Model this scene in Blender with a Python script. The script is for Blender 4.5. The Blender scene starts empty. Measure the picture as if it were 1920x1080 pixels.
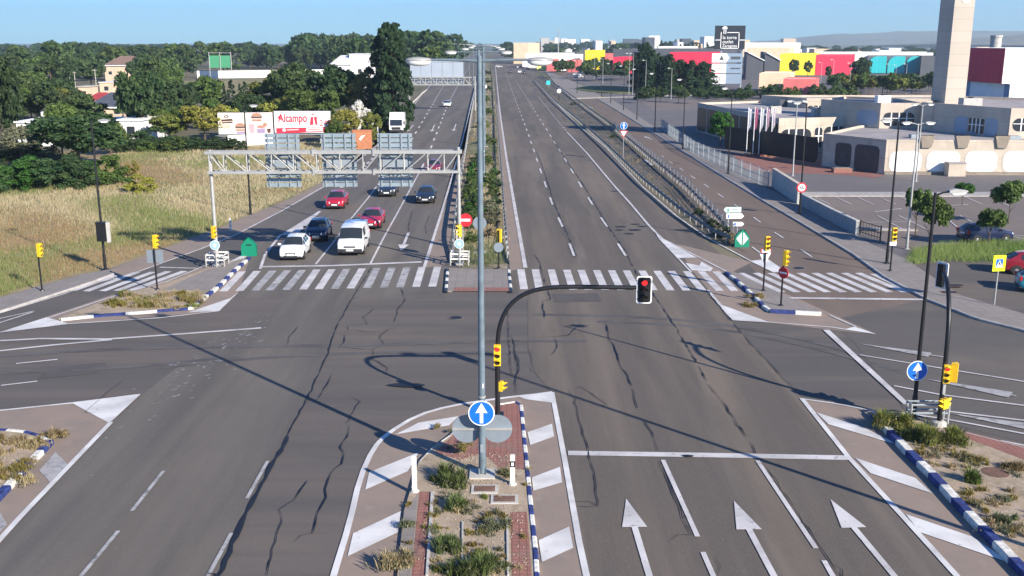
import bpy, bmesh, math, random
import numpy as np
from mathutils import Vector, Matrix
random.seed(7)
R = math.radians
S = bpy.context.scene
COL = S.collection
# ------------------------------------------------------------------ camera, sky, sun, exposure
FPX, CAMH = 1900.0, 15.0                       # focal length in photo pixels, height of the mast camera in metres
PITCH = math.atan(460 / FPX)
cam = bpy.data.objects.new('camera', bpy.data.cameras.new('camera')); COL.objects.link(cam)
cam.location = (0, 0, CAMH); cam.rotation_euler = (R(90) - PITCH, 0, 0)
cam.data.sensor_width = 36; cam.data.lens = 36 * FPX / 1920
cam.data.clip_start = 0.5; cam.data.clip_end = 30000
S.camera = cam
SUN_DIR = Vector((0.686, -0.727, 0)).normalized(); SUN_EL = R(25.5)
W = bpy.data.worlds.new('World'); S.world = W; W.use_nodes = True
nt = W.node_tree; bg = nt.nodes['Background']
sky = nt.nodes.new('ShaderNodeTexSky'); sky.sky_type = 'NISHITA'; sky.sun_disc = False
sky.sun_elevation = SUN_EL; sky.sun_rotation = math.atan2(SUN_DIR.x, SUN_DIR.y)
sky.altitude = 600; sky.air_density = 1.0; sky.dust_density = 0.15; sky.ozone_density = 3.5
tint = nt.nodes.new('ShaderNodeMix'); tint.data_type = 'RGBA'; tint.blend_type = 'MULTIPLY'; tint.inputs[0].default_value = 1     # clear blue morning air
tint.inputs[7].default_value = (.56, 1.04, 1.66, 1); nt.links.new(sky.outputs[0], tint.inputs[6]); nt.links.new(tint.outputs[2], bg.inputs[0]); bg.inputs[1].default_value = 0.06
sl = bpy.data.lights.new('sun', 'SUN'); sl.energy = 5.0; sl.angle = R(0.5); sl.color = (1.0, 0.905, 0.77)
so = bpy.data.objects.new('sun', sl); COL.objects.link(so)
d = Vector((SUN_DIR.x * math.cos(SUN_EL), SUN_DIR.y * math.cos(SUN_EL), math.sin(SUN_EL)))
so.rotation_euler = d.to_track_quat('Z', 'Y').to_euler(); so.location = (60, -60, 60)
S.view_settings.view_transform = 'Standard'; S.view_settings.look = 'None'
S.view_settings.exposure = 0.98; S.view_settings.gamma = 1
S.cycles.max_bounces = 5; S.cycles.transparent_max_bounces = 6; S.cycles.volume_bounces = 0
S.cycles.use_denoising = True

# ------------------------------------------------------------------ helpers
def G(px, py, z=0.0):
    """point of the level z seen at a pixel of the 1920x1080 survey photo"""
    a = (px - 960) / FPX; b = -(py - 540) / FPX
    dy = math.cos(PITCH) + b * math.sin(PITCH); dz = -math.sin(PITCH) + b * math.cos(PITCH)
    t = (z - CAMH) / dz
    return (a * t, dy * t, z)
def ray(px, py):
    b = -(py - 540) / FPX
    return (px - 960) / FPX, math.cos(PITCH) + b * math.sin(PITCH), -math.sin(PITCH) + b * math.cos(PITCH)
def GX(px, y, py=110):                           # world x of a photo column at distance y (far things)
    r = ray(px, py); return r[0] / r[1] * y
def GZ(py, y):                                   # world height of a photo row at distance y
    r = ray(960, py); return CAMH + r[2] / r[1] * y
def on_wall(p0, p1, px, py):                     # (distance along the wall from p0, height) of a point of an upright wall
    r = ray(px, py); dx, dy = p1[0] - p0[0], p1[1] - p0[1]; L = math.hypot(dx, dy)
    t = (p0[0] * dy - p0[1] * dx) / (r[0] * dy - r[1] * dx); x, y = r[0] * t, r[1] * t
    return ((x - p0[0]) * dx + (y - p0[1]) * dy) / L, CAMH + r[2] * t
def link(o, parent=None):
    COL.objects.link(o)
    if parent is not None: o.parent = parent
    return o
class MB:
    def __init__(s): s.v = []; s.f = []; s.m = []
    def add(s, vs, fs, mi=0, mat=None):
        n = len(s.v)
        s.v += [tuple(mat @ Vector(v)) if mat else tuple(v) for v in vs]
        s.f += [tuple(i + n for i in f) for f in fs]; s.m += [mi] * len(fs); return s
    def quad(s, a, b, c, d, mi=0): return s.add([a, b, c, d], [(0, 1, 2, 3)], mi)
    def box(s, c, size, mi=0, rz=0, mat=None):
        x, y, z = (q / 2 for q in size)
        vs = [(-x,-y,-z),(x,-y,-z),(x,y,-z),(-x,y,-z),(-x,-y,z),(x,-y,z),(x,y,z),(-x,y,z)]
        m = Matrix.Translation(c) @ Matrix.Rotation(rz, 4, 'Z')
        if mat: m = mat @ m
        return s.add(vs, [(3,2,1,0),(4,5,6,7),(0,1,5,4),(1,2,6,5),(2,3,7,6),(3,0,4,7)], mi, m)
    def tube(s, pts, r, n=10, mi=0, cap=True):
        pts = [Vector(p) for p in pts]; rs = r if isinstance(r, (list, tuple)) else [r] * len(pts)
        vs = []; fs = []; up = Vector((0.13, 0.21, 0.97)); last = None
        for i, p in enumerate(pts):
            t = (pts[min(i + 1, len(pts) - 1)] - pts[max(i - 1, 0)]).normalized()
            if last is None:
                a = t.cross(up); a = a if a.length > 1e-3 else t.cross(Vector((1, 0, 0)))
            else: a = last - t * last.dot(t)
            a.normalize(); last = a; b = t.cross(a)
            for k in range(n):
                q = 2 * math.pi * k / n; vs.append(p + (a * math.cos(q) + b * math.sin(q)) * rs[i])
        for i in range(len(pts) - 1):
            for k in range(n):
                k2 = (k + 1) % n; fs.append((i*n+k, i*n+k2, (i+1)*n+k2, (i+1)*n+k))
        if cap: fs.append(tuple(range(n - 1, -1, -1))); fs.append(tuple(range((len(pts)-1)*n, len(pts)*n)))
        return s.add(vs, fs, mi)
    def lathe(s, prof, n=16, mi=0, mat=None, cap=True):
        vs = []; fs = []
        for (r, z) in prof:
            for k in range(n):
                q = 2 * math.pi * k / n; vs.append((r * math.cos(q), r * math.sin(q), z))
        for i in range(len(prof) - 1):
            for k in range(n):
                k2 = (k + 1) % n; fs.append((i*n+k, i*n+k2, (i+1)*n+k2, (i+1)*n+k))
        if cap: fs.append(tuple(range(n - 1, -1, -1))); fs.append(tuple(range((len(prof)-1)*n, len(prof)*n)))
        return s.add(vs, fs, mi, mat)
    def prism(s, poly, z0, z1, mi=0, mtop=None, mat=None):
        n = len(poly); ar = sum(poly[i][0]*poly[(i+1)%n][1]-poly[(i+1)%n][0]*poly[i][1] for i in range(n))
        if ar < 0: poly = poly[::-1]
        vs = [(p[0], p[1], z0) for p in poly] + [(p[0], p[1], z1) for p in poly]
        s.add(vs, [tuple(range(n - 1, -1, -1))] + [(i, (i+1)%n, n+(i+1)%n, n+i) for i in range(n)], mi, mat)
        s.add([(p[0], p[1], z1) for p in poly], [tuple(range(n))], mi if mtop is None else mtop, mat); return s
    def plate(s, poly, y0, y1, mi=0, mat=None):      # outline in the x-z plane, given thickness in y (front at y0)
        n = len(poly); ar = sum(poly[i][0]*poly[(i+1)%n][1]-poly[(i+1)%n][0]*poly[i][1] for i in range(n))
        if ar < 0: poly = poly[::-1]
        vs = [(p[0], y0, p[1]) for p in poly] + [(p[0], y1, p[1]) for p in poly]
        fs = [tuple(range(n)), tuple(range(2*n-1, n-1, -1))] + [((i+1)%n, i, n+i, n+(i+1)%n) for i in range(n)]
        return s.add(vs, fs, mi, mat)
    def sheet(s, pts, z=None, mi=0):
        n = len(pts); ar = sum(pts[i][0]*pts[(i+1)%n][1]-pts[(i+1)%n][0]*pts[i][1] for i in range(n))
        if ar < 0: pts = pts[::-1]
        return s.add([(p[0], p[1], p[2] if z is None else z) for p in pts], [tuple(range(n))], mi)
    def ribbon(s, path, w, z, mi=0):
        P = [Vector((p[0], p[1], 0)) for p in path]; n = len(P); L = []; Rr = []
        ws = w if isinstance(w, (list, tuple)) else [w] * n
        for i in range(n):
            t = (P[min(i+1, n-1)] - P[max(i-1, 0)]).normalized(); o = Vector((-t.y, t.x, 0)) * ws[i] / 2
            L.append(P[i] + o); Rr.append(P[i] - o)
        for i in range(n - 1):
            s.add([(q.x, q.y, z) for q in (Rr[i], Rr[i+1], L[i+1], L[i])], [(0, 1, 2, 3)], mi)
        return s
    def build(s, name, mats, parent=None, smooth=None, loc=None):
        me = bpy.data.meshes.new(name); me.from_pydata(s.v, [], s.f)
        for m in (mats if isinstance(mats, (list, tuple)) else [mats]): me.materials.append(m)
        if any(s.m): me.polygons.foreach_set('material_index', s.m)
        if smooth:
            me.polygons.foreach_set('use_smooth', [True] * len(me.polygons)); me.set_sharp_from_angle(angle=R(smooth))
        me.update()
        o = link(bpy.data.objects.new(name, me), parent)
        if loc: o.location = loc
        return o
def tag(o, label=None, cat=None, group=None, kind=None):
    if label: o['label'] = label
    if cat: o['category'] = cat
    if group: o['group'] = group
    if kind: o['kind'] = kind
    return o
def thing(name, label, cat, loc=(0, 0, 0), rz=0, group=None):
    o = link(bpy.data.objects.new(name, None)); o.location = loc; o.rotation_euler = (0, 0, rz); o.empty_display_size = .3
    return tag(o, label, cat, group)
def copy_tree(o, loc=None, rz=None, label=None, group=None, scale=None, parent=None):
    c = o.copy(); COL.objects.link(c)
    if parent is not None: c.parent = parent
    for ch in list(o.children): copy_tree(ch, parent=c)
    if loc is not None: c.location = loc
    if rz is not None: c.rotation_euler = (0, 0, rz)
    if scale is not None: c.scale = scale
    if label: c['label'] = label
    if group: c['group'] = group
    return c
def struct(name, mb, mats, smooth=None):
    return tag(mb.build(name, mats, None, smooth), kind='structure')
def densify(path, step):
    out = []
    for a, b in zip(path[:-1], path[1:]):
        a = Vector(a); b = Vector(b); n = max(1, int((b - a).length / step))
        out += [tuple(a.lerp(b, k / n)) for k in range(n)]
    return out + [tuple(path[-1])]
def smoothpath(path, it=2):
    P = [Vector(p) for p in path]
    for _ in range(it):
        Q = [P[0]]
        for a, b in zip(P[:-1], P[1:]): Q += [a.lerp(b, .25), a.lerp(b, .75)]
        P = Q + [P[-1]]
    return [tuple(p) for p in P]
def gp(pts, z=0.0): return [G(p[0], p[1], z) for p in pts]
def along(path, s):                                # point and direction at arc length s
    for a, b in zip(path[:-1], path[1:]):
        a = Vector(a); b = Vector(b); l = (b - a).length
        if s <= l: return a.lerp(b, s / max(l, 1e-6)), (b - a).normalized()
        s -= l
    return Vector(path[-1]), (Vector(path[-1]) - Vector(path[-2])).normalized()
def plen(path): return sum((Vector(b) - Vector(a)).length for a, b in zip(path[:-1], path[1:]))
def cut(path, s0, s1, step=2.0):
    n = max(1, int((s1 - s0) / step)); return [tuple(along(path, s0 + (s1 - s0) * k / n)[0]) for k in range(n + 1)]

# ------------------------------------------------------------------ materials
MATS = {}
def mat(name, col, rough=.75, var=.12, scale=2.5, metal=0.0, bump=0.0, stretch=(1, 1, 1), emit=0, world=False, spec=.4, coat=0, col2=None, detail=5, rnd=0):
    if name in MATS: return MATS[name]
    m = bpy.data.materials.new(name); m.use_nodes = True; MATS[name] = m
    n = m.node_tree.nodes; l = m.node_tree.links; b = n['Principled BSDF']
    b.inputs['Roughness'].default_value = rough; b.inputs['Metallic'].default_value = metal
    b.inputs['Specular IOR Level'].default_value = spec; b.inputs['Coat Weight'].default_value = coat
    c = Vector(col)
    if var > 0 or col2:
        tc = n.new('ShaderNodeNewGeometry' if world else 'ShaderNodeTexCoord')
        mp = n.new('ShaderNodeMapping'); mp.inputs['Scale'].default_value = stretch
        l.new(tc.outputs['Position' if world else 'Object'], mp.inputs[0])
        nz = n.new('ShaderNodeTexNoise'); nz.inputs['Scale'].default_value = scale; nz.inputs['Detail'].default_value = detail
        l.new(mp.outputs[0], nz.inputs['Vector'])
        rp = n.new('ShaderNodeValToRGB'); rp.color_ramp.elements[0].position = .3; rp.color_ramp.elements[1].position = .7
        c2 = Vector(col2) if col2 else c * (1 + var); c1 = c if col2 else c * (1 - var)
        rp.color_ramp.elements[0].color = (*c1, 1); rp.color_ramp.elements[1].color = (*c2, 1)
        l.new(nz.outputs['Fac'], rp.inputs[0]); out = rp.outputs[0]
        if rnd:
            oi = n.new('ShaderNodeObjectInfo'); hs = n.new('ShaderNodeHueSaturation')
            mr = n.new('ShaderNodeMapRange'); mr.inputs[3].default_value = 1 - rnd; mr.inputs[4].default_value = 1 + rnd
            l.new(oi.outputs['Random'], mr.inputs[0]); l.new(mr.outputs[0], hs.inputs['Value'])
            mr2 = n.new('ShaderNodeMapRange'); mr2.inputs[3].default_value = .5 - rnd * .05; mr2.inputs[4].default_value = .5 + rnd * .05
            l.new(oi.outputs['Random'], mr2.inputs[0]); l.new(mr2.outputs[0], hs.inputs['Hue'])
            l.new(out, hs.inputs['Color']); out = hs.outputs[0]
        l.new(out, b.inputs['Base Color'])
        if bump:
            bp = n.new('ShaderNodeBump'); bp.inputs['Strength'].default_value = bump; bp.inputs['Distance'].default_value = .02
            l.new(nz.outputs['Fac'], bp.inputs['Height']); l.new(bp.outputs[0], b.inputs['Normal'])
    else: b.inputs['Base Color'].default_value = (*c, 1)
    if emit: b.inputs['Emission Color'].default_value = (*c, 1); b.inputs['Emission Strength'].default_value = emit
    return m
def ground_mat(name, layers, rough=.9, bump=.3, bscale=40):
    """layers: base colour, then (colour, scale, stretch, lo, hi, strength) noise patches mixed over it, all in world metres"""
    m = bpy.data.materials.new(name); m.use_nodes = True; n = m.node_tree.nodes; l = m.node_tree.links; b = n['Principled BSDF']
    b.inputs['Roughness'].default_value = rough; b.inputs['Specular IOR Level'].default_value = .3
    geo = n.new('ShaderNodeNewGeometry'); rgb = n.new('ShaderNodeRGB'); rgb.outputs[0].default_value = (*layers[0], 1); cur = rgb.outputs[0]
    for k, (c, sc, st, lo, hi, stn) in enumerate(layers[1:]):
        mp = n.new('ShaderNodeMapping'); mp.inputs['Scale'].default_value = st; mp.inputs['Location'].default_value = (17.3*k, 9.1*k, 3*k)
        l.new(geo.outputs['Position'], mp.inputs[0])
        nz = n.new('ShaderNodeTexNoise'); nz.inputs['Scale'].default_value = sc; nz.inputs['Detail'].default_value = 6; nz.inputs['Roughness'].default_value = .6
        l.new(mp.outputs[0], nz.inputs['Vector'])
        mr = n.new('ShaderNodeMapRange'); mr.inputs[1].default_value = lo; mr.inputs[2].default_value = hi; mr.inputs[4].default_value = stn
        l.new(nz.outputs['Fac'], mr.inputs[0])
        mx = n.new('ShaderNodeMix'); mx.data_type = 'RGBA'; l.new(mr.outputs[0], mx.inputs[0]); l.new(cur, mx.inputs[6]); mx.inputs[7].default_value = (*c, 1)
        cur = mx.outputs[2]
    l.new(cur, b.inputs['Base Color'])
    nb = n.new('ShaderNodeTexNoise'); nb.inputs['Scale'].default_value = bscale; l.new(geo.outputs['Position'], nb.inputs['Vector'])
    bp = n.new('ShaderNodeBump'); bp.inputs['Strength'].default_value = bump; bp.inputs['Distance'].default_value = .01
    l.new(nb.outputs['Fac'], bp.inputs['Height']); l.new(bp.outputs[0], b.inputs['Normal']); MATS[name] = m
    return m
TRK = (1.1, .035, 1)       # tracks stretched along the direction of travel
m_asph = ground_mat('asphalt_main', [(0.149,0.123,0.099), ((0.066,0.061,0.055),.30,(1,.10,1),.44,.58,.75), ((0.165,0.143,0.118),.33,(1,.08,1),.52,.64,.7), ((0.101,0.086,0.074),.55,TRK,.42,.60,.95), ((0.191,0.151,0.113),.4,(1,.05,1),.5,.7,.6), ((0.089,0.080,0.071),.09,(1,1,1),.45,.7,.45), ((0.194,0.165,0.130),6,(1,.4,1),.6,.8,.35), ((0.226,0.199,0.161),24,(1,1,1),.54,.72,.5)])
m_asph_left = ground_mat('asphalt_left', [(0.128,0.115,0.101), ((0.090,0.082,0.075),.5,(1.0,.06,1),.42,.60,.9), ((0.165,0.140,0.111),.3,(1,.1,1),.5,.7,.6), ((0.083,0.078,0.073),.1,(1,1,1),.5,.72,.4), ((0.182,0.162,0.132),5,(1,.4,1),.6,.8,.35), ((0.215,0.193,0.158),24,(1,1,1),.54,.72,.5)])
m_asph_cross = ground_mat('asphalt_crossing', [(0.116,0.100,0.089), ((0.085,0.079,0.075),.3,(.12,1,1),.40,.60,.95), ((0.156,0.129,0.103),.22,(.3,1,1),.52,.7,.6), ((0.074,0.068,0.064),.7,(.05,1.4,1),.52,.68,.45), ((0.197,0.178,0.151),5,(1,.6,1),.62,.8,.3), ((0.215,0.193,0.158),24,(1,1,1),.54,.72,.5)])
m_asph_dark = ground_mat('asphalt_side_street', [(0.099,0.090,0.082), ((0.074,0.069,0.066),.35,(.2,1,1),.45,.65,.6), ((0.156,0.131,0.105),.2,(.5,1,1),.5,.7,.6), ((0.197,0.186,0.158),24,(1,1,1),.54,.72,.5)])
m_asph_slip = ground_mat('asphalt_slip', [(0.146,0.111,0.089), ((0.113,0.090,0.075),.5,(.8,.1,1),.46,.66,.6), ((0.187,0.144,0.115),.3,(1,.15,1),.5,.7,.6), ((0.226,0.188,0.157),24,(1,1,1),.54,.72,.5)])
m_pink = ground_mat('worn_shoulder', [(0.248,0.194,0.158), ((0.198,0.168,0.146),.5,(1,1,1),.45,.65,.7), ((0.313,0.255,0.212),1.3,(1,1,1),.55,.75,.5), ((0.165,0.151,0.137),6,(1,1,1),.6,.8,.4)])
m_conc = ground_mat('pavement_slabs', [(0.240,0.216,0.198), ((0.196,0.178,0.161),.6,(1,1,1),.45,.65,.6), ((0.284,0.254,0.230),3,(1,1,1),.5,.75,.5)], bscale=12)
m_lot = ground_mat('car_park_asphalt', [(0.170,0.142,0.127), ((0.126,0.114,0.110),.12,(1,1,1),.45,.65,.7), ((0.207,0.174,0.151),.5,(1,1,1),.5,.75,.5)])
m_yard = ground_mat('yard_asphalt', [(0.136,0.126,0.126), ((0.111,0.105,0.110),.1,(1,1,1),.45,.65,.7), ((0.163,0.142,0.134),.6,(1,1,1),.5,.75,.5)])
m_redpave = ground_mat('terracotta_paving', [(0.287,0.131,0.105), ((0.221,0.110,0.095),1.2,(1,1,1),.45,.65,.6), ((0.298,0.179,0.147),6,(1,1,1),.5,.7,.5), ((0.221,0.173,0.137),.8,(1,1,1),.55,.7,.7)], bscale=8)
m_soil = ground_mat('dry_soil', [(0.351,0.280,0.202), ((0.260,0.202,0.143),1.6,(1,1,1),.42,.62,.8), ((0.468,0.390,0.305),5,(1,1,1),.5,.75,.7), ((0.156,0.150,0.078),.9,(1,1,1),.55,.7,.6), ((0.169,0.130,0.098),18,(1,1,1),.58,.7,.7)], bump=1, bscale=14)
m_field = ground_mat('dry_field', [(.26,.205,.105), ((.16,.175,.06),.10,(1,.6,1),.44,.56,.9), ((.33,.27,.16),.35,(1,.6,1),.48,.66,.8), ((.2,.135,.075),.2,(1,1,1),.5,.65,.6), ((.10,.085,.045),3,(1,1,1),.55,.7,.6)], bump=1, bscale=3)
m_ground = ground_mat('open_country', [(.15,.125,.085), ((.09,.095,.05),.02,(1,1,1),.42,.6,.9), ((.23,.19,.13),.05,(1,1,1),.5,.7,.7), ((.06,.065,.035),.3,(1,1,1),.55,.7,.6)])
m_verge = ground_mat('median_verge', [(.20,.17,.11), ((.10,.11,.045),.5,(1,.25,1),.42,.6,.8), ((.3,.255,.2),.9,(1,.4,1),.5,.7,.7), ((.07,.07,.035),4,(1,1,1),.55,.7,.6)], bump=1, bscale=5)
def paint_mat(name, col, under, lo=.60, hi=.70, scale=3.2):
    m = bpy.data.materials.new(name); m.use_nodes = True; n = m.node_tree.nodes; l = m.node_tree.links; b = n['Principled BSDF']
    b.inputs['Roughness'].default_value = .7; geo = n.new('ShaderNodeNewGeometry')
    nz = n.new('ShaderNodeTexNoise'); nz.inputs['Scale'].default_value = scale; nz.inputs['Detail'].default_value = 9; nz.inputs['Roughness'].default_value = .68
    l.new(geo.outputs['Position'], nz.inputs['Vector'])
    mr = n.new('ShaderNodeMapRange'); mr.inputs[1].default_value = lo; mr.inputs[2].default_value = hi; l.new(nz.outputs['Fac'], mr.inputs[0])
    n2 = n.new('ShaderNodeTexNoise'); n2.inputs['Scale'].default_value = .7; n2.inputs['Detail'].default_value = 4; l.new(geo.outputs['Position'], n2.inputs['Vector'])
    rp = n.new('ShaderNodeValToRGB'); rp.color_ramp.elements[0].color = (*[c * .72 for c in col], 1); rp.color_ramp.elements[1].color = (*col, 1)
    rp.color_ramp.elements[0].position = .35; rp.color_ramp.elements[1].position = .62; l.new(n2.outputs['Fac'], rp.inputs[0])
    mx = n.new('ShaderNodeMix'); mx.data_type = 'RGBA'; l.new(mr.outputs[0], mx.inputs[0]); l.new(rp.outputs[0], mx.inputs[6]); mx.inputs[7].default_value = (*under, 1)
    l.new(mx.outputs[2], b.inputs['Base Color']); MATS[name] = m; return m
m_white = paint_mat('road_paint', (.56,.54,.53), (.16,.15,.145), .58, .70)
m_worn = paint_mat('worn_road_paint', (.40,.39,.385), (.15,.145,.14), .50, .64, 2.2)
m_bright = paint_mat('fresh_road_paint', (.64,.63,.61), (.21,.19,.175), .62, .74)
m_faint = paint_mat('faded_road_paint', (.29,.28,.275), (.11,.105,.10), .40, .60, 3.0)
m_tar = mat('tar_seal', (.012,.012,.014), .55, .3, 3, world=True)
m_kblue = mat('kerb_blue', (.025,.040,.15), .75, .5, 5, world=True)
m_kwhite = mat('kerb_white', (.60,.585,.53), .8, .3, 6, world=True)
m_kerb = mat('kerb_stone', (.33,.31,.29), .85, .2, 2, world=True)
m_galv = mat('galvanised', (.38,.38,.365), .5, .1, 3, metal=.35)
m_galvd = mat('galvanised_dull', (.27,.31,.34), .55, .12, 4, metal=.3)
m_railk = mat('shade_dark_rail', (.13,.14,.145), .6, .25, 3, metal=.2)  # darker galvanised steel, the beams' shading is put into this colour
m_lamp = mat('lamp_paint', (.115,.155,.185), .5, .22, 2.5, spec=.5)
m_black = mat('black_paint', (.012,.012,.014), .4, .2, 4)
m_grey = mat('grey_plate', (.23,.27,.31), .5, .08, 3, metal=.3)
m_yel = mat('signal_yellow', (.72,.47,.02), .45, .08, 4)
m_red = mat('sign_red', (.55,.02,.035), .45, .05, 4)
m_blue = mat('sign_blue', (.008,.13,.56), .4, .05, 4)
m_wht = mat('sign_white', (.78,.78,.76), .5, .05, 4)
m_green = mat('gore_green', (.006,.20,.115), .45, .06, 3)
m_fluo = mat('fluo_yellow', (.72,.80,.01), .5, .03, 3)
m_lens = mat('dark_lens', (.03,.025,.018), .25, 0)
m_redon = mat('red_lamp_lit', (.95,.02,.02), .4, 0, emit=.9)
m_redoff = mat('red_lens', (.25,.015,.01), .3, 0)
m_glass = mat('car_glass', (.022,.028,.034), .04, 0, spec=.6)
m_tyre = mat('tyre_rubber', (.02,.02,.02), .85, .1, 8)
m_rim = mat('wheel_rim', (.35,.36,.38), .35, .05, 5, metal=.7)
m_hl = mat('headlamp_glass', (.75,.78,.8), .12, .05, 5, spec=.8)
m_tail = mat('tail_lamp_red', (.4,.015,.015), .25, .05, 5)
m_plastic = mat('black_plastic', (.025,.025,.028), .6, .1, 6)
m_plate = mat('number_plate', (.72,.72,.7), .5, .05, 5)
m_opal = mat('opal_lamp_bowl', (.80,.81,.78), .25, .03, 3)
m_conc2 = mat('concrete_block', (.42,.41,.38), .85, .12, 2)
m_rust = mat('manhole_rust', (.15,.085,.06), .8, .25, 5)

def joints(m, w, h, mort=.012, k=.72, wall=False, off=.5):
    """thin darker joints between slabs, tiles or cladding panels of the given size in metres"""
    n = m.node_tree.nodes; l = m.node_tree.links; b = n['Principled BSDF']; src = b.inputs['Base Color'].links[0].from_socket
    geo = n.new('ShaderNodeNewGeometry'); vec = geo.outputs['Position']
    if wall:
        sx = n.new('ShaderNodeSeparateXYZ'); l.new(vec, sx.inputs[0]); ad = n.new('ShaderNodeMath'); ad.operation = 'MULTIPLY_ADD'; l.new(sx.outputs[1], ad.inputs[0]); ad.inputs[1].default_value = .71; l.new(sx.outputs[0], ad.inputs[2])
        cb = n.new('ShaderNodeCombineXYZ'); l.new(ad.outputs[0], cb.inputs[0]); l.new(sx.outputs[2], cb.inputs[1]); vec = cb.outputs[0]
    br = n.new('ShaderNodeTexBrick'); br.offset = off; br.inputs['Scale'].default_value = 1; br.inputs['Brick Width'].default_value = w; br.inputs['Row Height'].default_value = h; br.inputs['Mortar Size'].default_value = mort
    br.inputs['Color1'].default_value = (1,1,1,1); br.inputs['Color2'].default_value = (.9,.9,.9,1); br.inputs['Mortar'].default_value = (k,k,k,1); l.new(vec, br.inputs['Vector'])
    mx = n.new('ShaderNodeMix'); mx.data_type = 'RGBA'; mx.blend_type = 'MULTIPLY'; mx.inputs[0].default_value = 1; l.new(src, mx.inputs[6]); l.new(br.outputs['Color'], mx.inputs[7]); l.new(mx.outputs[2], b.inputs['Base Color'])
joints(m_redpave, .22, .22, .016, .62, off=0); joints(m_conc, .6, .6, .02, .75, off=0)
# ------------------------------------------------------------------ the ground and the roads
far = MB(); far.sheet([(-9000, -200), (9000, -200), (9000, 14000), (-9000, 14000)], 0); struct('ground', far, m_ground)
b = MB(); b.sheet([(-120, 8), (120, 8), (120, 70), (-120, 70)], .006); struct('crossing_road', b, m_asph_cross)
RL = [(975,560),(955,508),(945,400),(936,300),(928,190),(925,150),(921,120),(924,104),(933,94)]
RR = [(944,94),(975,104),(1010,120),(1003,148),(1080,231),(1137,277),(1205,350),(1270,407),(1330,458),(1400,520),(1450,560)]
b = MB(); b.sheet(gp(RL + RR), .012); struct('main_road', b, m_asph)
LL = [(425,560),(400,500),(440,442),(617,338),(720,262),(765,205),(790,170),(830,132),(868,112),(890,100),(918,92)]
LRr = [(930,92),(914,100),(903,118),(897,150),(886,230),(872,300),(850,400),(842,500),(838,560)]
b = MB(); b.sheet(gp(LL + LRr), .012); struct('main_road', b, m_asph_left)
# near lanes of the main road keep the brown worn surface up to the stop line
b = MB(); b.sheet(gp([(990,552),(1330,550),(1362,592),(1407,645),(1450,690),(1503,747),(1600,860),(1795,1085),(1830,1200),(1110,1200),(1100,1085),(1037,738),(1003,700),(990,655)]), .0155); struct('main_road', b, m_asph)
b = MB(); b.sheet(gp([(0,1022),(205,800),(265,742),(420,620),(560,556),(661,560),(635,607),(616,662),(577,747),(540,820),(490,912),(410,1085),(350,1200),(-60,1200)]), .010); struct('main_road', b, m_asph_left)
SR = [(1121,185),(1200,232),(1280,282),(1365,335),(1440,380),(1500,415),(1600,475),(1660,518),(1740,560),(1830,595),(1920,617),(2060,668)]
SL = [(1560,600),(1440,545),(1400,490),(1350,440),(1275,350),(1200,285),(1130,215),(1085,180),(1050,155),(1030,138),(1015,122)]
b = MB(); b.sheet(gp(SR[:-3] + SL + [(1040,122),(1075,150),(1100,172)]), .016); struct('side_road', b, m_asph_slip)
b = MB(); b.sheet(gp([(1500,560),(1745,563),(1920,617),(2060,668),(2060,880),(1920,830),(1700,775),(1600,640)]), .014); struct('side_street', b, m_asph_dark)
b = MB(); b.sheet(gp([(-200,650),(0,586),(120,550),(230,522),(400,462),(440,442),(470,470),(395,500),(250,545),(110,596),(-200,660)]), .014); struct('slip_road', b, m_asph_dark)
# worn pinkish surfaces round the islands
b = MB()
for p in ([(1503,748),(1640,772),(1925,1065),(1930,1200),(1830,1200),(1790,1083)],
          [(625,1085),(650,985),(672,897),(700,842),(725,815),(782,780),(845,762),(937,748),(1035,736),(1060,870),(1100,1085),(1115,1200),(610,1200)],
          [(0,771),(263,741),(205,795),(0,1018),(-120,1140),(-120,780)],
          [(0,624),(95,592),(250,540),(395,498),(470,478),(447,549),(411,584),(130,608)],
          [(1300,510),(1365,505),(1445,540),(1500,562),(1645,628),(1440,606),(1390,600),(1350,570)],
          [(1270,458),(1410,492),(1370,512),(1298,510)],
          [(835,498),(870,300),(893,160),(884,240),(858,300),(795,502)], [(957,508),(945,400),(936,300),(930,200),(935,190),(950,300),(967,400),(985,503)],
          [(230,523),(205,506),(270,480),(400,432),(560,366),(625,330),(725,255),(800,160),(780,190),(715,262),(617,345),(440,442)]):
    b.sheet(gp(p), .0185 + len(b.f)*1e-4)
struct('road_shoulders', b, m_pink)
# pavements: raised slabs
def slab(name, px, h, m, h0=0): 
    b = MB(); b.prism([q[:2] for q in gp(px, h)], h0, h); return struct(name, b, m)
slab('pavement', SR + [(2060,640),(1920,588),(1800,553),(1735,510),(1700,486),(1635,458),(1560,418),(1500,385),(1470,368),(1440,354),(1300,288),(1236,243),(1143,184)], .13, m_conc)
slab('pavement', [(1073,184),(1130,181),(1100,164),(1060,146),(1022,132),(1045,160)], .13, m_conc)
slab('pavement', [(-220,655),(0,583),(62,562),(120,545),(175,527),(214,512),(204,505),(150,515),(62,540),(0,557),(-220,620)], .12, m_conc)
slab('median_refuge', [(836,545),(838,502),(955,505),(958,545)], .10, m_conc)
b = MB(); b.sheet([q[:2] + (.104,) for q in gp([(850,546),(853,539),(956,539),(957,546)], .1)]); struct('terracotta_strip', b, m_redpave)
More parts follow.
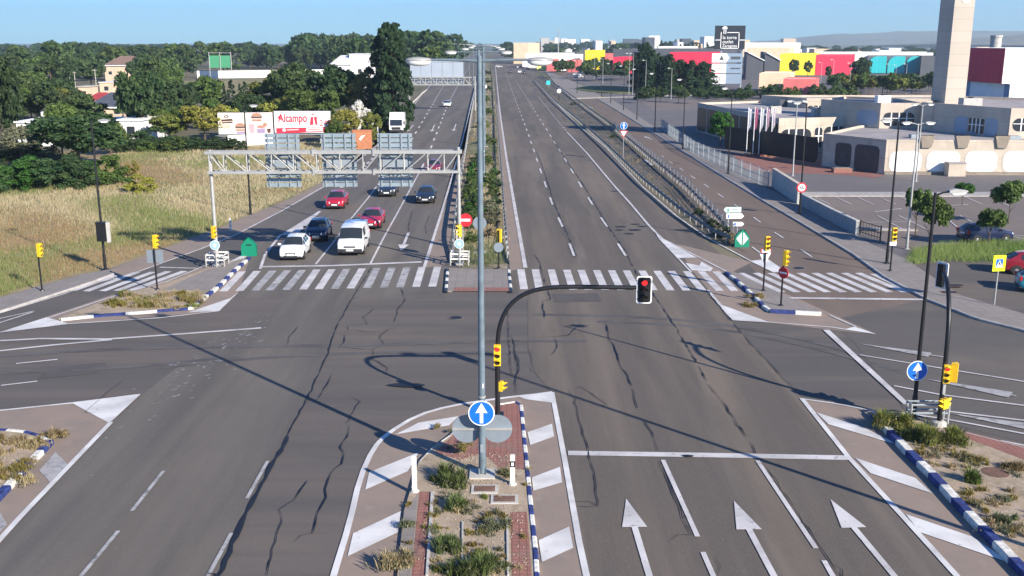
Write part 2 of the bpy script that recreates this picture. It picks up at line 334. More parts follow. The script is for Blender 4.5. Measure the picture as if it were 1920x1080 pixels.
# yard and car park to the right
b = MB(); b.sheet(gp([(2300,655),(1920,592),(1800,556),(1735,513),(1640,462),(1500,388),(1440,357),(1300,290),(1236,245),(1143,186),(1060,143),(1035,125),(1300,125),(1920,150),(2600,190)]), .004); struct('yard', b, m_yard)
b = MB(); b.sheet(gp([(1505,368),(1920,368),(2200,368),(2300,500),(1920,497),(1760,487),(1700,470),(1560,412)]), .010); struct('car_park', b, m_lot)
b = MB(); b.sheet(gp([(1200,190),(1535,183),(1535,196),(1480,205),(1225,207)]), .009); b.sheet(gp([(1490,172),(1760,172),(1760,192),(1540,192)]), .009); struct('car_park', b, m_lot)
b = MB(); b.sheet(gp([(1375,292),(1470,284),(1560,306),(1660,329),(1640,334),(1580,328),(1470,324),(1400,318)]), .012); struct('forecourt', b, m_redpave)
b = MB()
for p in ([(1505,362),(2100,362),(2100,369),(1505,369)], [(1560,428),(1600,428),(1720,432),(1720,434),(1560,430)]): b.prism([q[:2] for q in gp(p)], 0, .12)
struct('car_park_kerb', b, m_kerb)
# roundabout island
c = G(1143, 168); b = MB(); b.prism([(c[0] + 11*math.cos(t*.2618), c[1] + 26*math.sin(t*.2618)) for t in range(24)], 0, .25)
struct('roundabout_island', b, ground_mat('island_lawn', [(.07,.085,.025), ((.12,.12,.045),.2,(1,1,1),.4,.6,.8)]))
# dry field on the left
FB = [(0,557),(62,540),(150,515),(204,505),(270,480),(320,462),(400,432),(480,400),(560,366),(625,330),(690,282),(710,266)]
b = MB(); b.sheet(gp([(-400,690)] + FB + [(420,262),(0,292),(-600,300),(-900,500)]), .009); struct('field', b, m_field)
b = MB(); b.sheet(gp([(340,152),(560,146),(600,160),(480,178),(380,180)]), .009); struct('field', b, m_field)
# median strip beyond the crossing and the strip between main road and side road
b = MB(); b.sheet(gp([(866,503),(872,400),(880,300),(890,220),(897,150),(905,118),(920,118),(926,150),(929,190),(936,300),(944,400),(952,505)]), .03); struct('median_strip', b, m_verge)
b = MB(); b.sheet(gp([(1400,475),(1330,440),(1275,395),(1205,335),(1140,270),(1080,220),(1040,180),(1003,146),(1012,140),(1030,150),(1085,190),(1130,225),(1200,290),(1275,352),(1350,425),(1385,462)]), .03); struct('separator_strip', b, ground_mat('separator_dirt', [(.115,.10,.085), ((.06,.06,.045),.5,(1,.3,1),.42,.6,.8), ((.2,.175,.15),1.2,(1,.5,1),.55,.7,.6)], bump=1, bscale=5))
# islands near the camera
slab('traffic_island', [(937,757),(976,751),(982,815),(987,865),(995,947),(1006,1083),(1012,1200),(735,1200),(745,1080),(757,960),(785,866),(812,838),(845,815),(885,772)], .12, m_soil)
b = MB()
for p in ([(889,772),(937,759),(974,754),(980,815),(985,880),(940,880),(905,850),(862,862),(815,848),(848,818)], [(786,922),(810,922),(799,1080),(795,1200),(768,1200),(772,1080)], [(957,960),(988,960),(997,1080),(1003,1200),(962,1200),(960,1080)]):
    b.sheet(gp(p, .12), .125)
struct('brick_paving', b, m_redpave)
b = MB(); b.sheet(gp([(757,962),(784,924),(770,1080),(764,1200),(738,1200),(748,1080)], .12), .124); b.sheet(gp([(800,1030),(840,1020),(838,1040),(798,1050)], .12), .124); struct('concrete_strip', b, m_conc)
b = MB()
for p in ([(808,924),(814,924),(803,1080),(798,1080)], [(866,980),(869,980),(868,1080),(865,1080)], [(949,970),(953,970),(955,1080),(951,1080)]): b.prism([q[:2] for q in gp(p, .12)], .1, .17)
struct('island_edging', b, m_conc2)
slab('traffic_island', [(1637,770),(1700,781),(1790,805),(1920,838),(2100,888),(2200,1200),(2060,1200),(1920,1063),(1800,940),(1700,838)], .14, m_soil)
b = MB(); b.sheet(gp([(1760,800),(1800,806),(1925,838),(2100,886),(2100,912),(1920,862),(1830,828)], .14), .145); struct('brick_paving', b, m_redpave)
slab('traffic_island', [(0,806),(40,807),(80,818),(93,826),(0,922),(-150,1080),(-150,800)], .14, m_soil)
slab('traffic_island', [(110,597),(200,562),(250,546),(312,530),(390,503),(467,481),(437,507),(410,534),(387,552),(357,576),(320,579),(250,585),(180,590)], .12, m_soil)
b = MB(); b.sheet(gp([(305,543),(390,505),(462,484),(437,507),(410,534),(392,545)], .12), .124); struct('concrete_strip', b, m_conc)
slab('traffic_island', [(1360,509),(1400,540),(1432,572),(1444,580),(1540,584),(1490,562),(1430,535),(1385,512)], .12, m_conc)

# ------------------------------------------------------------------ kerbs
def kerb(name, px, h=.15, w=.25, seg=1.0, mats=None, alt=True, start=0):
    path = gp(px, h); L = plen(path); n = max(1, round(L / seg)); b = MB()
    for k in range(n):
        p = cut(path, L*k/n, L*(k+1)/n, .7); mi = (k + start) % 2 if alt else 0
        ring = [(-w/2,0),(-w/2,h-.035),(-w/2+.035,h),(w/2-.035,h),(w/2,h-.035),(w/2,0)]; vs = []
        for i, q in enumerate(p):
            t = (Vector(p[min(i+1, len(p)-1)]) - Vector(p[max(i-1, 0)])).normalized(); o = Vector((-t.y, t.x, 0))
            vs += [Vector((q[0], q[1], 0)) + o*a + Vector((0, 0, z)) for a, z in ring]
        fs = [(i*6+j, i*6+j+1, (i+1)*6+j+1, (i+1)*6+j) for i in range(len(p)-1) for j in range(5)] + [tuple(range(6)), tuple(range(len(vs)-1, len(vs)-7, -1))]
        b.add(vs, fs, mi)
    return struct(name, b, mats or [m_kblue, m_kwhite])
kerb('painted_kerb', [(1640,772),(1662,797),(1700,838),(1757,893),(1800,940),(1860,1002),(1920,1063),(2040,1190)], .24, .34, 1.0)
kerb('painted_kerb', [(937,757),(976,751),(982,815),(987,865),(995,947),(1004,1035),(1010,1150)], .15, .17, .72, start=1)
kerb('painted_kerb', [(885,773),(845,815),(812,838),(787,864)], .13, .11, .7, [m_kwhite, m_kerb])
kerb('painted_kerb', [(93,824),(0,922),(-150,1082)], .2, .3, 1.05)
kerb('painted_kerb', [(-60,802),(0,804),(40,806),(80,817),(93,824)], .18, .2, .9, start=1)
kerb('painted_kerb', [(467,481),(437,507),(410,534),(387,552),(357,576)], .18, .28, 1.0)
kerb('painted_kerb', [(352,577),(320,579),(250,585),(180,590),(114,597)], .15, .26, 1.55)
kerb('painted_kerb', [(1362,509),(1380,522),(1400,540),(1418,556),(1432,572),(1444,580)], .18, .26, 1.0)
kerb('painted_kerb', [(1444,580),(1540,585)], .22, .26, 1.15)
kerb('kerbstone', [(836,546),(839,503)], .14, .2, 1.0, [m_black, m_kwhite]); kerb('kerbstone', [(958,546),(954,505)], .14, .2, 1.0, [m_black, m_kwhite])
kerb('kerbstone', SR, .14, .22, 3, m_kerb, False)
kerb('kerbstone', [(-220,652),(0,582),(120,544),(175,526),(214,511)], .13, .2, 3, m_kerb, False)
kerb('kerbstone', [(1073,184),(1045,160),(1022,132)], .14, .3, 5, m_kerb, False); kerb('kerbstone', [(1075,185),(1140,182),(1310,178)], .14, .3, 5, m_kerb, False)
kerb('kerbstone', [(1637,770),(1700,781),(1790,805),(1920,838),(2100,888)], .15, .15, 2, m_kerb, False)

# ------------------------------------------------------------------ road markings
MK = MB(); ZM_ = [.026]
def zm(): ZM_[0] += .00007; return ZM_[0]                # every mark lies a hair above the one before
# white paint: mi 0 paint, 1 worn, 2 fresh
def line(px, w=.15, mi=0, sm=0):
    p = gp(px); p = smoothpath(p, sm) if sm else p; MK.ribbon(densify(p, 3), w, zm(), mi)
def poly(px, mi=0): MK.sheet(gp(px), zm(), mi)
def dashed(px, w, on, off, s0=0, s1=9e9, mi=0):
    p = densify(gp(px), 3); L = min(plen(p), s1); s = s0
    while s < L: MK.ribbon(cut(p, s, min(s + on, L), 1.5), w, zm(), mi); s += on + off
def bars(pairs, w, mi=0): 
    for a, c in pairs:
        p, q = Vector(G(*a)), Vector(G(*c)); MK.ribbon([p, q], w, zm(), mi)
def arrow(tail, tip, sw=.18, hl=2.0, hw=.75, mi=0):
    a, c = Vector(G(*tail)), Vector(G(*tip)); t = (c - a).normalized(); o = Vector((-t.y, t.x, 0)); n = c - t * hl
    MK.ribbon([a, n], sw, zm(), mi); MK.sheet([n + o*hw/2, c, n - o*hw/2], zm(), mi)
bl = [45,165,283,390,515,643,760,880,998,1122,1248,1368,1490,1612]; tl = [185,297,415,525,637,745,858,970,1085,1195,1308,1420,1533,1650]
for i, (x0, x1) in enumerate(zip(bl, tl)):
    f = i / 13; bars([((400+(x0+30)/4, 547-9*f), (400+(x1+32)/4, 509.5-9*f))], .5, 1 if i in (2,3,4,7,9,10,11) else 0)
for x0, x1, i in zip([975,1004,1036,1067,1096,1127,1157,1187,1218,1250,1280,1310,1342,1370], [969,996,1026,1055,1082,1111,1139,1167,1196,1224,1251,1279,1307,1335], range(14)):
    bars([((x0+7.5, 543+i*.25), (x1+7.5, 505.5+i*.32))], .5)
for x0, x1, i in zip([1460,1488,1517,1545,1575,1603,1632,1661,1690], [1381,1410,1437,1465,1492,1520,1547,1576,1602], range(9)):
    bars([((x0+7, 548.5), (x1+7, 512.5))], .5)
bars([((1712, 549), (1637, 514))], .5)
bars([((161,547),(257,511)), ((192,546.5),(287,510.5)), ((219,546),(316,509.5)), ((246,545),(346,509)), ((135,546),(217,517))], .5)
# far lanes, oncoming side
line([(795,503),(830,392),(860,290),(880,210),(895,150),(905,115)], .22); line([(694,496),(720,445),(745,400),(787,322)], .15)
dashed([(787,322),(800,298),(838,200),(856,165),(880,125)], .24, 4.5, 7.2, 4, mi=2)
line([(592,496),(625,455),(657,412),(690,372),(712,342)], .15); dashed([(712,342),(735,308),(770,265),(800,215),(826,170),(850,135)], .24, 4.5, 7.2, 3, mi=2)
poly([(598.5,396),(602,397),(556,441),(524,442)]); line([(526,441),(497,478),(488,505)], .2); dashed([(603,396),(640,352),(690,306),(722,276)], .38, 2.2, 2.2, 2)
line([(375,468),(440,442),(530,395),(617,345),(718,264),(765,212),(792,176),(835,133)], .18); line([(490,501),(620,499),(790,492)], .42)
poly([(395,515),(410,503),(470,470),(474,473),(425,507)])
arrow((766,437), (752,471), .22, 2.4, .85); arrow((815,234), (809,247), .22, 3.2, 1.0); arrow((855,233), (850,246), .22, 3.2, 1.0); arrow((775,235),(764,247),.22,3.2,1.0)
# slip road on the left
line([(-200,652),(0,588),(120,552),(172,533),(240,517),(375,468)], .15); line([(90,597),(200,560.5),(250,545.5),(312,529),(372,504),(405,490)], .13); line([(213,562.5),(237,556.5)], .12); line([(264,551),(300,541)], .12)
line([(-200,680),(0,598),(65,584)], .12); line([(-200,690),(0,606),(62,586)], .12); poly([(0,624),(87,596),(130,608)], 2); line([(0,624),(130,608),(300,597),(411,584)], .16)
poly([(352,587),(432,560),(447,549),(411,584)], 2); line([(-150,648),(0,640),(75,636),(200,637),(330,628),(490,616)], .26); line([(-150,672),(0,659),(100,648),(210,638)], .22)
line([(300,502),(372,504)], .2); line([(30,683),(108,675)], .13); line([(2,724),(70,716)], .13); line([(-120,700),(-60,692)], .13)
line([(307,884),(247,960)], .13, 1); line([(222,997),(152,1082)], .13, 1); line([(502,866),(463,936)], .13, 1); line([(434,1001),(390,1082)], .13, 1)
line([(-80,783),(0,771),(135,757),(263,741)], .15, 2); poly([(135,757),(263,741),(205,795)], 2); line([(208,793),(37,972),(-60,1080)], .2, 2); poly([(104,849),(127,872),(94,906),(74,884)], 1); poly([(0,962),(14,985),(-30,1030),(-50,1000)], 1)
# near median
line([(615,1120),(625,1082),(655,985),(675,897),(700,842),(725,815),(782,780),(845,762),(937,748),(1030,738)], .2, 2, 1)
poly([(970,744),(1035,735),(1038,757),(985,750)], 2)
for p in ([(742,816),(785,794),(860,782),(842,799)], [(692,887),(785,850),(765,885),(685,920)], [(662,1002),(752,960),(746,1000),(652,1045)], [(989,812),(1035,796),(1039,820),(994,836)], [(997,897),(1050,877),(1054,906),(1000,922)], [(1010,1015),(1067,989),(1075,1029),(1016,1056)]): poly(p, 2)
line([(1035,737),(1060,870),(1086,1018),(1100,1083),(1115,1150)], .2, 2)
# near lanes of the right side
line([(1065,851),(1330,855),(1592,860)], .42); line([(1243,864),(1308,1008)], .16); line([(1318,1037),(1338,1083)], .16); line([(1420,865),(1530,1030)], .16); line([(1545,1053),(1562,1083)], .16)
line([(1503,748),(1592,860),(1700,978),(1795,1083)], .2, 2); line([(1503,749),(1560,757),(1640,772)], .14)
for p in ([(1531,775),(1620,803),(1690,838),(1553,797)], [(1603,860),(1716,898),(1748,927),(1632,889)], [(1698,966),(1822,1008),(1898,1059),(1725,1000)]): poly(p, 2)
arrow((1226,1110), (1174,937), .2, 2.05, .8, 0); arrow((1466,1110), (1376,941), .2, 2.05, .8, 0); arrow((1700,1110), (1557,938), .2, 2.05, .8, 0)
# far lanes, right side
line([(985,503),(967,400),(950,300),(940,230),(935,190),(931,150),(929,125)], .28)
LA = [(1083,500),(1077,482),(1065,450),(1052,420),(1040,395),(1027,360),(1010,310),(990,250),(975,210),(960,170),(948,138)]
LB = [(1186,500),(1177,487),(1141,430),(1117,394),(1095,359),(1066,310),(1045,275),(1010,220),(985,180),(966,150)]
dashed(LA, .19, 4.6, 7.3, 3.5); dashed(LB, .19, 4.6, 7.3, 3.5)
line([(1230,437),(1217,424),(1180,380),(1150,347),(1100,287),(1065,250)], .2); dashed([(1065,250),(1040,220),(1010,182)], .2, 2.2, 3); line([(1230,437),(1238,450),(1296,511)], .15); line([(1230,437),(1243,449),(1310,483),(1362,510)], .15)
poly([(1235,446),(1242,449),(1307,484),(1272,485)], 2); poly([(1285,494),(1311,499),(1315,492),(1337,504),(1332,510),(1297,508)], 2)
line([(1003,151),(1030,180),(1080,232),(1137,278),(1205,351),(1270,407),(1330,449),(1407,490),(1440,506)], .16); poly([(1407,490),(1440,487),(1475,511),(1450,512)], 2)
dashed([(1240,292),(1257,305),(1276,317),(1296,331),(1320,346),(1346,364),(1376,384),(1411,407),(1453,437),(1500,468),(1560,508)], .14, 2.6, 4.6, 0)
line([(1125,188),(1200,234.5),(1280,285),(1363,337.5),(1438,383),(1498,418),(1595,476.5),(1655,520),(1735,562),(1825,598),(1918,621),(2050,670)], .13); line([(1410,464),(1425,475)], .15); line([(1480,560),(1745,563)], .42)
line([(1210,300),(1222,310)], .4); arrow((1090,196),(1112,203),.2,3,1); arrow((1222,262),(1208,256),.2,2.5,.9)
poly([(1345,570),(1440,605),(1452,607),(1377,602)], 2); line([(1327,545),(1365,590),(1377,602)], .18); line([(1375,600),(1450,606),(1560,615),(1640,627)], .16); poly([(1583,619),(1602,614),(1640,627)], 2); line([(1555,592),(1605,614)], .14); line([(1465,556),(1515,575)], .12)
MK.sheet(gp([(1543,620),(1555,620),(1706,760),(1694,760)]), zm(), 0)
line([(1612,667),(1765,692),(1920,717),(2050,738)], .14); line([(1676,725),(1765,742),(1920,762),(2050,781)], .15); line([(1768,772),(1920,790),(2050,806)], .15); line([(1690,776),(1770,787),(1920,815),(2050,842)], .15); line([(1785,806),(1830,817)], .12); line([(1876,828),(1925,838)], .12)
arrow((1775,672),(1612,646),.16,3.4,.8,1); arrow((1905,744),(1735,712),.16,3.6,.9,1); arrow((1900,797),(1775,776),.16,3.2,.8,1)
# car park bays
for x0, x1 in ((1527,1556),(1567,1597),(1607,1638),(1648,1680),(1688,1718)): line([(x0,370),(x1,384)], .11)
for x0, x1 in ((1645,1695),(1685,1740),(1770,1800),(1800,1850)): line([(x0,405),(x1,432)], .11)
line([(1640,398),(1690,392)], .2); line([(1770,387),(1815,384)], .2); line([(1800,443),(1925,443)], .11); line([(1620,418),(1740,416)], .1); line([(1880,440),(1930,452)], .11); line([(1810,370),(1842,384)],.11); line([(1860,372),(1895,388)],.11)
struct('road_markings', MK, [m_white, m_worn, m_bright])
# worn traces of old marks and tar patches
b = MB()
rs = random.Random(4)
for (cx, cy, n, sp) in ((440,640,34,42),(360,690,30,52),(330,720,24,55),(270,790,16,60)):
    for k in range(n):
        x = cx + rs.gauss(0, sp); y = cy + rs.gauss(0, sp*.35) + (cx - x)*.55; l = rs.uniform(1.5, 8); t = rs.uniform(.4, 1.3)
        b.sheet(gp([(x-l, y+l*.3), (x+rs.uniform(-2,2), y-t), (x+l, y-l*.3), (x+rs.uniform(-2,2), y+t)]), .0225 + len(b.f)*.00002)
struct('old_paint_traces', b, m_faint)
CR = MB()
def crack(pts, w=.07, jit=.055, seed=0):
    r = random.Random(len(pts)*31 + int(pts[0][0])); p = densify(gp(pts), .45)
    q = [(a[0] + r.gauss(0, jit*.5), a[1] + r.gauss(0, jit)) for a in p]
    i = 0
    while i < len(q) - 1:                              # broken into runs with short gaps
        j = min(len(q) - 1, i + r.randint(4, 16)); k = q[i:j+1]
        CR.ribbon(k, [w * .54 * r.uniform(.3, 1.6) * (.45 if n_ in (0, len(k)-1) else 1) for n_ in range(len(k))], .052 + len(CR.f)*1e-6); i = j + (1 if r.random() < .3 else 0)
        if r.random() < .35:                           # small side crack
            a = q[j]; g_ = r.uniform(0, 6.28); l_ = r.uniform(.3, 1.0); CR.ribbon([a, (a[0]+l_*.5*math.cos(g_), a[1]+l_*.5*math.sin(g_)), (a[0]+l_*math.cos(g_+.5), a[1]+l_*math.sin(g_+.5))], [w*.45, w*.3, w*.12], .052 + len(CR.f)*1e-6)
for pts, w in (
 ([(697,502),(680,530),(657,567),(635,607),(626,630),(616,662),(597,705),(577,747),(565,770),(555,790),(540,820)], .10),
 ([(540,820),(525,850),(510,875),(490,912),(465,962),(440,1010),(410,1085)], .26),
 ([(622,705),(614,722),(605,735),(595,752)], .06), ([(659,745),(675,755),(657,782),(655,810),(640,842),(646,862),(620,890),(607,920),(612,937),(595,967),(590,1000)], .07),
 ([(575,906),(552,937),(525,957),(527,980),(505,1060),(497,1085)], .08), ([(752,540),(760,565),(746,580),(740,605)], .07), ([(701,580),(682,597),(690,609),(652,612),(653,622),(722,622),(742,616)], .05),
 ([(647,630),(646,642),(635,652),(700,657),(720,647),(712,632),(728,620)], .06), ([(700,657),(699,675),(727,690),(725,702)], .06), ([(560,612),(544,632),(536,652)], .05), ([(710,560),(760,553),(830,549)], .04), ([(610,732),(618,720)], .04),
 ([(1003,478),(1012,492),(1022,530),(1032,562),(1017,565),(1022,602)], .08), ([(951,570),(955,642),(960,705)], .06), ([(959,631),(965,650),(970,687),(967,740)], .07), ([(965,655),(970,670),(974,690),(970,710)], .06), ([(989,655),(997,675),(994,690),(1000,700)], .06),
 ([(1010,634),(1040,632),(1065,630),(1080,616),(1104,611)], .07), ([(1040,635),(1046,652),(1035,667)], .06), ([(1065,630),(1098,624)], .04), ([(1120,604),(1150,602)], .04),
 ([(1135,605),(1142,635),(1151,650),(1165,692),(1177,705),(1190,745),(1196,765)], .10), ([(1177,718),(1197,719)], .04), ([(1210,790),(1225,822),(1232,847)], .07),
 ([(1067,732),(1077,750),(1087,792),(1102,845),(1112,887),(1122,950)], .07), ([(1067,732),(1090,727),(1110,740),(1137,760),(1115,767)], .05), ([(1122,952),(1085,952)], .04),
 ([(1176,480),(1195,515),(1225,552),(1250,587),(1297,665),(1337,735),(1352,750),(1405,830),(1420,852)], .09), ([(1429,868),(1452,900),(1497,968),(1544,1037),(1580,1085)], .07),
 ([(1327,547),(1362,592),(1395,630),(1407,645),(1450,690),(1500,745)], .07), ([(1007,285),(1019,317),(1041,385),(1054,415),(1064,440),(1082,484)], .09), ([(1031,250),(1056,292),(1094,347),(1144,430),(1180,480)], .10), ([(1236,866),(1254,910),(1277,960),(1296,1005)], .06),
 ([(773,395),(768,420),(765,440)], .06), ([(805,405),(798,425),(800,440)], .05), ([(1340,1045),(1352,1065),(1345,1083)], .04), ([(230,715),(205,735),(180,757),(160,775)], .04)): crack(pts, w)
for (x, y, a, c2) in ((1190,432,.5,.35),(1165,426,.5,.25),(1162,432,.4,.2),(1192,421,.45,.22),(1180,439,.5,.2),(765,724,.9,.35),(1290,857,.25,.12)):
    g = G(x, y); CR.sheet([(g[0] + a*math.cos(t)*rs.uniform(.7,1.1), g[1] + c2*math.sin(t)*rs.uniform(.7,1.1)) for t in [k*.5236 for k in range(12)]], .056)
struct('road_cracks', CR, m_tar)
b = MB(); b.sheet(gp([(1035,552),(1120,550),(1128,566),(1040,568)]), .021); b.sheet(gp([(90,690),(200,680),(190,700),(70,712)]), .021)
struct('repair_patch', b, ground_mat('patched_asphalt', [(.075,.068,.064), ((.095,.085,.08),.8,(1,1,1),.4,.65,.8), ((.16,.15,.14),24,(1,1,1),.56,.74,.5)]))
b = MB()
for px, w_ in (([(0,668),(200,655),(440,650),(700,648),(900,640),(1100,640)], .5), ([(300,690),(520,668),(760,660),(1000,662)], .4), ([(0,700),(240,690),(450,668)], .45), ([(1120,604),(1300,610),(1480,640),(1700,700)], .4), ([(1000,590),(1250,596),(1450,622),(1640,672)], .5)): b.ribbon(smoothpath(gp(px), 2), w_, .0212 + len(b.f)*1e-5)
struct('tyre_marks', b, ground_mat('tyre_polish', [(.072,.067,.066), ((.11,.103,.10),1.2,(.3,1,1),.38,.58,1)]))
# ------------------------------------------------------------------ street lamps
def circ(r, n=20, cx=0, cz=0): return [(cx + r*math.cos(2*math.pi*k/n), cz + r*math.sin(2*math.pi*k/n)) for k in range(n)]
def double_lamp(loc, label, h=14.35, group=None):
    t = thing('street_lamp', label, 'street lamp', loc, 0, group)
    MB().tube([(0,0,.1),(0,0,1.2),(0,0,h*.6),(0,0,h+.12)], [.13,.125,.10,.078], 14).build('pole', m_lamp, t, 40)
    b = MB().box((0,0,.02), (.55,.55,.04))
    for k in range(4): b.box((.11*math.cos(k*1.5708+.785), .11*math.sin(k*1.5708+.785), .15), (.02,.16,.26), 0, k*1.5708+.785-1.5708)
    b.build('base_plate', m_lamp, t)
    for s in (-1, 1):
        MB().tube([(s*.05,0,h-.04),(s*.8,0,h-.01),(s*1.7,0,h)], [.05,.045,.035], 8).build('arm', m_lamp, t, 40)
        hd = MB(); M4 = Matrix.Translation((s*1.95,0,h-.02)) @ Matrix.Diagonal((1,.42,1,1))
        hd.lathe([(.10,.10),(.36,.07),(.44,0),(.42,-.02)], 14, 0, M4).build('lamp_head', m_galv, t, 50)
        bw = MB().lathe([(.41,-.02),(.39,-.08),(.28,-.15),(.1,-.18)], 14, 0, M4).build('lamp_bowl', m_opal, t, 50)
    return t
near = double_lamp((-1.05, 33.35, .12), 'nearest tall grey double-arm lamp, on the island with the round arrow sign')
b = MB().prism([(-.45,-.4),(.45,-.4),(.45,.4),(-.45,.4)], 0, .06); b.build('footing', m_conc2, near)
MB().box((0,-.128,1.05),(.12,.03,.3)).build('access_door', m_galvd, near); MB().box((.05,-.125,3.35),(.045,.012,.16)).build('sticker', m_wht, near); MB().lathe([(.137,2.9),(.137,2.96)],14).build('strap', m_galv, near)
ord_ = ['second','third','fourth','fifth','sixth','seventh','eighth','ninth','tenth','eleventh','twelfth','thirteenth']
for i, (x, y) in enumerate([(-2.35,73),(-3.1,112),(-4.0,151),(-5.1,190),(-6.5,229),(-8.3,268),(-10.4,307),(-13,350),(-16.5,400),(-21,460),(-28,540)]):
    lb = 'tall grey double-arm median lamp, %s of the row from the camera' % ord_[i]
    copy_tree(near, (x, y, .03), 0, lb, 'double-arm lamps along the median')
near['group'] = 'double-arm lamps along the median'
copy_tree(near, (17.6, 26.0, .1), 0, 'tall double-arm lamp beyond the right edge, its long shadow crossing the near lanes', 'double-arm lamps along the median')
def single_lamp(h, dirx, label, loc, group, m=None, heads=1, rz=0):
    m = m or m_black; t = thing('street_lamp', label, 'street lamp', loc, rz, group)
    MB().tube([(0,0,0),(0,0,1.0),(0,0,1.02),(0,0,h)], [.11,.105,.085,.055], 10).build('pole', m, t, 40)
    MB().box((0,0,.02),(.4,.4,.04)).build('base_plate', m, t)
    for s in ((dirx,) if heads == 1 else (-1, 1)):
        MB().tube([(0,0,h-.12),(s*.3,0,h),(s*.55,0,h+.03)], .035, 8).build('arm', m, t, 40)
        hb = MB().plate([(s*.5,h+.10),(s*.75,h+.15),(s*1.2,h+.09),(s*1.22,h+.03),(s*.5,h-.01)], -.13, .13); hb.build('lamp_head', m_galv if heads == 2 or True else m, t, 30)
        MB().plate([(s*.58,h-.005),(s*1.18,h+.028),(s*1.05,h-.08),(s*.7,h-.09)], -.11, .11).build('lamp_bowl', m_opal, t, 30)
    return t
GL = 'slim black lamps along the left edge of the field'
single_lamp(9.9, 1, 'slim black lamp with a grey box on its pole, at the field corner', (*G(198,508)[:2], .12), GL)
t = single_lamp(9.6, 1, 'slim black lamp with a white head in front of the burger billboard', G(470,402), GL)
GR = 'slim black lamps along the right pavement'
l1 = single_lamp(9.25, 1, 'slim black street lamp carrying a round blue arrow sign on the right island', (*G(1712,785,.14)[:2], .14), GR)
rl = ['black lamp beside the small signal and the tree shadow, nearest lamp on the right pavement', 'black lamp carrying the round speed sign at the low wall', 'third slim black lamp up the right pavement, just left of the white flagpoles', 'fourth slim black lamp up the right pavement, by the fenced yard', 'fifth slim black lamp up the right pavement, left of the yard fence', 'sixth slim black lamp up the right pavement, near the pavement bend', 'seventh slim black lamp up the right pavement, short in the picture', 'eighth slim black lamp, at the start of the near pavement corner', 'ninth slim black lamp, beside the side entry', 'tenth slim black lamp, last before the roundabout hedge']
for lb, p in zip(rl, [(1662,497),(1499,404),(1365,328),(1280,281),(1227.5,249),(1194,225),(1169,207),(1145,194),(1128,183),(1082,175)]):
    single_lamp(9.75, -1, lb, (*G(*p)[:2], .13), GR)
GT = 'slim pale T-headed lamps of the car park'
for lb, p, h in (('pale T-headed lamp behind the young trees, foot near the car park kerb', (1700,467), 9.3), ('pale T-headed lamp in front of the white arched panels of the beige building', (1717,340), 8.4), ('pale T-headed lamp on the red forecourt right of the flagpoles', (1486,330), 8.5)):
    single_lamp(h, 1, lb, G(*p), GT, m_galv, 2)
for lb, px, y0, ytop in (('pale slender pole at the left end of the dark green poplars', 1210, 178, 113), ('pale slender pole second from the left before the poplars', 1237, 175, 118), ('pale slender pole third from the left before the poplars', 1258, 186, 128), ('pale slender pole at the right end of the dark green poplars', 1316, 166, 120), ('pale slender pole before the left edge of the red shop wall', 1538, 168, 117), ('pale slender pole with a white board at its foot before the red shop wall', 1560, 170, 112), ('pale slender pole before the right end of the red shop wall', 1592, 174, 118), ('pale slender pole before the left teal bay', 1665, 158, 120), ('pale slender pole before the middle teal bay', 1678, 160, 122), ('pale slender pole before the right teal bay', 1696, 175, 120), ('pale slender pole left of the roundabout', 1114, 148, 103), ('pale slender pole behind the roundabout hedge', 1130, 158, 110), ('pale slender pole right behind the roundabout hedge', 1179, 178, 100), ('pale curved-top pole beside the dark block', 1186, 178, 100)):
    g = G(px, y0); h = GZ(ytop, g[1])
    single_lamp(max(5, h), -1, lb, g, 'slender pale poles of the retail park', m_galv)
def box_pole(label, loc, h, m): 
    t = thing('utility_pole', label, 'pole', loc); MB().tube([(0,0,0),(0,0,h)], [.14,.09], 8).build('pole', m, t, 40); MB().box((0,0,h-.3),(1.2,.08,.1)).build('crossarm', m, t); return t
m_wood = mat('weathered_wood', (.2,.17,.14), .9, .2, 3)
for lb, px, yb, yt in (('weathered pole rising from the dark shrubs at the left edge', 45, 300, 245), ('pale pole left of the red tiled roof', 94, 172, 140), ('pale pole straight above the red tiled roof', 143, 176, 134), ('pale pole behind the dark tent roof', 182, 178, 130), ('pale pole between the tent roof and the villa', 214, 172, 126), ('leaning pale pole right of the villa', 231, 175, 140), ('pale pole left of the yellow-green tree', 281, 262, 215), ('pale pole left of the green court screen', 309, 146, 116)):
    g = G(px, yb); box_pole(lb, g, GZ(yt, g[1]) if GZ(yt, g[1]) > 2 else 4, m_wood if px in (45,) else mat('pale_pole', (.42,.40,.35), .8, .1))
g = G(198, 508); t = thing('control_box', 'grey control box fixed to the black lamp at the field corner', 'box', (g[0]+.1, g[1]-.25, 2.1)); MB().box((0,0,.65),(.62,.35,1.3)).build('cabinet', m_black, t); MB().box((.42,.05,.6),(.16,.3,1.35)).build('door', m_conc2, t)

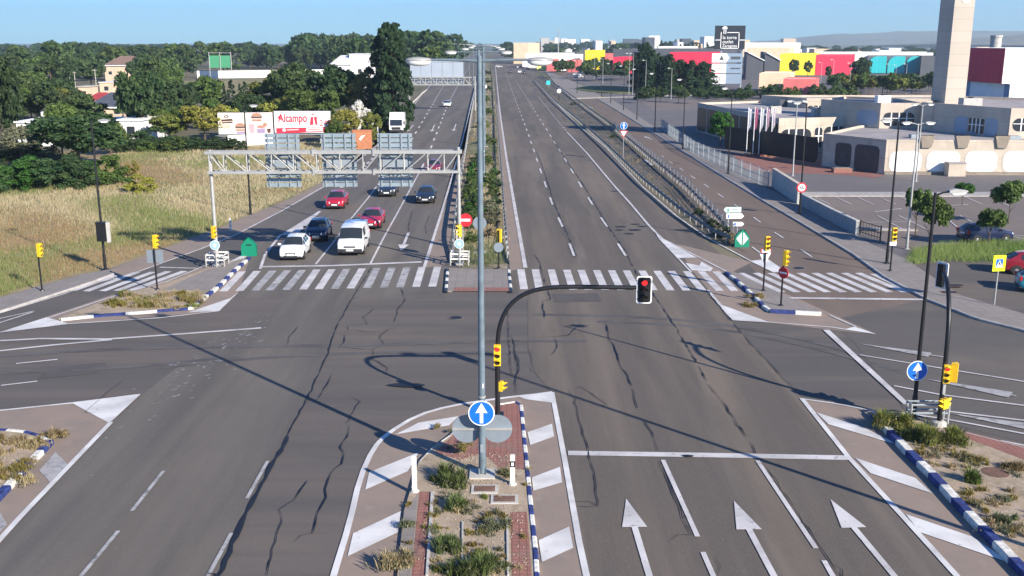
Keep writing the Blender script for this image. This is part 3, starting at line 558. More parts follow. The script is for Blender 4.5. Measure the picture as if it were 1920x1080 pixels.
# ------------------------------------------------------------------ traffic lights
def head(par, loc, rz=0, m=None, lit=None, n=3, size=.30, back=None, blank=False):
    """signal head with its lenses facing local -y"""
    m = m or m_yel; Mx = Matrix.Translation(loc) @ Matrix.Rotation(rz, 4, 'Z'); hh = n*size; b = MB()
    b.box((0,.04,0), (size, .2, hh*1.02), 0, mat=Mx)
    for k in range(n):
        z = hh/2 - size*(k+.5); r = size*.42; vs = []; fs = []; N = 9
        for i in range(N):
            a = math.pi*(-.05 + 1.1*i/(N-1)); vs += [(r*math.cos(a), -.06, z+r*math.sin(a)), (r*1.02*math.cos(a), -.06-.22*(.35+.65*math.sin(max(0,min(math.pi,a)))), z+r*1.02*math.sin(a))]
        for i in range(N-1): fs.append((2*i, 2*i+1, 2*i+3, 2*i+2))
        b.add(vs, fs, 0, Mx)
    p = b.build('signal_head', m, par, 35)
    if back:
        bw, bh, mb, mw = back; q = MB()
        def rr(w, h, r=.09): return [(sx*(w/2-r)+r*math.cos(a), sz*(h/2-r)+r*math.sin(a)) for sx, sz, a0 in ((1,1,0),(-1,1,90),(-1,-1,180),(1,-1,270)) for a in [R(a0+k*22.5) for k in range(5)]]
        q.plate(rr(bw, bh), .0, .03, 1, Mx); q.plate(rr(bw-.1, bh-.1), -.012, .002, 0, Mx); q.build('backboard', [mb, mw], par)
    for k in range(n):
        z = hh/2 - size*(k+.5)
        MB().plate(circ(size*.37, 14, 0, z), -.085, -.055, 0, Mx).build('lens', (m_redon if lit == k else (m_redoff if k == 0 else m_lens)), p)
    return p
# mast with an arm over the near lanes
t = thing('traffic_light', 'black curved mast traffic light reaching over the near lanes, beside the nearest lamp', 'traffic light', (-.59, 39.3, .12))
pts = [(0,0,0),(0,0,1.5),(0,0,3.05),(.07,0,3.75),(.3,0,4.4),(.72,0,4.9),(1.3,0,5.23),(2.0,0,5.38),(2.8,0,5.42),(4.3,0,5.40),(5.55,0,5.38)]
MB().tube(smoothpath(pts, 1), [.105]*4 + [.09]*(len(smoothpath(pts,1))-4), 12).build('mast', m_black, t, 50)
head(t, (5.86,-.05,5.30), 0, m_black, 0, 3, .31, (.62,1.12,m_black,m_wht)); head(t, (.0,-.22,2.62), 0, m_yel, 0, 3, .28); head(t, (.16,-.02,1.25), R(75), m_yel, None, 2, .2)
MB().box((0,0,.02),(.5,.5,.05)).build('base_plate', m_black, t)
t = thing('traffic_light', 'black bowed mast traffic light on the right island with two yellow heads side by side', 'traffic light', (*G(1760,797,.14)[:2], .14))
pts = [(0,0,0),(0,0,1.5),(0,0,3.3),(.04,.15,4.2),(.14,.55,4.95),(.3,1.15,5.45),(.48,1.85,5.65),(.62,2.4,5.68)]
MB().tube(smoothpath(pts, 1), .09, 12).build('mast', m_black, t, 50)
head(t, (.66,2.6,5.55), R(114), m_black, None, 3, .31, (.6,1.1,m_black,m_wht)); head(t, (.02,-.2,2.2), R(-14), m_yel, 0, 3, .24); head(t, (.36,-.1,2.25), R(150), m_yel, None, 3, .25); head(t, (.0,-.16,.95), R(-60), m_yel, None, 2, .2); head(t, (.18,-.05,.95), R(120), m_yel, None, 2, .2)
MB().box((0,-.12,1.6),(.1,.1,.5)).build('terminal_box', m_galv, t); MB().lathe([(.3,0),(.28,.15),(.15,.2)],12).build('footing', m_conc2, t)
def post_light(label, px, top, rz, extra=None, z0=.12, hs=.27, pole=None):
    g = G(*px, z0); t = thing('traffic_light', label, 'traffic light', g); y = g[1]
    h = GZ(top, y) - z0
    MB().tube([(0,0,0),(0,0,h)], .055, 10).build('pole', pole or m_black, t, 40)
    head(t, (.16*math.sin(rz), -.16*math.cos(rz), h-.38), rz, m_yel, None, 3, hs); MB().lathe([(.14,0),(.12,.06),(.06,.1)],10).build('base_plate', pole or m_black, t)
    return t, h
post_light('yellow signal on a black post farthest left, on the beige pavement by the field', (79,545), 457, R(80))
t, h = post_light('yellow signal on a black post between the slip crossing and the dry grass island', (295,543), 441, R(80))
MB().plate([(-.5,h-1.75),(.5,h-1.75),(.5,h-.95),(-.5,h-.95)], .06, .10).build('back_board', m_grey, t)
t, h = post_light('yellow signal above a white triangular sign on the small right island', (1431,545), 444, R(20), hs=.28)
MB().plate([(-.34,h-1.0),(.34,h-1.0),(.34,h-1.05),(.0,h-1.75),(-.34,h-1.05)], .05,.08).build('yield_back', m_wht, t); MB().plate([(-.32,h-.98),(.3,h-.98),(.3,h-.72),(-.32,h-.72)], -.12,-.09).build('back_plate', m_red, t); MB().plate([(-.26,h-.95),(.26,h-.95),(.26,h-.76),(-.26,h-.76)], -.135,-.121).build('plate_panel', m_wht, t)
t, h = post_light('yellow signal above a slim red no-entry sign on the small right island', (1464,573), 471, R(50), hs=.29)
q = MB(); Mx = Matrix.Translation((-.0,-.1,h-1.25)) @ Matrix.Rotation(R(-52),4,'Z'); q.plate(circ(.34), -.02, .02, 0, Mx); q.build('sign_disc', m_red, t); MB().plate([(-.24,-.05),(.24,-.05),(.24,.05),(-.24,.05)], -.035,-.021,0,Mx).build('sign_bar', m_wht, t)
t, h = post_light('small yellow signal with a white plate beside the nearest right pavement lamp', (1669,508), 428, R(6), hs=.29, z0=.13)
MB().plate([(-.22,h-1.15),(.22,h-1.15),(.22,h-.86),(-.22,h-.86)], -.1,-.07).build('plate', m_wht, t)
t, h = post_light('yellow signal with a grey round disc on the right edge of the median', (935,502), 432, R(160), hs=.3)
MB().plate(circ(.33,18,0,h-1.15), -.09,-.05).build('disc', m_grey, t)

# ------------------------------------------------------------------ signs
def arrow_poly(s): return [(-.10*s,-.62*s),(.10*s,-.62*s),(.10*s,.05*s),(.36*s,.02*s),(0,.66*s),(-.36*s,.02*s),(-.10*s,.05*s)]
def round_sign(par, z, r, mr, mf, yo=0, Mx=None):
    Mx = Mx or Matrix.Translation((0,yo,z))
    p = MB().plate(circ(r,28), 0, .03, 0, Mx).build('sign_rim', mr, par)
    MB().plate(circ(r*.92,28), -.006, .0, 0, Mx).build('sign_face', mf, par); return Mx
def up_arrow(par, Mx, r): MB().plate(arrow_poly(r), -.014, -.007, 0, Mx).build('arrow', m_wht, par)
t = thing('traffic_sign', 'large round blue sign with a white up arrow bolted to the nearest lamp pole', 'traffic sign', (-1.06, 33.16, .12))
M_ = round_sign(t, 2.38, .46, m_wht, m_blue, -.01); up_arrow(t, M_, .58); MB().box((0,.035,2.38),(.34,.06,.12)).build('clamp', m_galv, t)
t = thing('traffic_sign', 'pair of grey round sign backs joined by a bar, low on the nearest lamp pole', 'traffic sign', (-1.05, 33.35, .12))
for s in (-1, 1): MB().plate(circ(.52,26,s*.54,1.66), .17, .20).build('sign_disc', m_grey, t)
MB().box((0,.15,1.66),(2.1,.04,.09)).build('crossbar', m_galv, t)
g = G(1712,785,.14); t = thing('traffic_sign', 'round blue sign with a white up arrow on the black lamp of the right island', 'traffic sign', (g[0]-.07, g[1]-.12, .14))
M_ = round_sign(t, 2.08, .42, m_wht, m_blue, -.01); up_arrow(t, M_, .53)
g = G(1499,404,.13); t = thing('traffic_sign', 'round white speed sign with a red rim and the number 50 on a black lamp', 'traffic sign', (g[0], g[1]-.12, .13)); M_ = round_sign(t, 2.5, .45, m_red, m_wht, -.01)
MB().plate(circ(.45,28), -.004,0,0,M_)
for o in t.children:
    if o.name.startswith('sign_face'): o.scale = (.78,1,.78); o.location = (0,0,2.5*.22)
def text(par, s, size, loc, m, name='lettering', rz=0, sx=1.0, th=.008, align='CENTER', rx=90):
    cu = bpy.data.curves.new('lettering', 'FONT'); cu.body = s; cu.size = size; cu.extrude = th; cu.offset = .02 * size if s == 'Alcampo' else 0; cu.align_x = align; cu.align_y = 'CENTER'
    o = bpy.data.objects.new('lettering', cu); COL.objects.link(o); bpy.context.view_layer.update()
    me = bpy.data.meshes.new_from_object(o.evaluated_get(bpy.context.evaluated_depsgraph_get())); bpy.data.objects.remove(o); me.materials.clear(); me.materials.append(m)
    q = link(bpy.data.objects.new(name, me), par); q.location = loc; q.rotation_euler = (R(rx), 0, rz); q.scale = (sx, 1, 1); return q
text(t, '50', .46, (0,-.03,2.5), m_black, 'digits', 0, 1.05)
def post(par, h, r=.04, m=None): return MB().tube([(0,0,0),(0,0,h)], r, 8).build('post', m or m_galv, par, 40)
g = G(1168,302); t = thing('traffic_sign', 'round blue arrow sign above a white yield triangle in the strip beside the side road', 'traffic sign', g); post(t, 4.7)
M_ = round_sign(t, 4.55, .47, m_wht, m_blue, -.06); up_arrow(t, M_, .6)
MB().plate([(-.55,3.95),(.55,3.95),(0,3.0)], -.07,-.04).build('yield_rim', m_red, t); MB().plate([(-.40,3.87),(.40,3.87),(0,3.18)], -.085,-.071).build('yield_face', m_wht, t)
g = G(1864,571,.13); t = thing('traffic_sign', 'fluorescent yellow square pedestrian crossing sign on a pale post at the right pavement', 'traffic sign', g); post(t, 2.85, .045)
Mx = Matrix.Translation((.0,-.06,2.48)) @ Matrix.Rotation(R(10),4,'Z')
MB().plate([(-.40,-.47),(.40,-.47),(.40,.47),(-.40,.47)], 0,.03,0,Mx).build('sign_board', m_fluo, t); MB().plate([(-.22,-.25),(.22,-.25),(.22,.25),(-.22,.25)], -.008,-.001,0,Mx).build('blue_square', m_blue, t)
MB().plate([(-.19,-.2),(.19,-.2),(0,.2)], -.016,-.009,0,Mx).build('white_triangle', m_wht, t); MB().plate([(-.03,.08),(.04,.08),(.05,0),(.1,-.14),(.06,-.14),(0,-.04),(-.06,-.14),(-.1,-.14),(-.03,0)], -.024,-.017,0,Mx).build('walker', m_black, t)
g = G(868,492,.1); t = thing('traffic_sign', 'round red no-entry sign on a post right of the gantry foot', 'traffic sign', g); post(t, 3.4, .05); M_ = Matrix.Translation((.22,-.07,3.0)); MB().plate(circ(.46,26), 0,.03,0,M_).build('sign_disc', m_red, t); MB().plate([(-.32,-.09),(.32,-.09),(.32,.09),(-.32,.09)], -.01,-.001,0,M_).build('sign_bar', m_wht, t)
m_pale = mat('pale_blue_plate', (.26,.42,.56), .5, .06)
for lb, px in (('pale round sign low on the left gantry leg', (408,500)), ('pale round sign low on the right gantry leg', (862,497))):
    g = G(*px, .1); t = thing('traffic_sign', lb, 'traffic sign', (g[0], g[1]-.2, .1)); M_ = round_sign(t, 1.55, .33, m_wht, m_pale, -.12); MB().plate(circ(.12,16), -.02,-.007,0,M_).build('symbol', m_wht, t); post(t, 1.9, .05)
    t = thing('traffic_light', lb.replace('pale round sign low', 'yellow signal fixed'), 'traffic light', (g[0], g[1]-.22, .1)); head(t, (0,-.05,2.45), R(-70 if px[0] > 500 else 70), m_yel, None, 3, .27); MB().box((0,.08,2.4),(.08,.2,.1)).build('bracket', m_black, t)
g = G(905,476); t = thing('traffic_sign', 'dark round sign back on the second median lamp, half hidden by the nearest pole', 'traffic sign', (-2.35,72.8,.03)); MB().plate(circ(.5,24,0,2.2), 0,.04).build('sign_disc', m_grey, t); MB().box((0,.06,2.2),(.3,.08,.1)).build('clamp', m_galv, t)
for lb, px, r in (('small round white sign on a dark post in the separator strip', (1048,192), .55), ('small round white sign back among the median bushes', (910,182), .5)):
    g = G(*px); t = thing('traffic_sign', lb, 'traffic sign', g); post(t, 2.9, .06, m_black); MB().plate(circ(r,20,0,2.9), -.08,-.05).build('sign_disc', m_wht, t); MB().plate(circ(r*.3,12,0,2.9), -.09,-.081).build('sign_dot', m_black, t)
g = G(1028,164); t = thing('traffic_sign', 'small cyan square sign beside the far separator rail', 'traffic sign', g); post(t, 1.9, .06); MB().plate([(-.65,.9),(.65,.9),(.65,2.3),(-.65,2.3)], -.1,-.06).build('sign_board', mat('cyan_sign', (.05,.55,.65), .4, .05), t)
# finger posts
g = G(1364,446); t = thing('direction_sign', 'stack of white and pale green finger signs at the end of the separator rails', 'direction sign', g)
m_mint = mat('mint_board', (.50,.70,.66), .45, .06)
for x in (.0, .72): MB().tube([(x,0,0),(x,0,2.2 if x == 0 else 1.25)], .05, 8).build('post', m_galv, t, 40)
def finger(z, x0, x1, m, right, h=.38):
    p = [(x0,z),(x1,z),(x1+.2,z+h/2),(x1,z+h),(x0,z+h)] if right else [(x0,z),(x1,z),(x1,z+h),(x0,z+h),(x0-.2,z+h/2)]
    MB().plate(p, -.09,-.05).build('finger_board', m, t); MB().plate([(x0+.12,z+.06),(x0+.22,z+.06),(x0+.22,z+.3),(x0+.12,z+.3)], -.10,-.091).build('symbol', m_blue if m is m_wht else m_green, t)
finger(2.05,-.25,.95,m_mint,False,.42); finger(1.55,-.2,1.0,m_wht,True,.42); finger(.95,.35,1.05,m_wht,True,.34)
for z, x in ((2.26,.45),(1.76,.5),(1.12,.75)): MB().box((x,-.095,z),(.5,.006,.07)).build('legend_bar', m_grey, t)
# green gore markers
def gore(label, px, rz, front):
    g = G(*px); t = thing('gore_marker', label, 'gore marker', (g[0], g[1], .02), rz); t.scale = (.78, .78, .9)
    n = 18; vs = []; out = [(0,1.5),(.34,1.26),(.66,.92),(.7,.55),(.7,0),(-.7,0),(-.7,.55),(-.66,.92),(-.34,1.26)]; b = MB()
    b.plate(out, 0, .12); P = [(-.7,0),(-.66,.5),(-.35,.85),(0,.95),(.35,.85),(.66,.5),(.7,0)]
    for (z0, z1, k0, k1) in ((0,.9,1,1),(.9,1.48,1,.28)):
        b.add([(x*k0, y*k0+.05, z0) for x, y in P] + [(x*k1, y*k1+.05, z1) for x, y in P], [(i, i+1, 8+i, 7+i) for i in range(6)])
    b.add([(x*.28, y*.28+.05, 1.48) for x, y in P], [tuple(range(7))]); b.build('shell', m_green, t, 40)
    if front:
        for s in (-1, 1): MB().plate([(s*.07,.18),(s*.07,1.28),(s*.58,.72)], -.02,-.001).build('white_triangle', m_wht, t)
    else: MB().box((.05,-.01,.92),(.5,.02,.09)).build('slot', m_black, t)
    return t
gore('green plastic gore marker seen from behind, at the tip of the left island', (467,481), 0, False); gore('green plastic gore marker with two white triangles on the right gore', (1391,464), 0, True)
# delineator posts
def bollard(label, px, h, band):
    g = G(*px, .12); t = thing('delineator_post', label, 'delineator', g); MB().prism([(-.085,-.05),(.085,-.05),(.06,.06),(-.06,.06)], 0, h).build('post', m_kwhite, t)
    if band: MB().box((0,0,h-.33),(.18,.125,.22)).build('black_band', m_black, t); MB().box((0,-.066,h-.33),(.09,.01,.12)).build('reflector', m_wht, t)
    MB().lathe([(.16,0),(.13,.05),(.1,.06)], 10).build('footing', m_conc2, t)
bollard('plain white delineator post left of the nearest lamp', (778,921), 1.28, False); bollard('white delineator post with a black band right of the nearest lamp', (961,908), 1.1, True)
for i, (px, lb) in enumerate((((433,432),'short white post behind the left gantry leg'), ((858,455),'thin white post on the left median rail near the gantry'))):
    bollard(lb, px, 1.0, False)
# manholes and pull boxes
for lb, px in (('rusty square pull box lid directly below the nearest lamp', (909,918)), ('rusty square pull box lid to the right of the nearest lamp', (946,937))):
    g = G(*px, .12); t = thing('pull_box', lb, 'pull box', g); MB().prism([(-.46,-.33),(.46,-.33),(.46,.33),(-.46,.33)], .0, .035).build('frame', m_conc2, t); MB().prism([(-.35,-.22),(.35,-.22),(.35,.22),(-.35,.22)], .035, .05).build('lid', m_rust, t)
for lb, px, r, z in (('round rusty manhole cover in the soil of the right island', (1866,886), .38, .14), ('round dark manhole cover in the middle of the crossing road', (855,596), .36, .02), ('round manhole cover in the side road lane before its crossing', (1498,503), .36, .016)):
    g = G(*px, z); t = thing('manhole_cover', lb, 'manhole', g); MB().lathe([(r*1.2,0),(r*1.2,.012),(r,.014)], 20, 0).build('ring', m_rust if z > .1 else m_yard, t); MB().lathe([(r*.98,.005),(r*.98,.018)], 20).build('lid', m_rust if z > .1 else m_tar, t)
for lb, px in (('small dark drain grate in the right pavement', (1780,548)), ('second dark drain grate lower on the right pavement', (1792,535))):
    g = G(*px, .13); t = thing('drain_grate', lb, 'drain', g); MB().prism([(-.5,-.3),(.5,-.3),(.5,.3),(-.5,.3)], .0, .012).build('frame', m_rust, t)
    MB().prism([(-.42,-.22),(.42,-.22),(.42,.22),(-.42,.22)], .012, .018).build('grate', m_tar, t)

# ------------------------------------------------------------------ rails
WB = [(0,.45),(.06,.49),(.06,.53),(.0,.58),(.0,.62),(.06,.67),(.06,.71),(0,.75)]
def rail(name, label, px, side, m=None, post_gap=4.0, nmax=60, double=False, z0=.02, flare=None):
    path = densify(gp(px), 3); o0 = Vector(path[0]); t = thing(name, label, 'guardrail', (o0.x, o0.y, z0)); b = MB(); n = len(path); vs = []; K = len(WB)
    for i, q in enumerate(path):
        d = (Vector(path[min(i+1,n-1)]) - Vector(path[max(i-1,0)])).normalized(); o = Vector((-d.y, d.x, 0)) * side
        dz = -.5 * max(0, 1 - i*3/7.0) if flare else 0
        vs += [Vector((q[0]-o0.x, q[1]-o0.y, max(0.02, z+dz))) + o*(a+.09) for a, z in WB]
    b.add(vs, [(i*K+j, i*K+j+1, (i+1)*K+j+1, (i+1)*K+j) for i in range(n-1) for j in range(K-1)]); b.build('beam', m or (m_railk if 'separator' in label or 'dark posts' in label else m_galv), t, 60)
    pm = None; L = plen(path); s = 1.0; k = 0
    while s < L and k < nmax:
        p, d = along(path, s); a = math.atan2(d.y, d.x)
        if pm is None: pm = MB().box((0,0,.36),(.12,.06,.74)).box((0,side*.06,.6),(.1,.12,.2)).build('post', m_galv, t); q = pm
        else: q = pm.copy(); COL.objects.link(q); q.parent = t
        q.location = (p.x-o0.x, p.y-o0.y, 0); q.rotation_euler = (0,0,a); s += post_gap; k += 1
    return t
rail('guardrail', 'galvanised guardrail along the oncoming lanes edge of the median', [(850,492),(852,455),(858,390),(870,310),(882,230),(893,165),(903,122)], 1, flare=1, nmax=50)
rail('guardrail', 'galvanised guardrail with dark posts along the outgoing lanes edge of the median', [(952,496),(949,470),(944,410),(939,330),(932,230),(925,150),(921,122)], -1, flare=1, nmax=90, post_gap=2.0)
rail('guardrail', 'long galvanised guardrail of the separator strip on the main road side', [(1372,461),(1340,447),(1275,402),(1208,346),(1140,280),(1085,230),(1040,192),(1003,152)], 1, nmax=90, post_gap=2.0)
rail('guardrail', 'long galvanised guardrail of the separator strip on the side road side', [(1368,452),(1345,420),(1285,358),(1212,297),(1150,242),(1100,205),(1050,167),(1012,143)], -1, nmax=90, post_gap=2.0)
rail('guardrail', 'pale guardrail beside the far oncoming lanes by the tall cypress', [(765,205),(770,200),(792,178),(800,172)], -1, mat('pale_rail', (.6,.55,.45), .7, .1), nmax=20)
# tall thin railing of posts and rails on the side road edge of the separator
path = densify(gp([(1385,462),(1352,428),(1290,361),(1215,298),(1150,243)]), 2.5); o0 = Vector(path[0]); t = thing('railing', 'dark pedestrian railing of thin posts and rails along the side road separator', 'railing', (o0.x, o0.y, .03))
for z in (.55, .95, 1.25): MB().tube([(p[0]-o0.x, p[1]-o0.y, z) for p in path], .028, 5).build('rail', m_galvd, t)
pm = None
for p in cut(path, 0, plen(path), 2.5):
    if pm is None: pm = MB().tube([(0,0,0),(0,0,1.28)], .035, 6).build('post', m_galvd, t); q = pm
    else: q = pm.copy(); COL.objects.link(q); q.parent = t
    q.location = (p[0]-o0.x, p[1]-o0.y, 0)
def crash_frame(label, px, w, d, z0=.1, rz=0):
    g = G(*px, z0); t = thing('safety_rail', label, 'safety rail', g, rz); b = MB()
    for z in (.45, .8): b.tube([(-w,-d,z),(w,-d,z),(w,d,z),(-w,d,z),(-w,-d,z)], .045, 6)
    b.build('rails', m_wht if z0 < .13 else m_galvd, t)
    for x, y in ((-w,-d),(w,-d),(w,d),(-w,d)): MB().tube([(x,y,0),(x,y,.85)], .05, 6).build('post', m_galv, t)
crash_frame('white tubular safety rail round the left gantry foot', (408,497), .62, .55); crash_frame('white tubular safety rail round the right gantry foot', (862,495), .62, .5); crash_frame('dark tubular safety rail between the blue arrow lamp and the bowed mast', (1737,791), .75, .22, .14)
# ------------------------------------------------------------------ gantries
def strut(b, a, c, r=.05): b.tube([a, c], r, 6)
A = Vector(G(408,500)); Bv = Vector(G(862,497)); t = thing('gantry', 'pale steel truss gantry over the oncoming lanes with three sign backs, nearest gantry', 'gantry', A); D = Bv - A; Lg = D.length; rz = math.atan2(D.y, D.x); t.rotation_euler = (0,0,rz)
for x, zt in ((0,8.0),(Lg,8.15)):
    b = MB().tube([(x,0,.1),(x,0,zt)], [.14,.11], 12); b.box((x,0,.1),(.6,.6,.12)); b.build('leg', m_galv, t, 40)
zt, zb = 7.85, 6.52; b = MB()
for yy in (-.32, .32):
    b.box((Lg/2, yy, zt),(Lg+.5,.17,.20)); b.box((Lg/2, yy, zb),(Lg+.3,.15,.17))
xs = [0,.95,2.5,4.15,5.6,7.15,8.7,10.25,11.4,13.0,14.6,15.7,Lg]
for i, x in enumerate(xs):
    for yy in (-.32, .32): strut(b, (x,yy,zb), (x,yy,zt), .045)
    if i < len(xs)-1:
        x2 = xs[i+1]
        for yy in (-.32, .32): strut(b, (x,yy,zt if i < 6 else zb), (x2,yy,zb if i < 6 else zt), .045)
        strut(b, (x,-.32,zb), (x2,.32,zb), .03); strut(b, (x,-.32,zt), (x2,.32,zt), .03)
b.build('truss', m_galv, t, 40)
for x in (6.95, 11.0): MB().box((x,0,zt),(.14,1.0,.42)).box((x,0,zb),(.14,.95,.36)).build('splice', m_galv, t)
m_slat = mat('sign_back_slats', (.25,.31,.35), .5, .10, 3, metal=.25)
for cx in (4.75, 8.55, 12.35):
    b = MB()
    for k in range(11): b.box((cx, .62, 5.55 + k*.335), (2.35,.06,.26))
    s = b.build('sign_panel', m_slat, t); q = MB()
    for dx in (-.95,-.32,.45,.98): q.box((cx+dx,.55,7.2),(.09,.09,3.6))
    q.build('stiffener', m_galvd, s)
    MB().box((cx,.45,7.05),(1.7,.25,.55)).build('lamp_cabinet', m_galvd, s)
g2 = G(893,204); x1 = GX(766, 232); x2 = GX(890, 232); t = thing('gantry', 'far steel truss gantry with one wide blank sign back beside the tall cypress', 'gantry', (x1, 232, 0)); Lg = x2 - x1
for x in (0, Lg): MB().tube([(x,0,0),(x,0,7.6)], .18, 8).build('leg', m_galv, t, 40)
b = MB(); zt, zb = GZ(145,232), GZ(159,232)
for yy in (-.4,.4): b.box((Lg/2,yy,zt),(Lg+.4,.22,.22)); b.box((Lg/2,yy,zb),(Lg+.4,.22,.22))
for k in range(12):
    xa, xb = Lg*k/12, Lg*(k+1)/12
    for yy in (-.4,.4): strut(b,(xa,yy,zb),(xa,yy,zt),.06); strut(b,(xa,yy,zb if k%2 else zt),(xb,yy,zt if k%2 else zb),.06)
b.build('truss', m_galv, t, 40)
b = MB(); w = GX(869,232) - GX(768,232); z1, z0 = GZ(113,232), GZ(158,232)
for k in range(5): b.box((.2+w*(k+.5)/5, .75, (z0+z1)/2), (w/5-.06,.1,z1-z0))
sp = b.build('sign_panel', mat('sign_back_plain', (.36,.41,.47), .5, .06, .5, metal=.2), t); MB().box((w/2+.2,.68,z0+.2),(w,.05,.15)).box((w/2+.2,.68,z1-.4),(w,.05,.12)).build('stiffener', m_galvd, sp)
# ------------------------------------------------------------------ vehicles: front towards local -y, wheels on z = 0
def carpaint(name, col): return mat(name, col, .28, .04, 6, coat=.6, spec=.5)
SHAPES = {   # stations: y, bottom, belt, roof, half width, half roof width ; G0..G3 glass spans (indices)
 'hatch': dict(st=[(-1.97,.34,.58,.60,.62,.55),(-1.90,.24,.72,.74,.76,.66),(-1.62,.22,.84,.88,.84,.74),(-.98,.22,.95,1.00,.87,.72),(-.22,.22,.97,1.44,.87,.57),(.42,.22,.98,1.50,.87,.56),(.48,.22,.98,1.50,.87,.56),(1.15,.22,1.0,1.46,.87,.55),(1.42,.22,1.0,1.40,.86,.54),(1.88,.28,1.02,1.05,.82,.66),(1.96,.36,.86,.88,.78,.64)], wind=3, side=[4,6], rear=8, wb=(-1.22,1.24), wr=.31),
 'sedan': dict(st=[(-2.22,.36,.56,.58,.66,.56),(-2.12,.24,.70,.72,.80,.68),(-1.75,.22,.80,.83,.88,.76),(-.95,.22,.92,.96,.90,.74),(-.15,.22,.94,1.38,.90,.58),(.45,.22,.95,1.44,.90,.57),(.52,.22,.95,1.44,.90,.57),(1.10,.22,.97,1.39,.90,.56),(1.25,.22,.97,1.36,.90,.55),(1.85,.24,1.0,1.03,.87,.70),(2.15,.30,.96,.98,.84,.70),(2.24,.40,.80,.82,.80,.66)], wind=3, side=[4,6], rear=8, wb=(-1.38,1.36), wr=.32),
 'suv': dict(st=[(-2.16,.40,.72,.74,.68,.58),(-2.08,.28,.90,.92,.82,.70),(-1.75,.26,1.0,1.04,.91,.78),(-1.05,.26,1.08,1.13,.93,.76),(-.35,.26,1.10,1.58,.93,.62),(.35,.26,1.11,1.64,.93,.62),(.42,.26,1.11,1.64,.93,.62),(1.30,.26,1.13,1.60,.93,.61),(1.55,.26,1.13,1.55,.92,.60),(2.02,.32,1.15,1.18,.88,.70),(2.12,.42,.95,.97,.84,.68)], wind=3, side=[4,6], rear=8, wb=(-1.32,1.34), wr=.36),
 'van': dict(st=[(-2.35,.36,.66,.70,.74,.64),(-2.28,.26,.88,.90,.86,.74),(-2.0,.24,1.02,1.06,.93,.80),(-1.62,.24,1.12,1.18,.95,.82),(-.95,.24,1.16,1.86,.95,.78),(-.45,.24,1.17,1.95,.95,.80),(.05,.24,1.18,1.96,.95,.80),(.12,.24,1.18,1.97,.95,.80),(1.6,.24,1.18,1.97,.95,.80),(2.3,.26,1.18,1.94,.95,.80),(2.38,.30,1.1,1.80,.93,.78)], wind=3, side=[4,5], rear=None, wb=(-1.45,1.5), wr=.33),
}
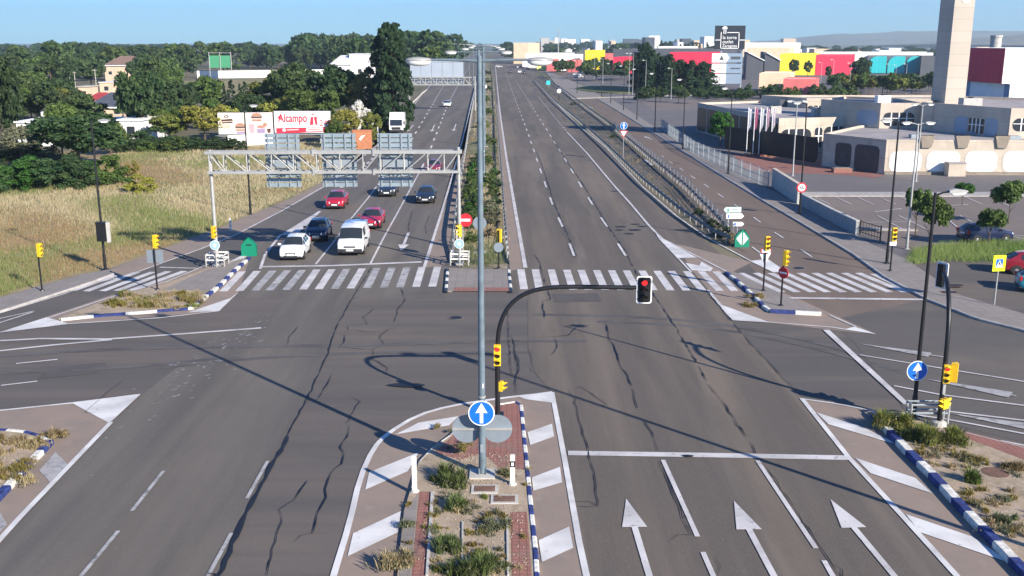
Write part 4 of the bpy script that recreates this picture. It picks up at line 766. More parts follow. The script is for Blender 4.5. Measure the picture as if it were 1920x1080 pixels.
def vehicle(name, cat, label, loc, rz, shape, paint, group=None, front_dark=None, lowdetail=False):
    sh = SHAPES[shape]; st = sh['st']; t = thing(name, label, cat, loc, rz, group); b = MB(); ring = []
    for (y, zb, be, ro, w, wr) in st:
        cabin = ro - be > .2
        pts = [(0,zb),(w*.86,zb),(w*.97,zb+.10),(w,zb+(be-zb)*.55),(w*.965,be-.03),(w*.93,be),(wr + (0 if cabin else .02),ro-.05 if cabin else ro-.02),(wr*.86,ro),(0,ro+.025)]
        ring.append([(x,y,z) for x,z in pts])
    K = 9; n = len(st); vs = [p for r in ring for p in r] + [(-p[0],p[1],p[2]) for r in ring for p in r]; off = n*K; fs = []; gl1 = []; gl2 = []
    for i in range(n-1):
        for j in range(K-1):
            a = (i*K+j, i*K+j+1, (i+1)*K+j+1, (i+1)*K+j); (gl1 if i == sh['wind'] and j >= 6 else gl2 if i == sh['rear'] and j >= 6 else fs).extend([a[::-1], tuple(q+off for q in a)])
    fs.append(tuple(j for j in range(K)) + tuple(off+j for j in range(K-2,0,-1))); fs.append((tuple((n-1)*K+j for j in range(K)) + tuple(off+(n-1)*K+j for j in range(K-2,0,-1)))[::-1])
    b.add(vs, fs); 
    for wy in sh['wb']:
        for s in (-1,1):
            N = 12; r = sh['wr']*1.22; q = [(s*(max(st,key=lambda k:k[4])[4]+.004), wy + r*math.cos(math.pi*k/N), sh['wr']*.9 + r*math.sin(math.pi*k/N)) for k in range(N+1)]; q += [(s*(max(st,key=lambda k:k[4])[4]-.02), wy - r, .25),(s*(max(st,key=lambda k:k[4])[4]-.02), wy + r, .25)]
            b.add(q, [tuple(range(len(q))) if s > 0 else tuple(range(len(q)-1,-1,-1))], 1)
    f = st[1]; b.box((0,f[0]+.0,f[1]+.07),(f[4]*1.9,.16,.12),1); r_ = st[-2]; b.box((0,r_[0]+.02,r_[1]+.08),(r_[4]*1.9,.12,.14),1)
    if front_dark: b.box((0, st[1][0]+.02, .42),(st[1][4]*2.02,.20,.30),1)
    b.build('body', [paint, m_plastic], t, 38)
    def lerp(a, c, f): return tuple(p+(q-p)*f for p, q in zip(a, c))
    def pane(A_, B_, C_, D_, nm, ins=.07, up=(0,0,.012), insv=.10):      # A,B along one edge, D,C along the other
        a = lerp(lerp(A_,D_,insv), lerp(B_,C_,insv), ins); bb = lerp(lerp(A_,D_,insv), lerp(B_,C_,insv), 1-ins); c = lerp(lerp(A_,D_,1-insv), lerp(B_,C_,1-insv), 1-ins); d_ = lerp(lerp(A_,D_,1-insv), lerp(B_,C_,1-insv), ins)
        nrm = (Vector(bb)-Vector(a)).cross(Vector(d_)-Vector(a)).normalized(); cen = (Vector(a)+Vector(c))/2
        if nrm.dot(cen - Vector((0, .2, .8))) < 0: nrm = -nrm
        q = [Vector(p)+nrm*.014 for p in (a,bb,c,d_)] + [Vector(p)-nrm*.05 for p in (a,bb,c,d_)]
        return MB().add(q, [(0,1,2,3),(7,6,5,4),(0,4,5,1),(1,5,6,2),(2,6,7,3),(3,7,4,0)]).build(nm, m_glass, t)
    mir = lambda p: (-p[0],p[1],p[2])
    def sub(F, nm):
        ids = sorted({q for f in F for q in f}); mp = {q: k for k, q in enumerate(ids)}; MB().add([vs[q] for q in ids], [tuple(mp[q] for q in f) for f in F]).build(nm, m_glass, t, 60)
    sub(gl1, 'windscreen')
    for k in sh['side']:
        for m_ in (lambda p: p, mir): pane(m_(ring[k][5]), m_(ring[k+1][5]), m_(ring[k+1][6]), m_(ring[k][6]), 'side_window', .05)
    if shape != 'van':
        i = 7
        for m_ in (lambda p: p, mir): pane(m_(ring[3][5]), m_(ring[4][5]), m_(ring[4][6]), m_(lerp(ring[3][6], ring[4][6], .25)), 'quarter_window', .15)
    if sh['rear']: sub(gl2, 'rear_window')
    else: 
        for s in (-1,1): MB().box((s*.42, st[-1][0]-.0, 1.42),(.66,.05,.46)).build('rear_window', m_glass, t)
    zf = st[1][2]; yf = st[1][0]
    for s in (-1, 1):
        hw = st[1][4]
        MB().add([(s*hw*.50,st[0][0]-.03,zf-.14),(s*hw*.98,yf-.01,zf-.12),(s*hw*1.06,yf+.26,zf-.02),(s*hw*1.02,yf+.10,zf+.05),(s*hw*.55,yf-.02,zf+.02),(s*hw*.6,yf+.3,zf-.05)], [f_ if s > 0 else f_[::-1] for f_ in ((0,1,3,4),(1,2,3),(0,4,5),(4,3,5),(3,2,5))]).build('headlight', m_hl, t)
        rr = st[-2]; MB().box((s*rr[4]*.88, rr[0]+.035, rr[2]-.12),(.2,.14,.26)).build('tail_light', m_tail, t)
        mz = st[3][2]+.06; MB().box((s*(st[3][4]+.12), st[3][0]+.30, mz),(.2,.10,.13)).build('wing_mirror', paint if shape != 'van' else m_plastic, t)
    MB().box((0,st[0][0]-.0,zf-.17),(st[0][4]*1.15,.05,.11)).build('grille', m_plastic, t); MB().box((0,st[0][0]+.01,.36),(st[0][4]*1.5,.07,.12)).build('air_intake', m_plastic, t)
    MB().box((0,st[0][0]-.03,.47),(.52,.03,.12)).build('number_plate', m_plate, t); MB().box((0,st[-1][0]+.01,.74),(.52,.03,.12)).build('number_plate', m_plate, t)
    for wy in sh['wb']:
        for s in (-1, 1):
            mw = max(k[4] for k in st); Mx = Matrix.Translation((s*(mw-.10),wy,sh['wr'])) @ Matrix.Rotation(R(90)*s,4,'Y'); r = sh['wr']
            w_ = MB().lathe([(r*.62,.12),(r*.9,.115),(r,.07),(r,-.08),(r*.6,-.1)],16,0,Mx).build('wheel', m_tyre, t, 50)
            rm = MB().lathe([(.02,.128),(r*.3,.125),(r*.60,.10)],14,0,Mx)
            rm.build('rim', m_rim, w_)
    return t
def head_dir(p0, p1):      # rz so that local -y points from p0 to p1
    a, c = Vector(G(*p0)), Vector(G(*p1)); d = c - a; return math.atan2(d.y, d.x) + R(90)
LZ = .016
LD = head_dir((712,342),(592,496)); LD1 = head_dir((787,322),(694,496)); LD0 = head_dir((640,352),(500,495))
def at(px, dz=LZ, back=2.0, rz=0):                  # px = ground under the front bumper
    g = G(*px); return (g[0] - math.sin(rz)*back*0 + math.sin(rz)*-back, g[1] + math.cos(rz)*back, dz)
cw = carpaint('paint_white', (.74,.75,.76)); cdb = carpaint('paint_dark_blue', (.012,.02,.045)); cr = carpaint('paint_red', (.36,.012,.03)); cbk = carpaint('paint_black', (.012,.013,.016)); cgd = carpaint('paint_charcoal', (.02,.023,.03)); cdr = carpaint('paint_dark_red', (.20,.012,.022)); csil = carpaint('paint_silver', (.42,.43,.44)); cbl = carpaint('paint_blue', (.01,.025,.12)); cteal = carpaint('paint_teal', (.02,.25,.33))
vehicle('hatchback', 'car', 'small white hatchback in front at the stop line beside the green gore marker', at((545,491), rz=LD0), LD0, 'hatch', cw)
vehicle('parked_van' if False else 'panel_van', 'van', 'white panel van with a grey front bumper at the stop line', at((656,482), back=2.4, rz=LD), LD, 'van', cw, front_dark=True)
vehicle('hatchback', 'car', 'dark blue car between the white hatchback and the white van, behind both', at((592,455), rz=LD0+.03), LD0+.03, 'hatch', cdb)
vehicle('hatchback', 'car', 'bright red car alone in the left lane under the first gantry sign', at((627,394), rz=LD0), LD0, 'hatch', cr)
vehicle('sedan', 'car', 'dark red car half hidden behind the white van', at((694,431), rz=LD), LD, 'sedan', cr)
vehicle('sedan', 'car', 'dark charcoal car in the middle lane under the third gantry sign', at((725,370), rz=LD), LD, 'sedan', cgd)
vehicle('sedan', 'car', 'black car alone in the lane next to the median', at((797,383), rz=LD1), LD1, 'sedan', cbk)
vehicle('sedan', 'car', 'maroon car seen through the gantry truss near the median', at((812,326), rz=LD1), LD1, 'sedan', cdr)
vehicle('sedan', 'car', 'silver white car far up the oncoming lanes below the far gantry', at((838,201), rz=LD1), LD1, 'sedan', cw)
# box truck
def truck(label, loc, rz, box_m, cab_m, L=8.0, Hh=3.5, group=None):
    t = thing('box_truck', label, 'truck', loc, rz, group); b = MB(); w = 1.2
    prof = [(-L/2,.5),(-L/2,1.35),(-L/2+.25,2.5),(-L/2+.5,2.75),(-L/2+1.9,2.75),(-L/2+1.9,.5)]
    b.add([(-w+.05,y,z) for y,z in prof]+[(w-.05,y,z) for y,z in prof],[tuple(range(5,-1,-1)),tuple(range(6,12))]+[(i,(i+1)%6,6+(i+1)%6,6+i) for i in range(6)]); b.build('cab', cab_m, t)
    MB().box((0,L/2-(L-2.1)/2,(Hh+.95)/2),(w*2+.1,L-2.1,Hh-.95)).build('cargo_box', box_m, t); MB().box((0,.3,.8),(.9,L-.8,.25)).build('chassis', m_plastic, t)
    MB().add([(-1.02,-L/2-.004,1.42),(1.02,-L/2-.004,1.42),(1.0,-L/2+.215,2.42),(-1.0,-L/2+.215,2.42)],[(0,1,2,3)]).build('windscreen', m_glass, t)
    MB().box((0,-L/2-.03,1.0),(1.5,.06,.4)).build('grille', m_plastic, t); MB().box((0,-L/2-.02,.6),(2.3,.2,.28)).build('bumper', m_plastic, t)
    for s in (-1,1):
        MB().box((s*.92,-L/2-.05,.78),(.34,.08,.2)).build('headlight', m_hl, t); MB().box((s*1.33,-L/2+.15,1.9),(.16,.12,.5)).build('wing_mirror', m_plastic, t)
        MB().box((s*1.0,L/2+.03,.85),(.3,.06,.16)).build('tail_light', m_tail, t)
        for wy in (-L/2+1.1, L/2-1.9, L/2-.9):
            Mx = Matrix.Translation((s*1.0,wy,.48)) @ Matrix.Rotation(R(90)*s,4,'Y'); wh = MB().lathe([(.3,.16),(.45,.15),(.48,.1),(.48,-.15),(.3,-.16)],14,0,Mx).build('wheel', m_tyre, t, 50)
            MB().lathe([(.02,.165),(.28,.163)],12,0,Mx).build('rim', m_rim, wh)
    return t
truck('white box truck stopped at the left kerb by the pale fence', at((743,252), back=4, rz=LD), LD, cw, cw)
# traffic far up the outgoing lanes, seen from behind
m_tank = mat('steel_grey_box', (.5,.55,.62), .4, .05)
RD = R(180) + .02
for (px, sh, cp, lb) in (((957,137),'sedan',cgd,'dark grey car in the left lane of the far outgoing queue'), ((974,137),'suv',cw,'white car with its boot to the camera in the far outgoing queue'), ((983,139),'hatch',cbk,'black car in the right lane of the far outgoing queue'), ((971,128),'suv',csil,'silver car ahead of the white one in the far outgoing queue'), ((989,131),'sedan',cgd,'dark car beside the far white truck')):
    vehicle('far_car', 'car', lb, G(*px), RD, sh, cp, 'cars queueing far up the outgoing lanes')
truck('white truck seen from behind at the head of the far outgoing queue', G(983,128), RD, cw, cw, 9, 4.2)
for px, lb in (((935,127),'light car turning far up beyond the median lamps'), ((1092,137),'white car on the far side road by the yellow board'), ((1085,134),'white van-like car far up the side road')): vehicle('far_car', 'car', lb, G(*px), R(95), 'suv', cw if 'white' in lb else csil, 'cars crossing far beyond the junction')
# parked cars on the right
vehicle('parked_suv', 'car', 'dark blue parked car under the young car park tree', G(1846,452), R(100), 'hatch', carpaint('paint_navy', (.008,.014,.05)))
vehicle('parked_car', 'car', 'dark red car at the right edge behind the grass strip', G(1938,512), R(80), 'sedan', cdr)
vehicle('parked_car', 'car', 'teal blue car cut by the right edge below the red one', (G(1958,547)[0]+.4, G(1958,547)[1], .0), R(75), 'hatch', cteal)
for i, (px, cp) in enumerate((((1008*1+74,143),cw),((1085,146),csil),((1210,180),csil),((1118,143),cw),((1226,178),cbk))):
    vehicle('parked_car', 'car', ['white car parked at the left of the far lot','silver car parked beside the roundabout hedge','silver car parked under the poplars','white car parked behind the roundabout','black car parked beside the poplars'][i], G(*px), R(70+i*20), 'hatch', cp, 'cars parked in the far retail lot')
# ------------------------------------------------------------------ buildings
m_beige = mat('beige_concrete', (.50,.43,.35), .85, .12, .6, world=True); m_roofg = mat('grey_gravel_roof', (.30,.28,.28), .95, .2, .4, world=True)
m_tower = mat('tower_stone', (.50,.44,.37), .85, .07, .3, world=True, stretch=(1,1,.2)); m_winp = mat('white_blind_panel', (.80,.80,.78), .5, .03, 2); m_wing = mat('window_glass', (.03,.035,.045), .15, .2, 1)
m_bluepan = mat('blue_grey_panel', (.28,.34,.42), .5, .06, 1); m_white_w = mat('white_render', (.76,.75,.73), .8, .06, .5, world=True); m_rroof = mat('red_roof', (.36,.045,.05), .8, .15, .6)
m_yw = mat('yellow_cladding', (.80,.58,.02), .55, .03, .4); m_rw = mat('red_cladding', (.62,.015,.06), .55, .03, .4); m_tw = mat('teal_cladding', (.0,.38,.42), .55, .03, .4); m_gw = mat('charcoal_cladding', (.06,.068,.085), .6, .08, .3)
m_pinkw = mat('salmon_render', (.48,.12,.12), .85, .08, .4); m_sand = mat('sand_render', (.60,.45,.32), .85, .08, .4); m_brick = mat('orange_brick', (.45,.18,.09), .85, .18, 3); m_lightroof = mat('pale_sheet_roof', (.62,.61,.60), .6, .1, .2, world=True); m_dkroof = mat('slate_roof', (.075,.085,.11), .7, .12, 1)
m_redw2 = mat('deep_red_cladding', (.62,.012,.05), .6, .05, .2); m_bluew2 = mat('blue_cladding', (.16,.24,.38), .6, .08, .3); m_plum = mat('plum_shade_panel', (.17,.14,.14), .6, .12, 1); m_brown = mat('brown_tile_roof', (.20,.13,.10), .8, .15, 1)
joints(m_tower, 40, 1.5, .05, .8, True, 0); joints(m_beige, 3.2, 1.9, .05, .8, True, 0)
for q_ in (m_yw, m_rw, m_tw, m_gw, m_redw2): joints(q_, 1.6, 40, .12, .8, True, 0)
def building(name, label, fp, z0, z1, wm, rm, par=.35, group=None, cat='building'):
    c = Vector((sum(p[0] for p in fp)/len(fp), sum(p[1] for p in fp)/len(fp), 0)); t = thing(name, label, cat, c, 0, group)
    q = [(p[0]-c.x, p[1]-c.y) for p in fp]
    if sum(q[i][0]*q[(i+1)%len(q)][1]-q[(i+1)%len(q)][0]*q[i][1] for i in range(len(q))) < 0: q = q[::-1]
    n = len(q); b = MB(); inn = [(x*(1-.35/max(2,math.hypot(x,y))), y*(1-.35/max(2,math.hypot(x,y)))) for x, y in q]
    vs = [(x,y,z0) for x,y in q] + [(x,y,z1) for x,y in q] + [(x,y,z1) for x,y in inn] + [(x,y,z1-par) for x,y in inn]
    fs = []
    for k in range(3): fs += [(k*n+i, k*n+(i+1)%n, (k+1)*n+(i+1)%n, (k+1)*n+i) for i in range(n)]
    b.add(vs, fs); b.build('wall', wm, t); b = MB(); b.sheet([(x,y,z1-par-.0) for x,y in inn]); b.build('roof', rm, t); t['cx'] = c.x; t['cy'] = c.y
    return t
def rrect(x0, x1, z0, z1, r, corners=(1,1,1,1)):
    r = min(r, (x1-x0)/2*.98, (z1-z0)/2*.98); out = []
    for (cx, cz, a0, on) in ((x1-r,z1-r,0,corners[0]),(x0+r,z1-r,90,corners[1]),(x0+r,z0+r,180,corners[2]),(x1-r,z0+r,270,corners[3])):
        if on: out += [(cx+r*math.cos(R(a0+15*k)), cz+r*math.sin(R(a0+15*k))) for k in range(7)]
        else: out.append((x1 if a0 in (0,270) else x0, z1 if a0 < 180 else z0))
    return out
def wallM(t, p0, p1): return Matrix.Translation((p0[0]-t.location.x, p0[1]-t.location.y, 0)) @ Matrix.Rotation(math.atan2(p1[1]-p0[1], p1[0]-p0[0]), 4, 'Z')
def panel(t, p0, p1, pxs, pys, m, name='window', r=.6, corners=(1,1,1,1), frame=None, mull=0, out=.04):
    pym = (pys[0]+pys[1])/2; u0, _ = on_wall(p0, p1, pxs[0], pym); u1, _ = on_wall(p0, p1, pxs[1], pym); um = (pxs[0]+pxs[1])/2
    z1 = on_wall(p0, p1, um, pys[0])[1]; z0 = on_wall(p0, p1, um, pys[1])[1]
    if u1 < u0: u0, u1 = u1, u0
    Mx = wallM(t, p0, p1); o = MB().plate(rrect(u0,u1,z0,z1,r,corners), -out, .02, 0, Mx).build(name, m, t)
    if frame:
        b = MB(); b.plate(rrect(u0-.12,u1+.12,z0-.12,z1+.12,r+.1,corners), -out+.02, .02, 0, Mx); b.build('frame', frame, o)
    if mull:
        b = MB()
        for k in range(1, mull+1): x = u0+(u1-u0)*k/(mull+1); b.plate([(x-.07,z0),(x+.07,z0),(x+.07,z1),(x-.07,z1)], -out-.06, -out-.001, 0, Mx)
        b.plate([(u0,z0+(z1-z0)*.55),(u1,z0+(z1-z0)*.55),(u1,z0+(z1-z0)*.6),(u0,z0+(z1-z0)*.6)], -out-.05, -out-.002, 0, Mx); b.build('mullion', m_winp, o)
    return o
C1 = (43.55,118.5); E1 = (88,116.4); hb = on_wall(C1, E1, 1690, 262)[1]
t = building('factory_hall', 'low beige concrete hall with a row of white rounded panels, right of the car park', [C1, E1, (96,118), (96,150), (60,150), (47,139), (38.8,127)], 0, hb, m_beige, m_roofg, .3)
for a, c in ((1668,1727),(1738,1799),(1810,1869),(1881,1940),(1952,2012)): panel(t, C1, E1, (a,c), (284,322), m_winp, 'window', .75, frame=m_tower)
Mx = wallM(t, C1, E1)
b = MB()
for px in (1736,1803,1877,1945): u = on_wall(C1,E1,px,280)[0]; b.plate([(u-.5,hb-.9),(u+.5,hb-.9),(u+.85,hb+.5),(u-.85,hb+.5)], -.25,.4,0,Mx)
b.build('buttress', mat('plain_beige_concrete', (.50,.43,.35), .85, .12, .6), t)
b = MB(); b.plate([(0,.0),(44.5,0),(44.5,.35),(0,.35)], -.25,-.001,0,Mx); b.build('plinth', m_beige, t)
panel(t, (38.8,127), C1, (1602,1648), (272,324), m_plum, 'window', .6); panel(t, (38.8,127), C1, (1566,1596), (268,312), m_plum, 'window', .5)  # arched openings, the shade of this wall is put into their plum colour
Mx = wallM(t, C1, E1)
b = MB()
for px in (1736,1803,1877,1945): u = on_wall(C1,E1,px,280)[0]; b.plate([(u-.5,hb-.9),(u+.5,hb-.9),(u+.85,hb+.5),(u-.85,hb+.5)], -.25,.4,0,Mx)
b.build('buttress', mat('plain_beige_concrete', (.50,.43,.35), .85, .12, .6), t)
b = MB(); b.plate([(0,.0),(44.5,0),(44.5,.35),(0,.35)], -.25,-.001,0,Mx); b.build('plinth', m_beige, t)
panel(t, (38.8,127), C1, (1602,1648), (272,324), m_plum, 'window', .6); panel(t, (38.8,127), C1, (1566,1596), (268,312), m_plum, 'window', .5); Mw = wallM(t, (30,146), (38.8,127)); MB().plate(rrect(.8,20,.3,hb-.6,.6), -.05,.02,0,Mw).build('shade_panel', mat('shade_blue_black', (.008,.011,.022), .3, .3, .5, spec=.3), t)  # plum and blue-black panels both carry the left side's shade as colour
b = MB()
for k, (x, y) in enumerate(((60,122),(66,123.5),(71,122),(77,124),(83,122.5),(58,128),(49,124))): b.box((x-t.location.x,y-t.location.y,hb-.1),(1.3,.9,.5))
b.build('roof_vent', m_galvd, t)
u = on_wall(C1,E1,1785,315)[0]; g = Mx @ Vector((u,-1.0,0)); tt = thing('shed', 'small beige box hut against the white rounded panels', 'shed', (g.x+t.location.x, g.y+t.location.y, 0)); MB().box((0,0,.75),(2.0,1.2,1.5)).build('wall', m_beige, tt); MB().box((0,0,1.55),(2.2,1.4,.1)).build('roof', m_roofg, tt)
zr = hb - .3
N4 = G(1890,260,zr)[:2]; L4 = G(1724,243,zr)[:2]; R4 = (N4[0]+16, N4[1]-.5); z4 = on_wall(N4,R4,1892,203)[1]
t = building('factory_annex', 'raised beige block on the hall roof in front of the tall tower', [L4, N4, R4, (R4[0],R4[1]+22), (L4[0]+12,L4[1]+16)], zr-.02, z4, m_beige, m_roofg)
panel(t, L4, N4, (1789,1814), (218,249), m_bluepan, 'window', .7, (0,1,1,0)); panel(t, L4, N4, (1847,1871), (222,255), m_bluepan, 'window', .7, (1,0,0,1)); panel(t, L4, N4, (1816,1845), (222,250), m_wing, 'door', .1, mull=3); panel(t, N4, R4, (1899,1960), (222,246), m_wing, 'window', .7, mull=3)
N3 = G(1648,241,zr)[:2]; L3 = G(1584,241,zr)[:2]; L3 = (N3[0]-5.2, N3[1]+9.5); R3 = (N3[0]+5.6, N3[1]-.3); z3 = on_wall(N3,R3,1650,193)[1]
t = building('factory_annex', 'raised beige block with three white mullions left of the tower', [L3, N3, R3, (R3[0]+1,R3[1]+12), (L3[0]+6,L3[1]+8)], .0, z3, m_beige, m_roofg)
panel(t, N3, R3, (1656,1714), (211,236), m_wing, 'window', .7, mull=3); panel(t, L3, N3, (1606,1646), (207,234), m_bluepan, 'window', .8)
N2 = G(1457,289)[:2]; R2 = G(1586,285)[:2]; L2 = G(1306,246)[:2]; z2 = on_wall(N2,R2,1500,221)[1]
t = building('factory_entrance', 'beige entrance block with tall arched windows behind the white flags', [N2, R2, (R2[0]+2,R2[1]+24), (L2[0]+12,L2[1]+6), L2], 0, z2, m_beige, m_roofg)
panel(t, N2, R2, (1463,1520), (242,287), m_wing, 'window', .9, (1,1,0,0), frame=m_tower, mull=3); panel(t, N2, R2, (1527,1541), (239,276), m_wing, 'window', .4, (1,1,0,0), frame=m_tower, mull=1); panel(t, N2, R2, (1544,1584), (237,274), m_wing, 'window', .8, (1,1,0,0), frame=m_tower, mull=2)
N5 = (GX(1512,168,195),168); R5 = (GX(1546,168,195),168); z5 = GZ(184,168)
t = building('factory_annex', 'smallest raised beige block with a round-ended window, farthest left of the raised blocks', [N5, R5, (R5[0]+22,166), (R5[0]+22,178), (N5[0]-5,178)], 0, z5, m_beige, m_roofg); panel(t, N5, R5, (1514,1544), (198,209), m_wing, 'window', .5, (0,1,1,0), mull=2)
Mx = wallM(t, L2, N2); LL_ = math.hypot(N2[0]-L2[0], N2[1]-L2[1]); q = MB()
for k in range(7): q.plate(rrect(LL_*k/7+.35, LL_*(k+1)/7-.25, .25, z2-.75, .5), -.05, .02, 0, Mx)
q.build('shade_panel', mat('shade_blue_black', (.008,.011,.022), .3, .3, .5, spec=.3), t)  # added blue-black panels stand in for shade on the entrance block's left wall
t = building('flat_block', 'low dark flat-roofed block with a blue front behind the flagpoles', [(GX(1462,172,200),172),(GX(1510,172,200),172),(GX(1512,184,200),184),(GX(1462,184,200),184)], 0, GZ(186,172), m_gw, m_roofg)
tx0, tx1, ty = GX(1779,138,120), GX(1816,138,120), 138.0; t = thing('tower', 'tall slender beige stone tower rising out of the top of the picture', 'tower', (tx0, ty, 0)); w = tx1-tx0
b = MB(); b.add([(-.06,0,0),(w+.06,0,0),(w+.06,4.6,0),(-.06,4.6,0),(.0,0,31),(w,0,31),(w,4.6,31),(0,4.6,31)], [(0,1,5,4),(1,2,6,5),(2,3,7,6),(3,0,4,7),(4,5,6,7)]); b.build('shaft', m_tower, t)
MB().box((w/2,2.3,28.9),(10.5,5.2,3.6)).build('roof_sign', m_gw, t); MB().plate(circ(.55,18,w*.55,20.6), -.05,.0).build('emblem', m_wht, t)
# far right red and white block
c = (GX(1879,190,150),190.0); t = building('warehouse', 'big block with red and white upper walls right of the tower', [c, (c[0]+45,188), (c[0]+45,206), (c[0]-.4,206), (c[0]-.2,200)], GZ(157,190), GZ(90,190), m_white_w, m_lightroof)
q = [(c[0]-t.location.x-.03, c[1]-t.location.y), (c[0]-.43-t.location.x, 206-t.location.y)]; z0, z1 = GZ(157,190), GZ(90,190)-.05
b = MB(); b.add([(q[0][0],q[0][1],z0),(q[1][0],q[1][1],z0),(q[1][0],q[1][1],z1),(q[0][0],q[0][1],z1)],[(3,2,1,0)]); b.build('red_wall', m_redw2, t)
t = building('warehouse', 'blue-grey lower storey under the red and white block', [(c[0]+1.2,189.2),(c[0]+45,187.2),(c[0]+45,205),(c[0]+.2,205),(c[0]+.5,198)], 0, GZ(157,190)-.02, m_white_w, m_lightroof)
b = MB(); A_ = (c[0]+1.17-t.location.x,189.2-t.location.y); B_ = (c[0]+.17-t.location.x,205-t.location.y); b.add([(*A_,0),(*B_,0),(*B_,GZ(157,190)-.1),(*A_,GZ(157,190)-.1)],[(3,2,1,0)]); b.build('blue_wall', m_bluew2, t); panel(t, (c[0]+.2,205), (c[0]+1.2,189.2), (1852,1870), (178,192), m_wing, 'door', .1)
g = (GX(1866,260,90), 260); t = thing('chimney', 'short grey round chimney beside the hill skyline right of the tower', 'chimney', (*g,0)); MB().tube([(0,0,0),(0,0,GZ(67,260))],[1.5,1.3],12).build('stack', m_conc2, t, 40); MB().lathe([(1.45,GZ(70,260)),(1.45,GZ(67,260)+.1)],12).build('rim', m_conc2, t)
for lb, x, y, z, sx, sy in (('grey roof plant box on the entrance block', 45, 150, z2-.35, 2.2, 1.4), ('second grey roof plant box on the entrance block', 40, 156, z2-.35, 1.6, 1.2), ('white roof plant box on the block left of the tower', N3[0]+2, N3[1]+5, z3-.35, 1.8, 1.3), ('grey roof plant box in front of the tower', N4[0]-1, N4[1]+9, z4-.35, 2.4, 1.6)):
    t = thing('roof_plant', lb, 'roof plant', (x, y, z)); MB().box((0,0,.55),(sx,sy,1.1)).build('casing', m_conc2 if 'white' not in lb else m_wht, t); MB().lathe([(.35,1.1),(.35,1.25)],12).build('fan', m_black, t)
# flags
for i, (px, cc) in enumerate(((1399,(.7,.7,.72)),(1411,(.55,.2,.3)),(1422,(.72,.72,.72)),(1433,(.6,.45,.5)),(1444,(.72,.66,.68)))):
    g = G(px,293); t = thing('flagpole', ['first white flagpole from the left, white flag hanging','second flagpole, dark pink flag hanging','third flagpole, white flag hanging','fourth flagpole, pale mauve flag hanging','fifth flagpole from the left, pale pink flag hanging'][i], 'flagpole', g, 0, 'row of five flagpoles')
    MB().tube([(0,0,0),(0,0,6.6)],[.06,.04],8).build('pole', m_wht, t, 40); MB().lathe([(.4,0),(.4,.35),(.3,.4)],10).build('footing', m_redpave, t)
    b = MB(); P = [(.05+.07*k, .09*math.sin(k*1.7), 0) for k in range(7)]; b.add([(x,y,6.45-.03*k) for k,(x,y,_) in enumerate(P)]+[(x*.8,y*1.3,3.3+.12*k) for k,(x,y,_) in enumerate(P)], [(k,k+1,8+k,7+k) for k in range(6)]); b.build('flag', mat('flag_cloth_%d' % i, cc, .9, .1, 2), t, 60)
# low walls and fences on the right
def wall(label, px, h, m, th=.25, cap=None, name='wall', z0=0):
    p = [q[:2] for q in gp(px)]; o = p[0]; t = thing(name, label, 'wall', (*o,z0)); b = MB(); L = [(x-o[0],y-o[1]) for x,y in p]
    for a, c in zip(L[:-1], L[1:]):
        d = (Vector(c)-Vector(a)); b.box(((a[0]+c[0])/2,(a[1]+c[1])/2,h/2),(d.length,th,h),0,math.atan2(d.y,d.x))
    b.build('panel', m, t)
    if cap:
        b = MB()
        for a, c in zip(L[:-1], L[1:]): d = (Vector(c)-Vector(a)); b.box(((a[0]+c[0])/2,(a[1]+c[1])/2,h+.05),(d.length+.1,th+.1,.1),0,math.atan2(d.y,d.x))
        b.build('coping', cap, t)
    return t
wall('low grey concrete wall with a pale coping beside the speed sign', [(1449,350),(1497,384)], 1.9, m_conc2, .3, m_beige)
wall('lower blue-grey wall between the right pavement and the car park', [(1500,386),(1562,420),(1606,442)], 1.15, mat('blue_grey_wall', (.27,.29,.30), .85, .15, 1.5), .22, m_conc2)
def fence(label, px, h, gap, m):
    p = densify([q for q in gp(px)], gap); o = Vector(p[0]); t = thing('fence', label, 'fence', o); first = None
    for z in (.25, h*.55, h): MB().tube([(q[0]-o.x,q[1]-o.y,z) for q in p], .03, 5).build('rail', m, t)
    b = MB(); 
    for q in densify(p, .35): b.box((q[0]-o.x,q[1]-o.y,h/2),(.025,.025,h))
    b.build('bars', m, t)
    for q in p:
        if first is None: first = MB().box((0,0,h/2+.05),(.09,.09,h+.1)).build('post', m, t); r = first
        else: r = first.copy(); COL.objects.link(r); r.parent = t
        r.location = (q[0]-o.x, q[1]-o.y, 0)
fence('dark metal fence along the right pavement outside the entrance block', [(1240,243),(1300,288),(1360,318),(1440,352)], 1.8, 3, m_galvd)
fence('dark barrier frame by the signal on the right pavement', [(1594,432),(1612,440),(1650,452)], 1.1, 1.5, m_black)
t = thing('bench_planter', 'low reddish planter block on the terracotta forecourt', 'planter', G(1578,323)); MB().prism([(-1.1,-.5),(1.1,-.5),(1.1,.5),(-1.1,.5)],0,.5).build('box', m_redpave, t); MB().prism([(-.9,-.35),(.9,-.35),(.9,.35),(-.9,.35)],.48,.54).build('soil', m_soil, t)
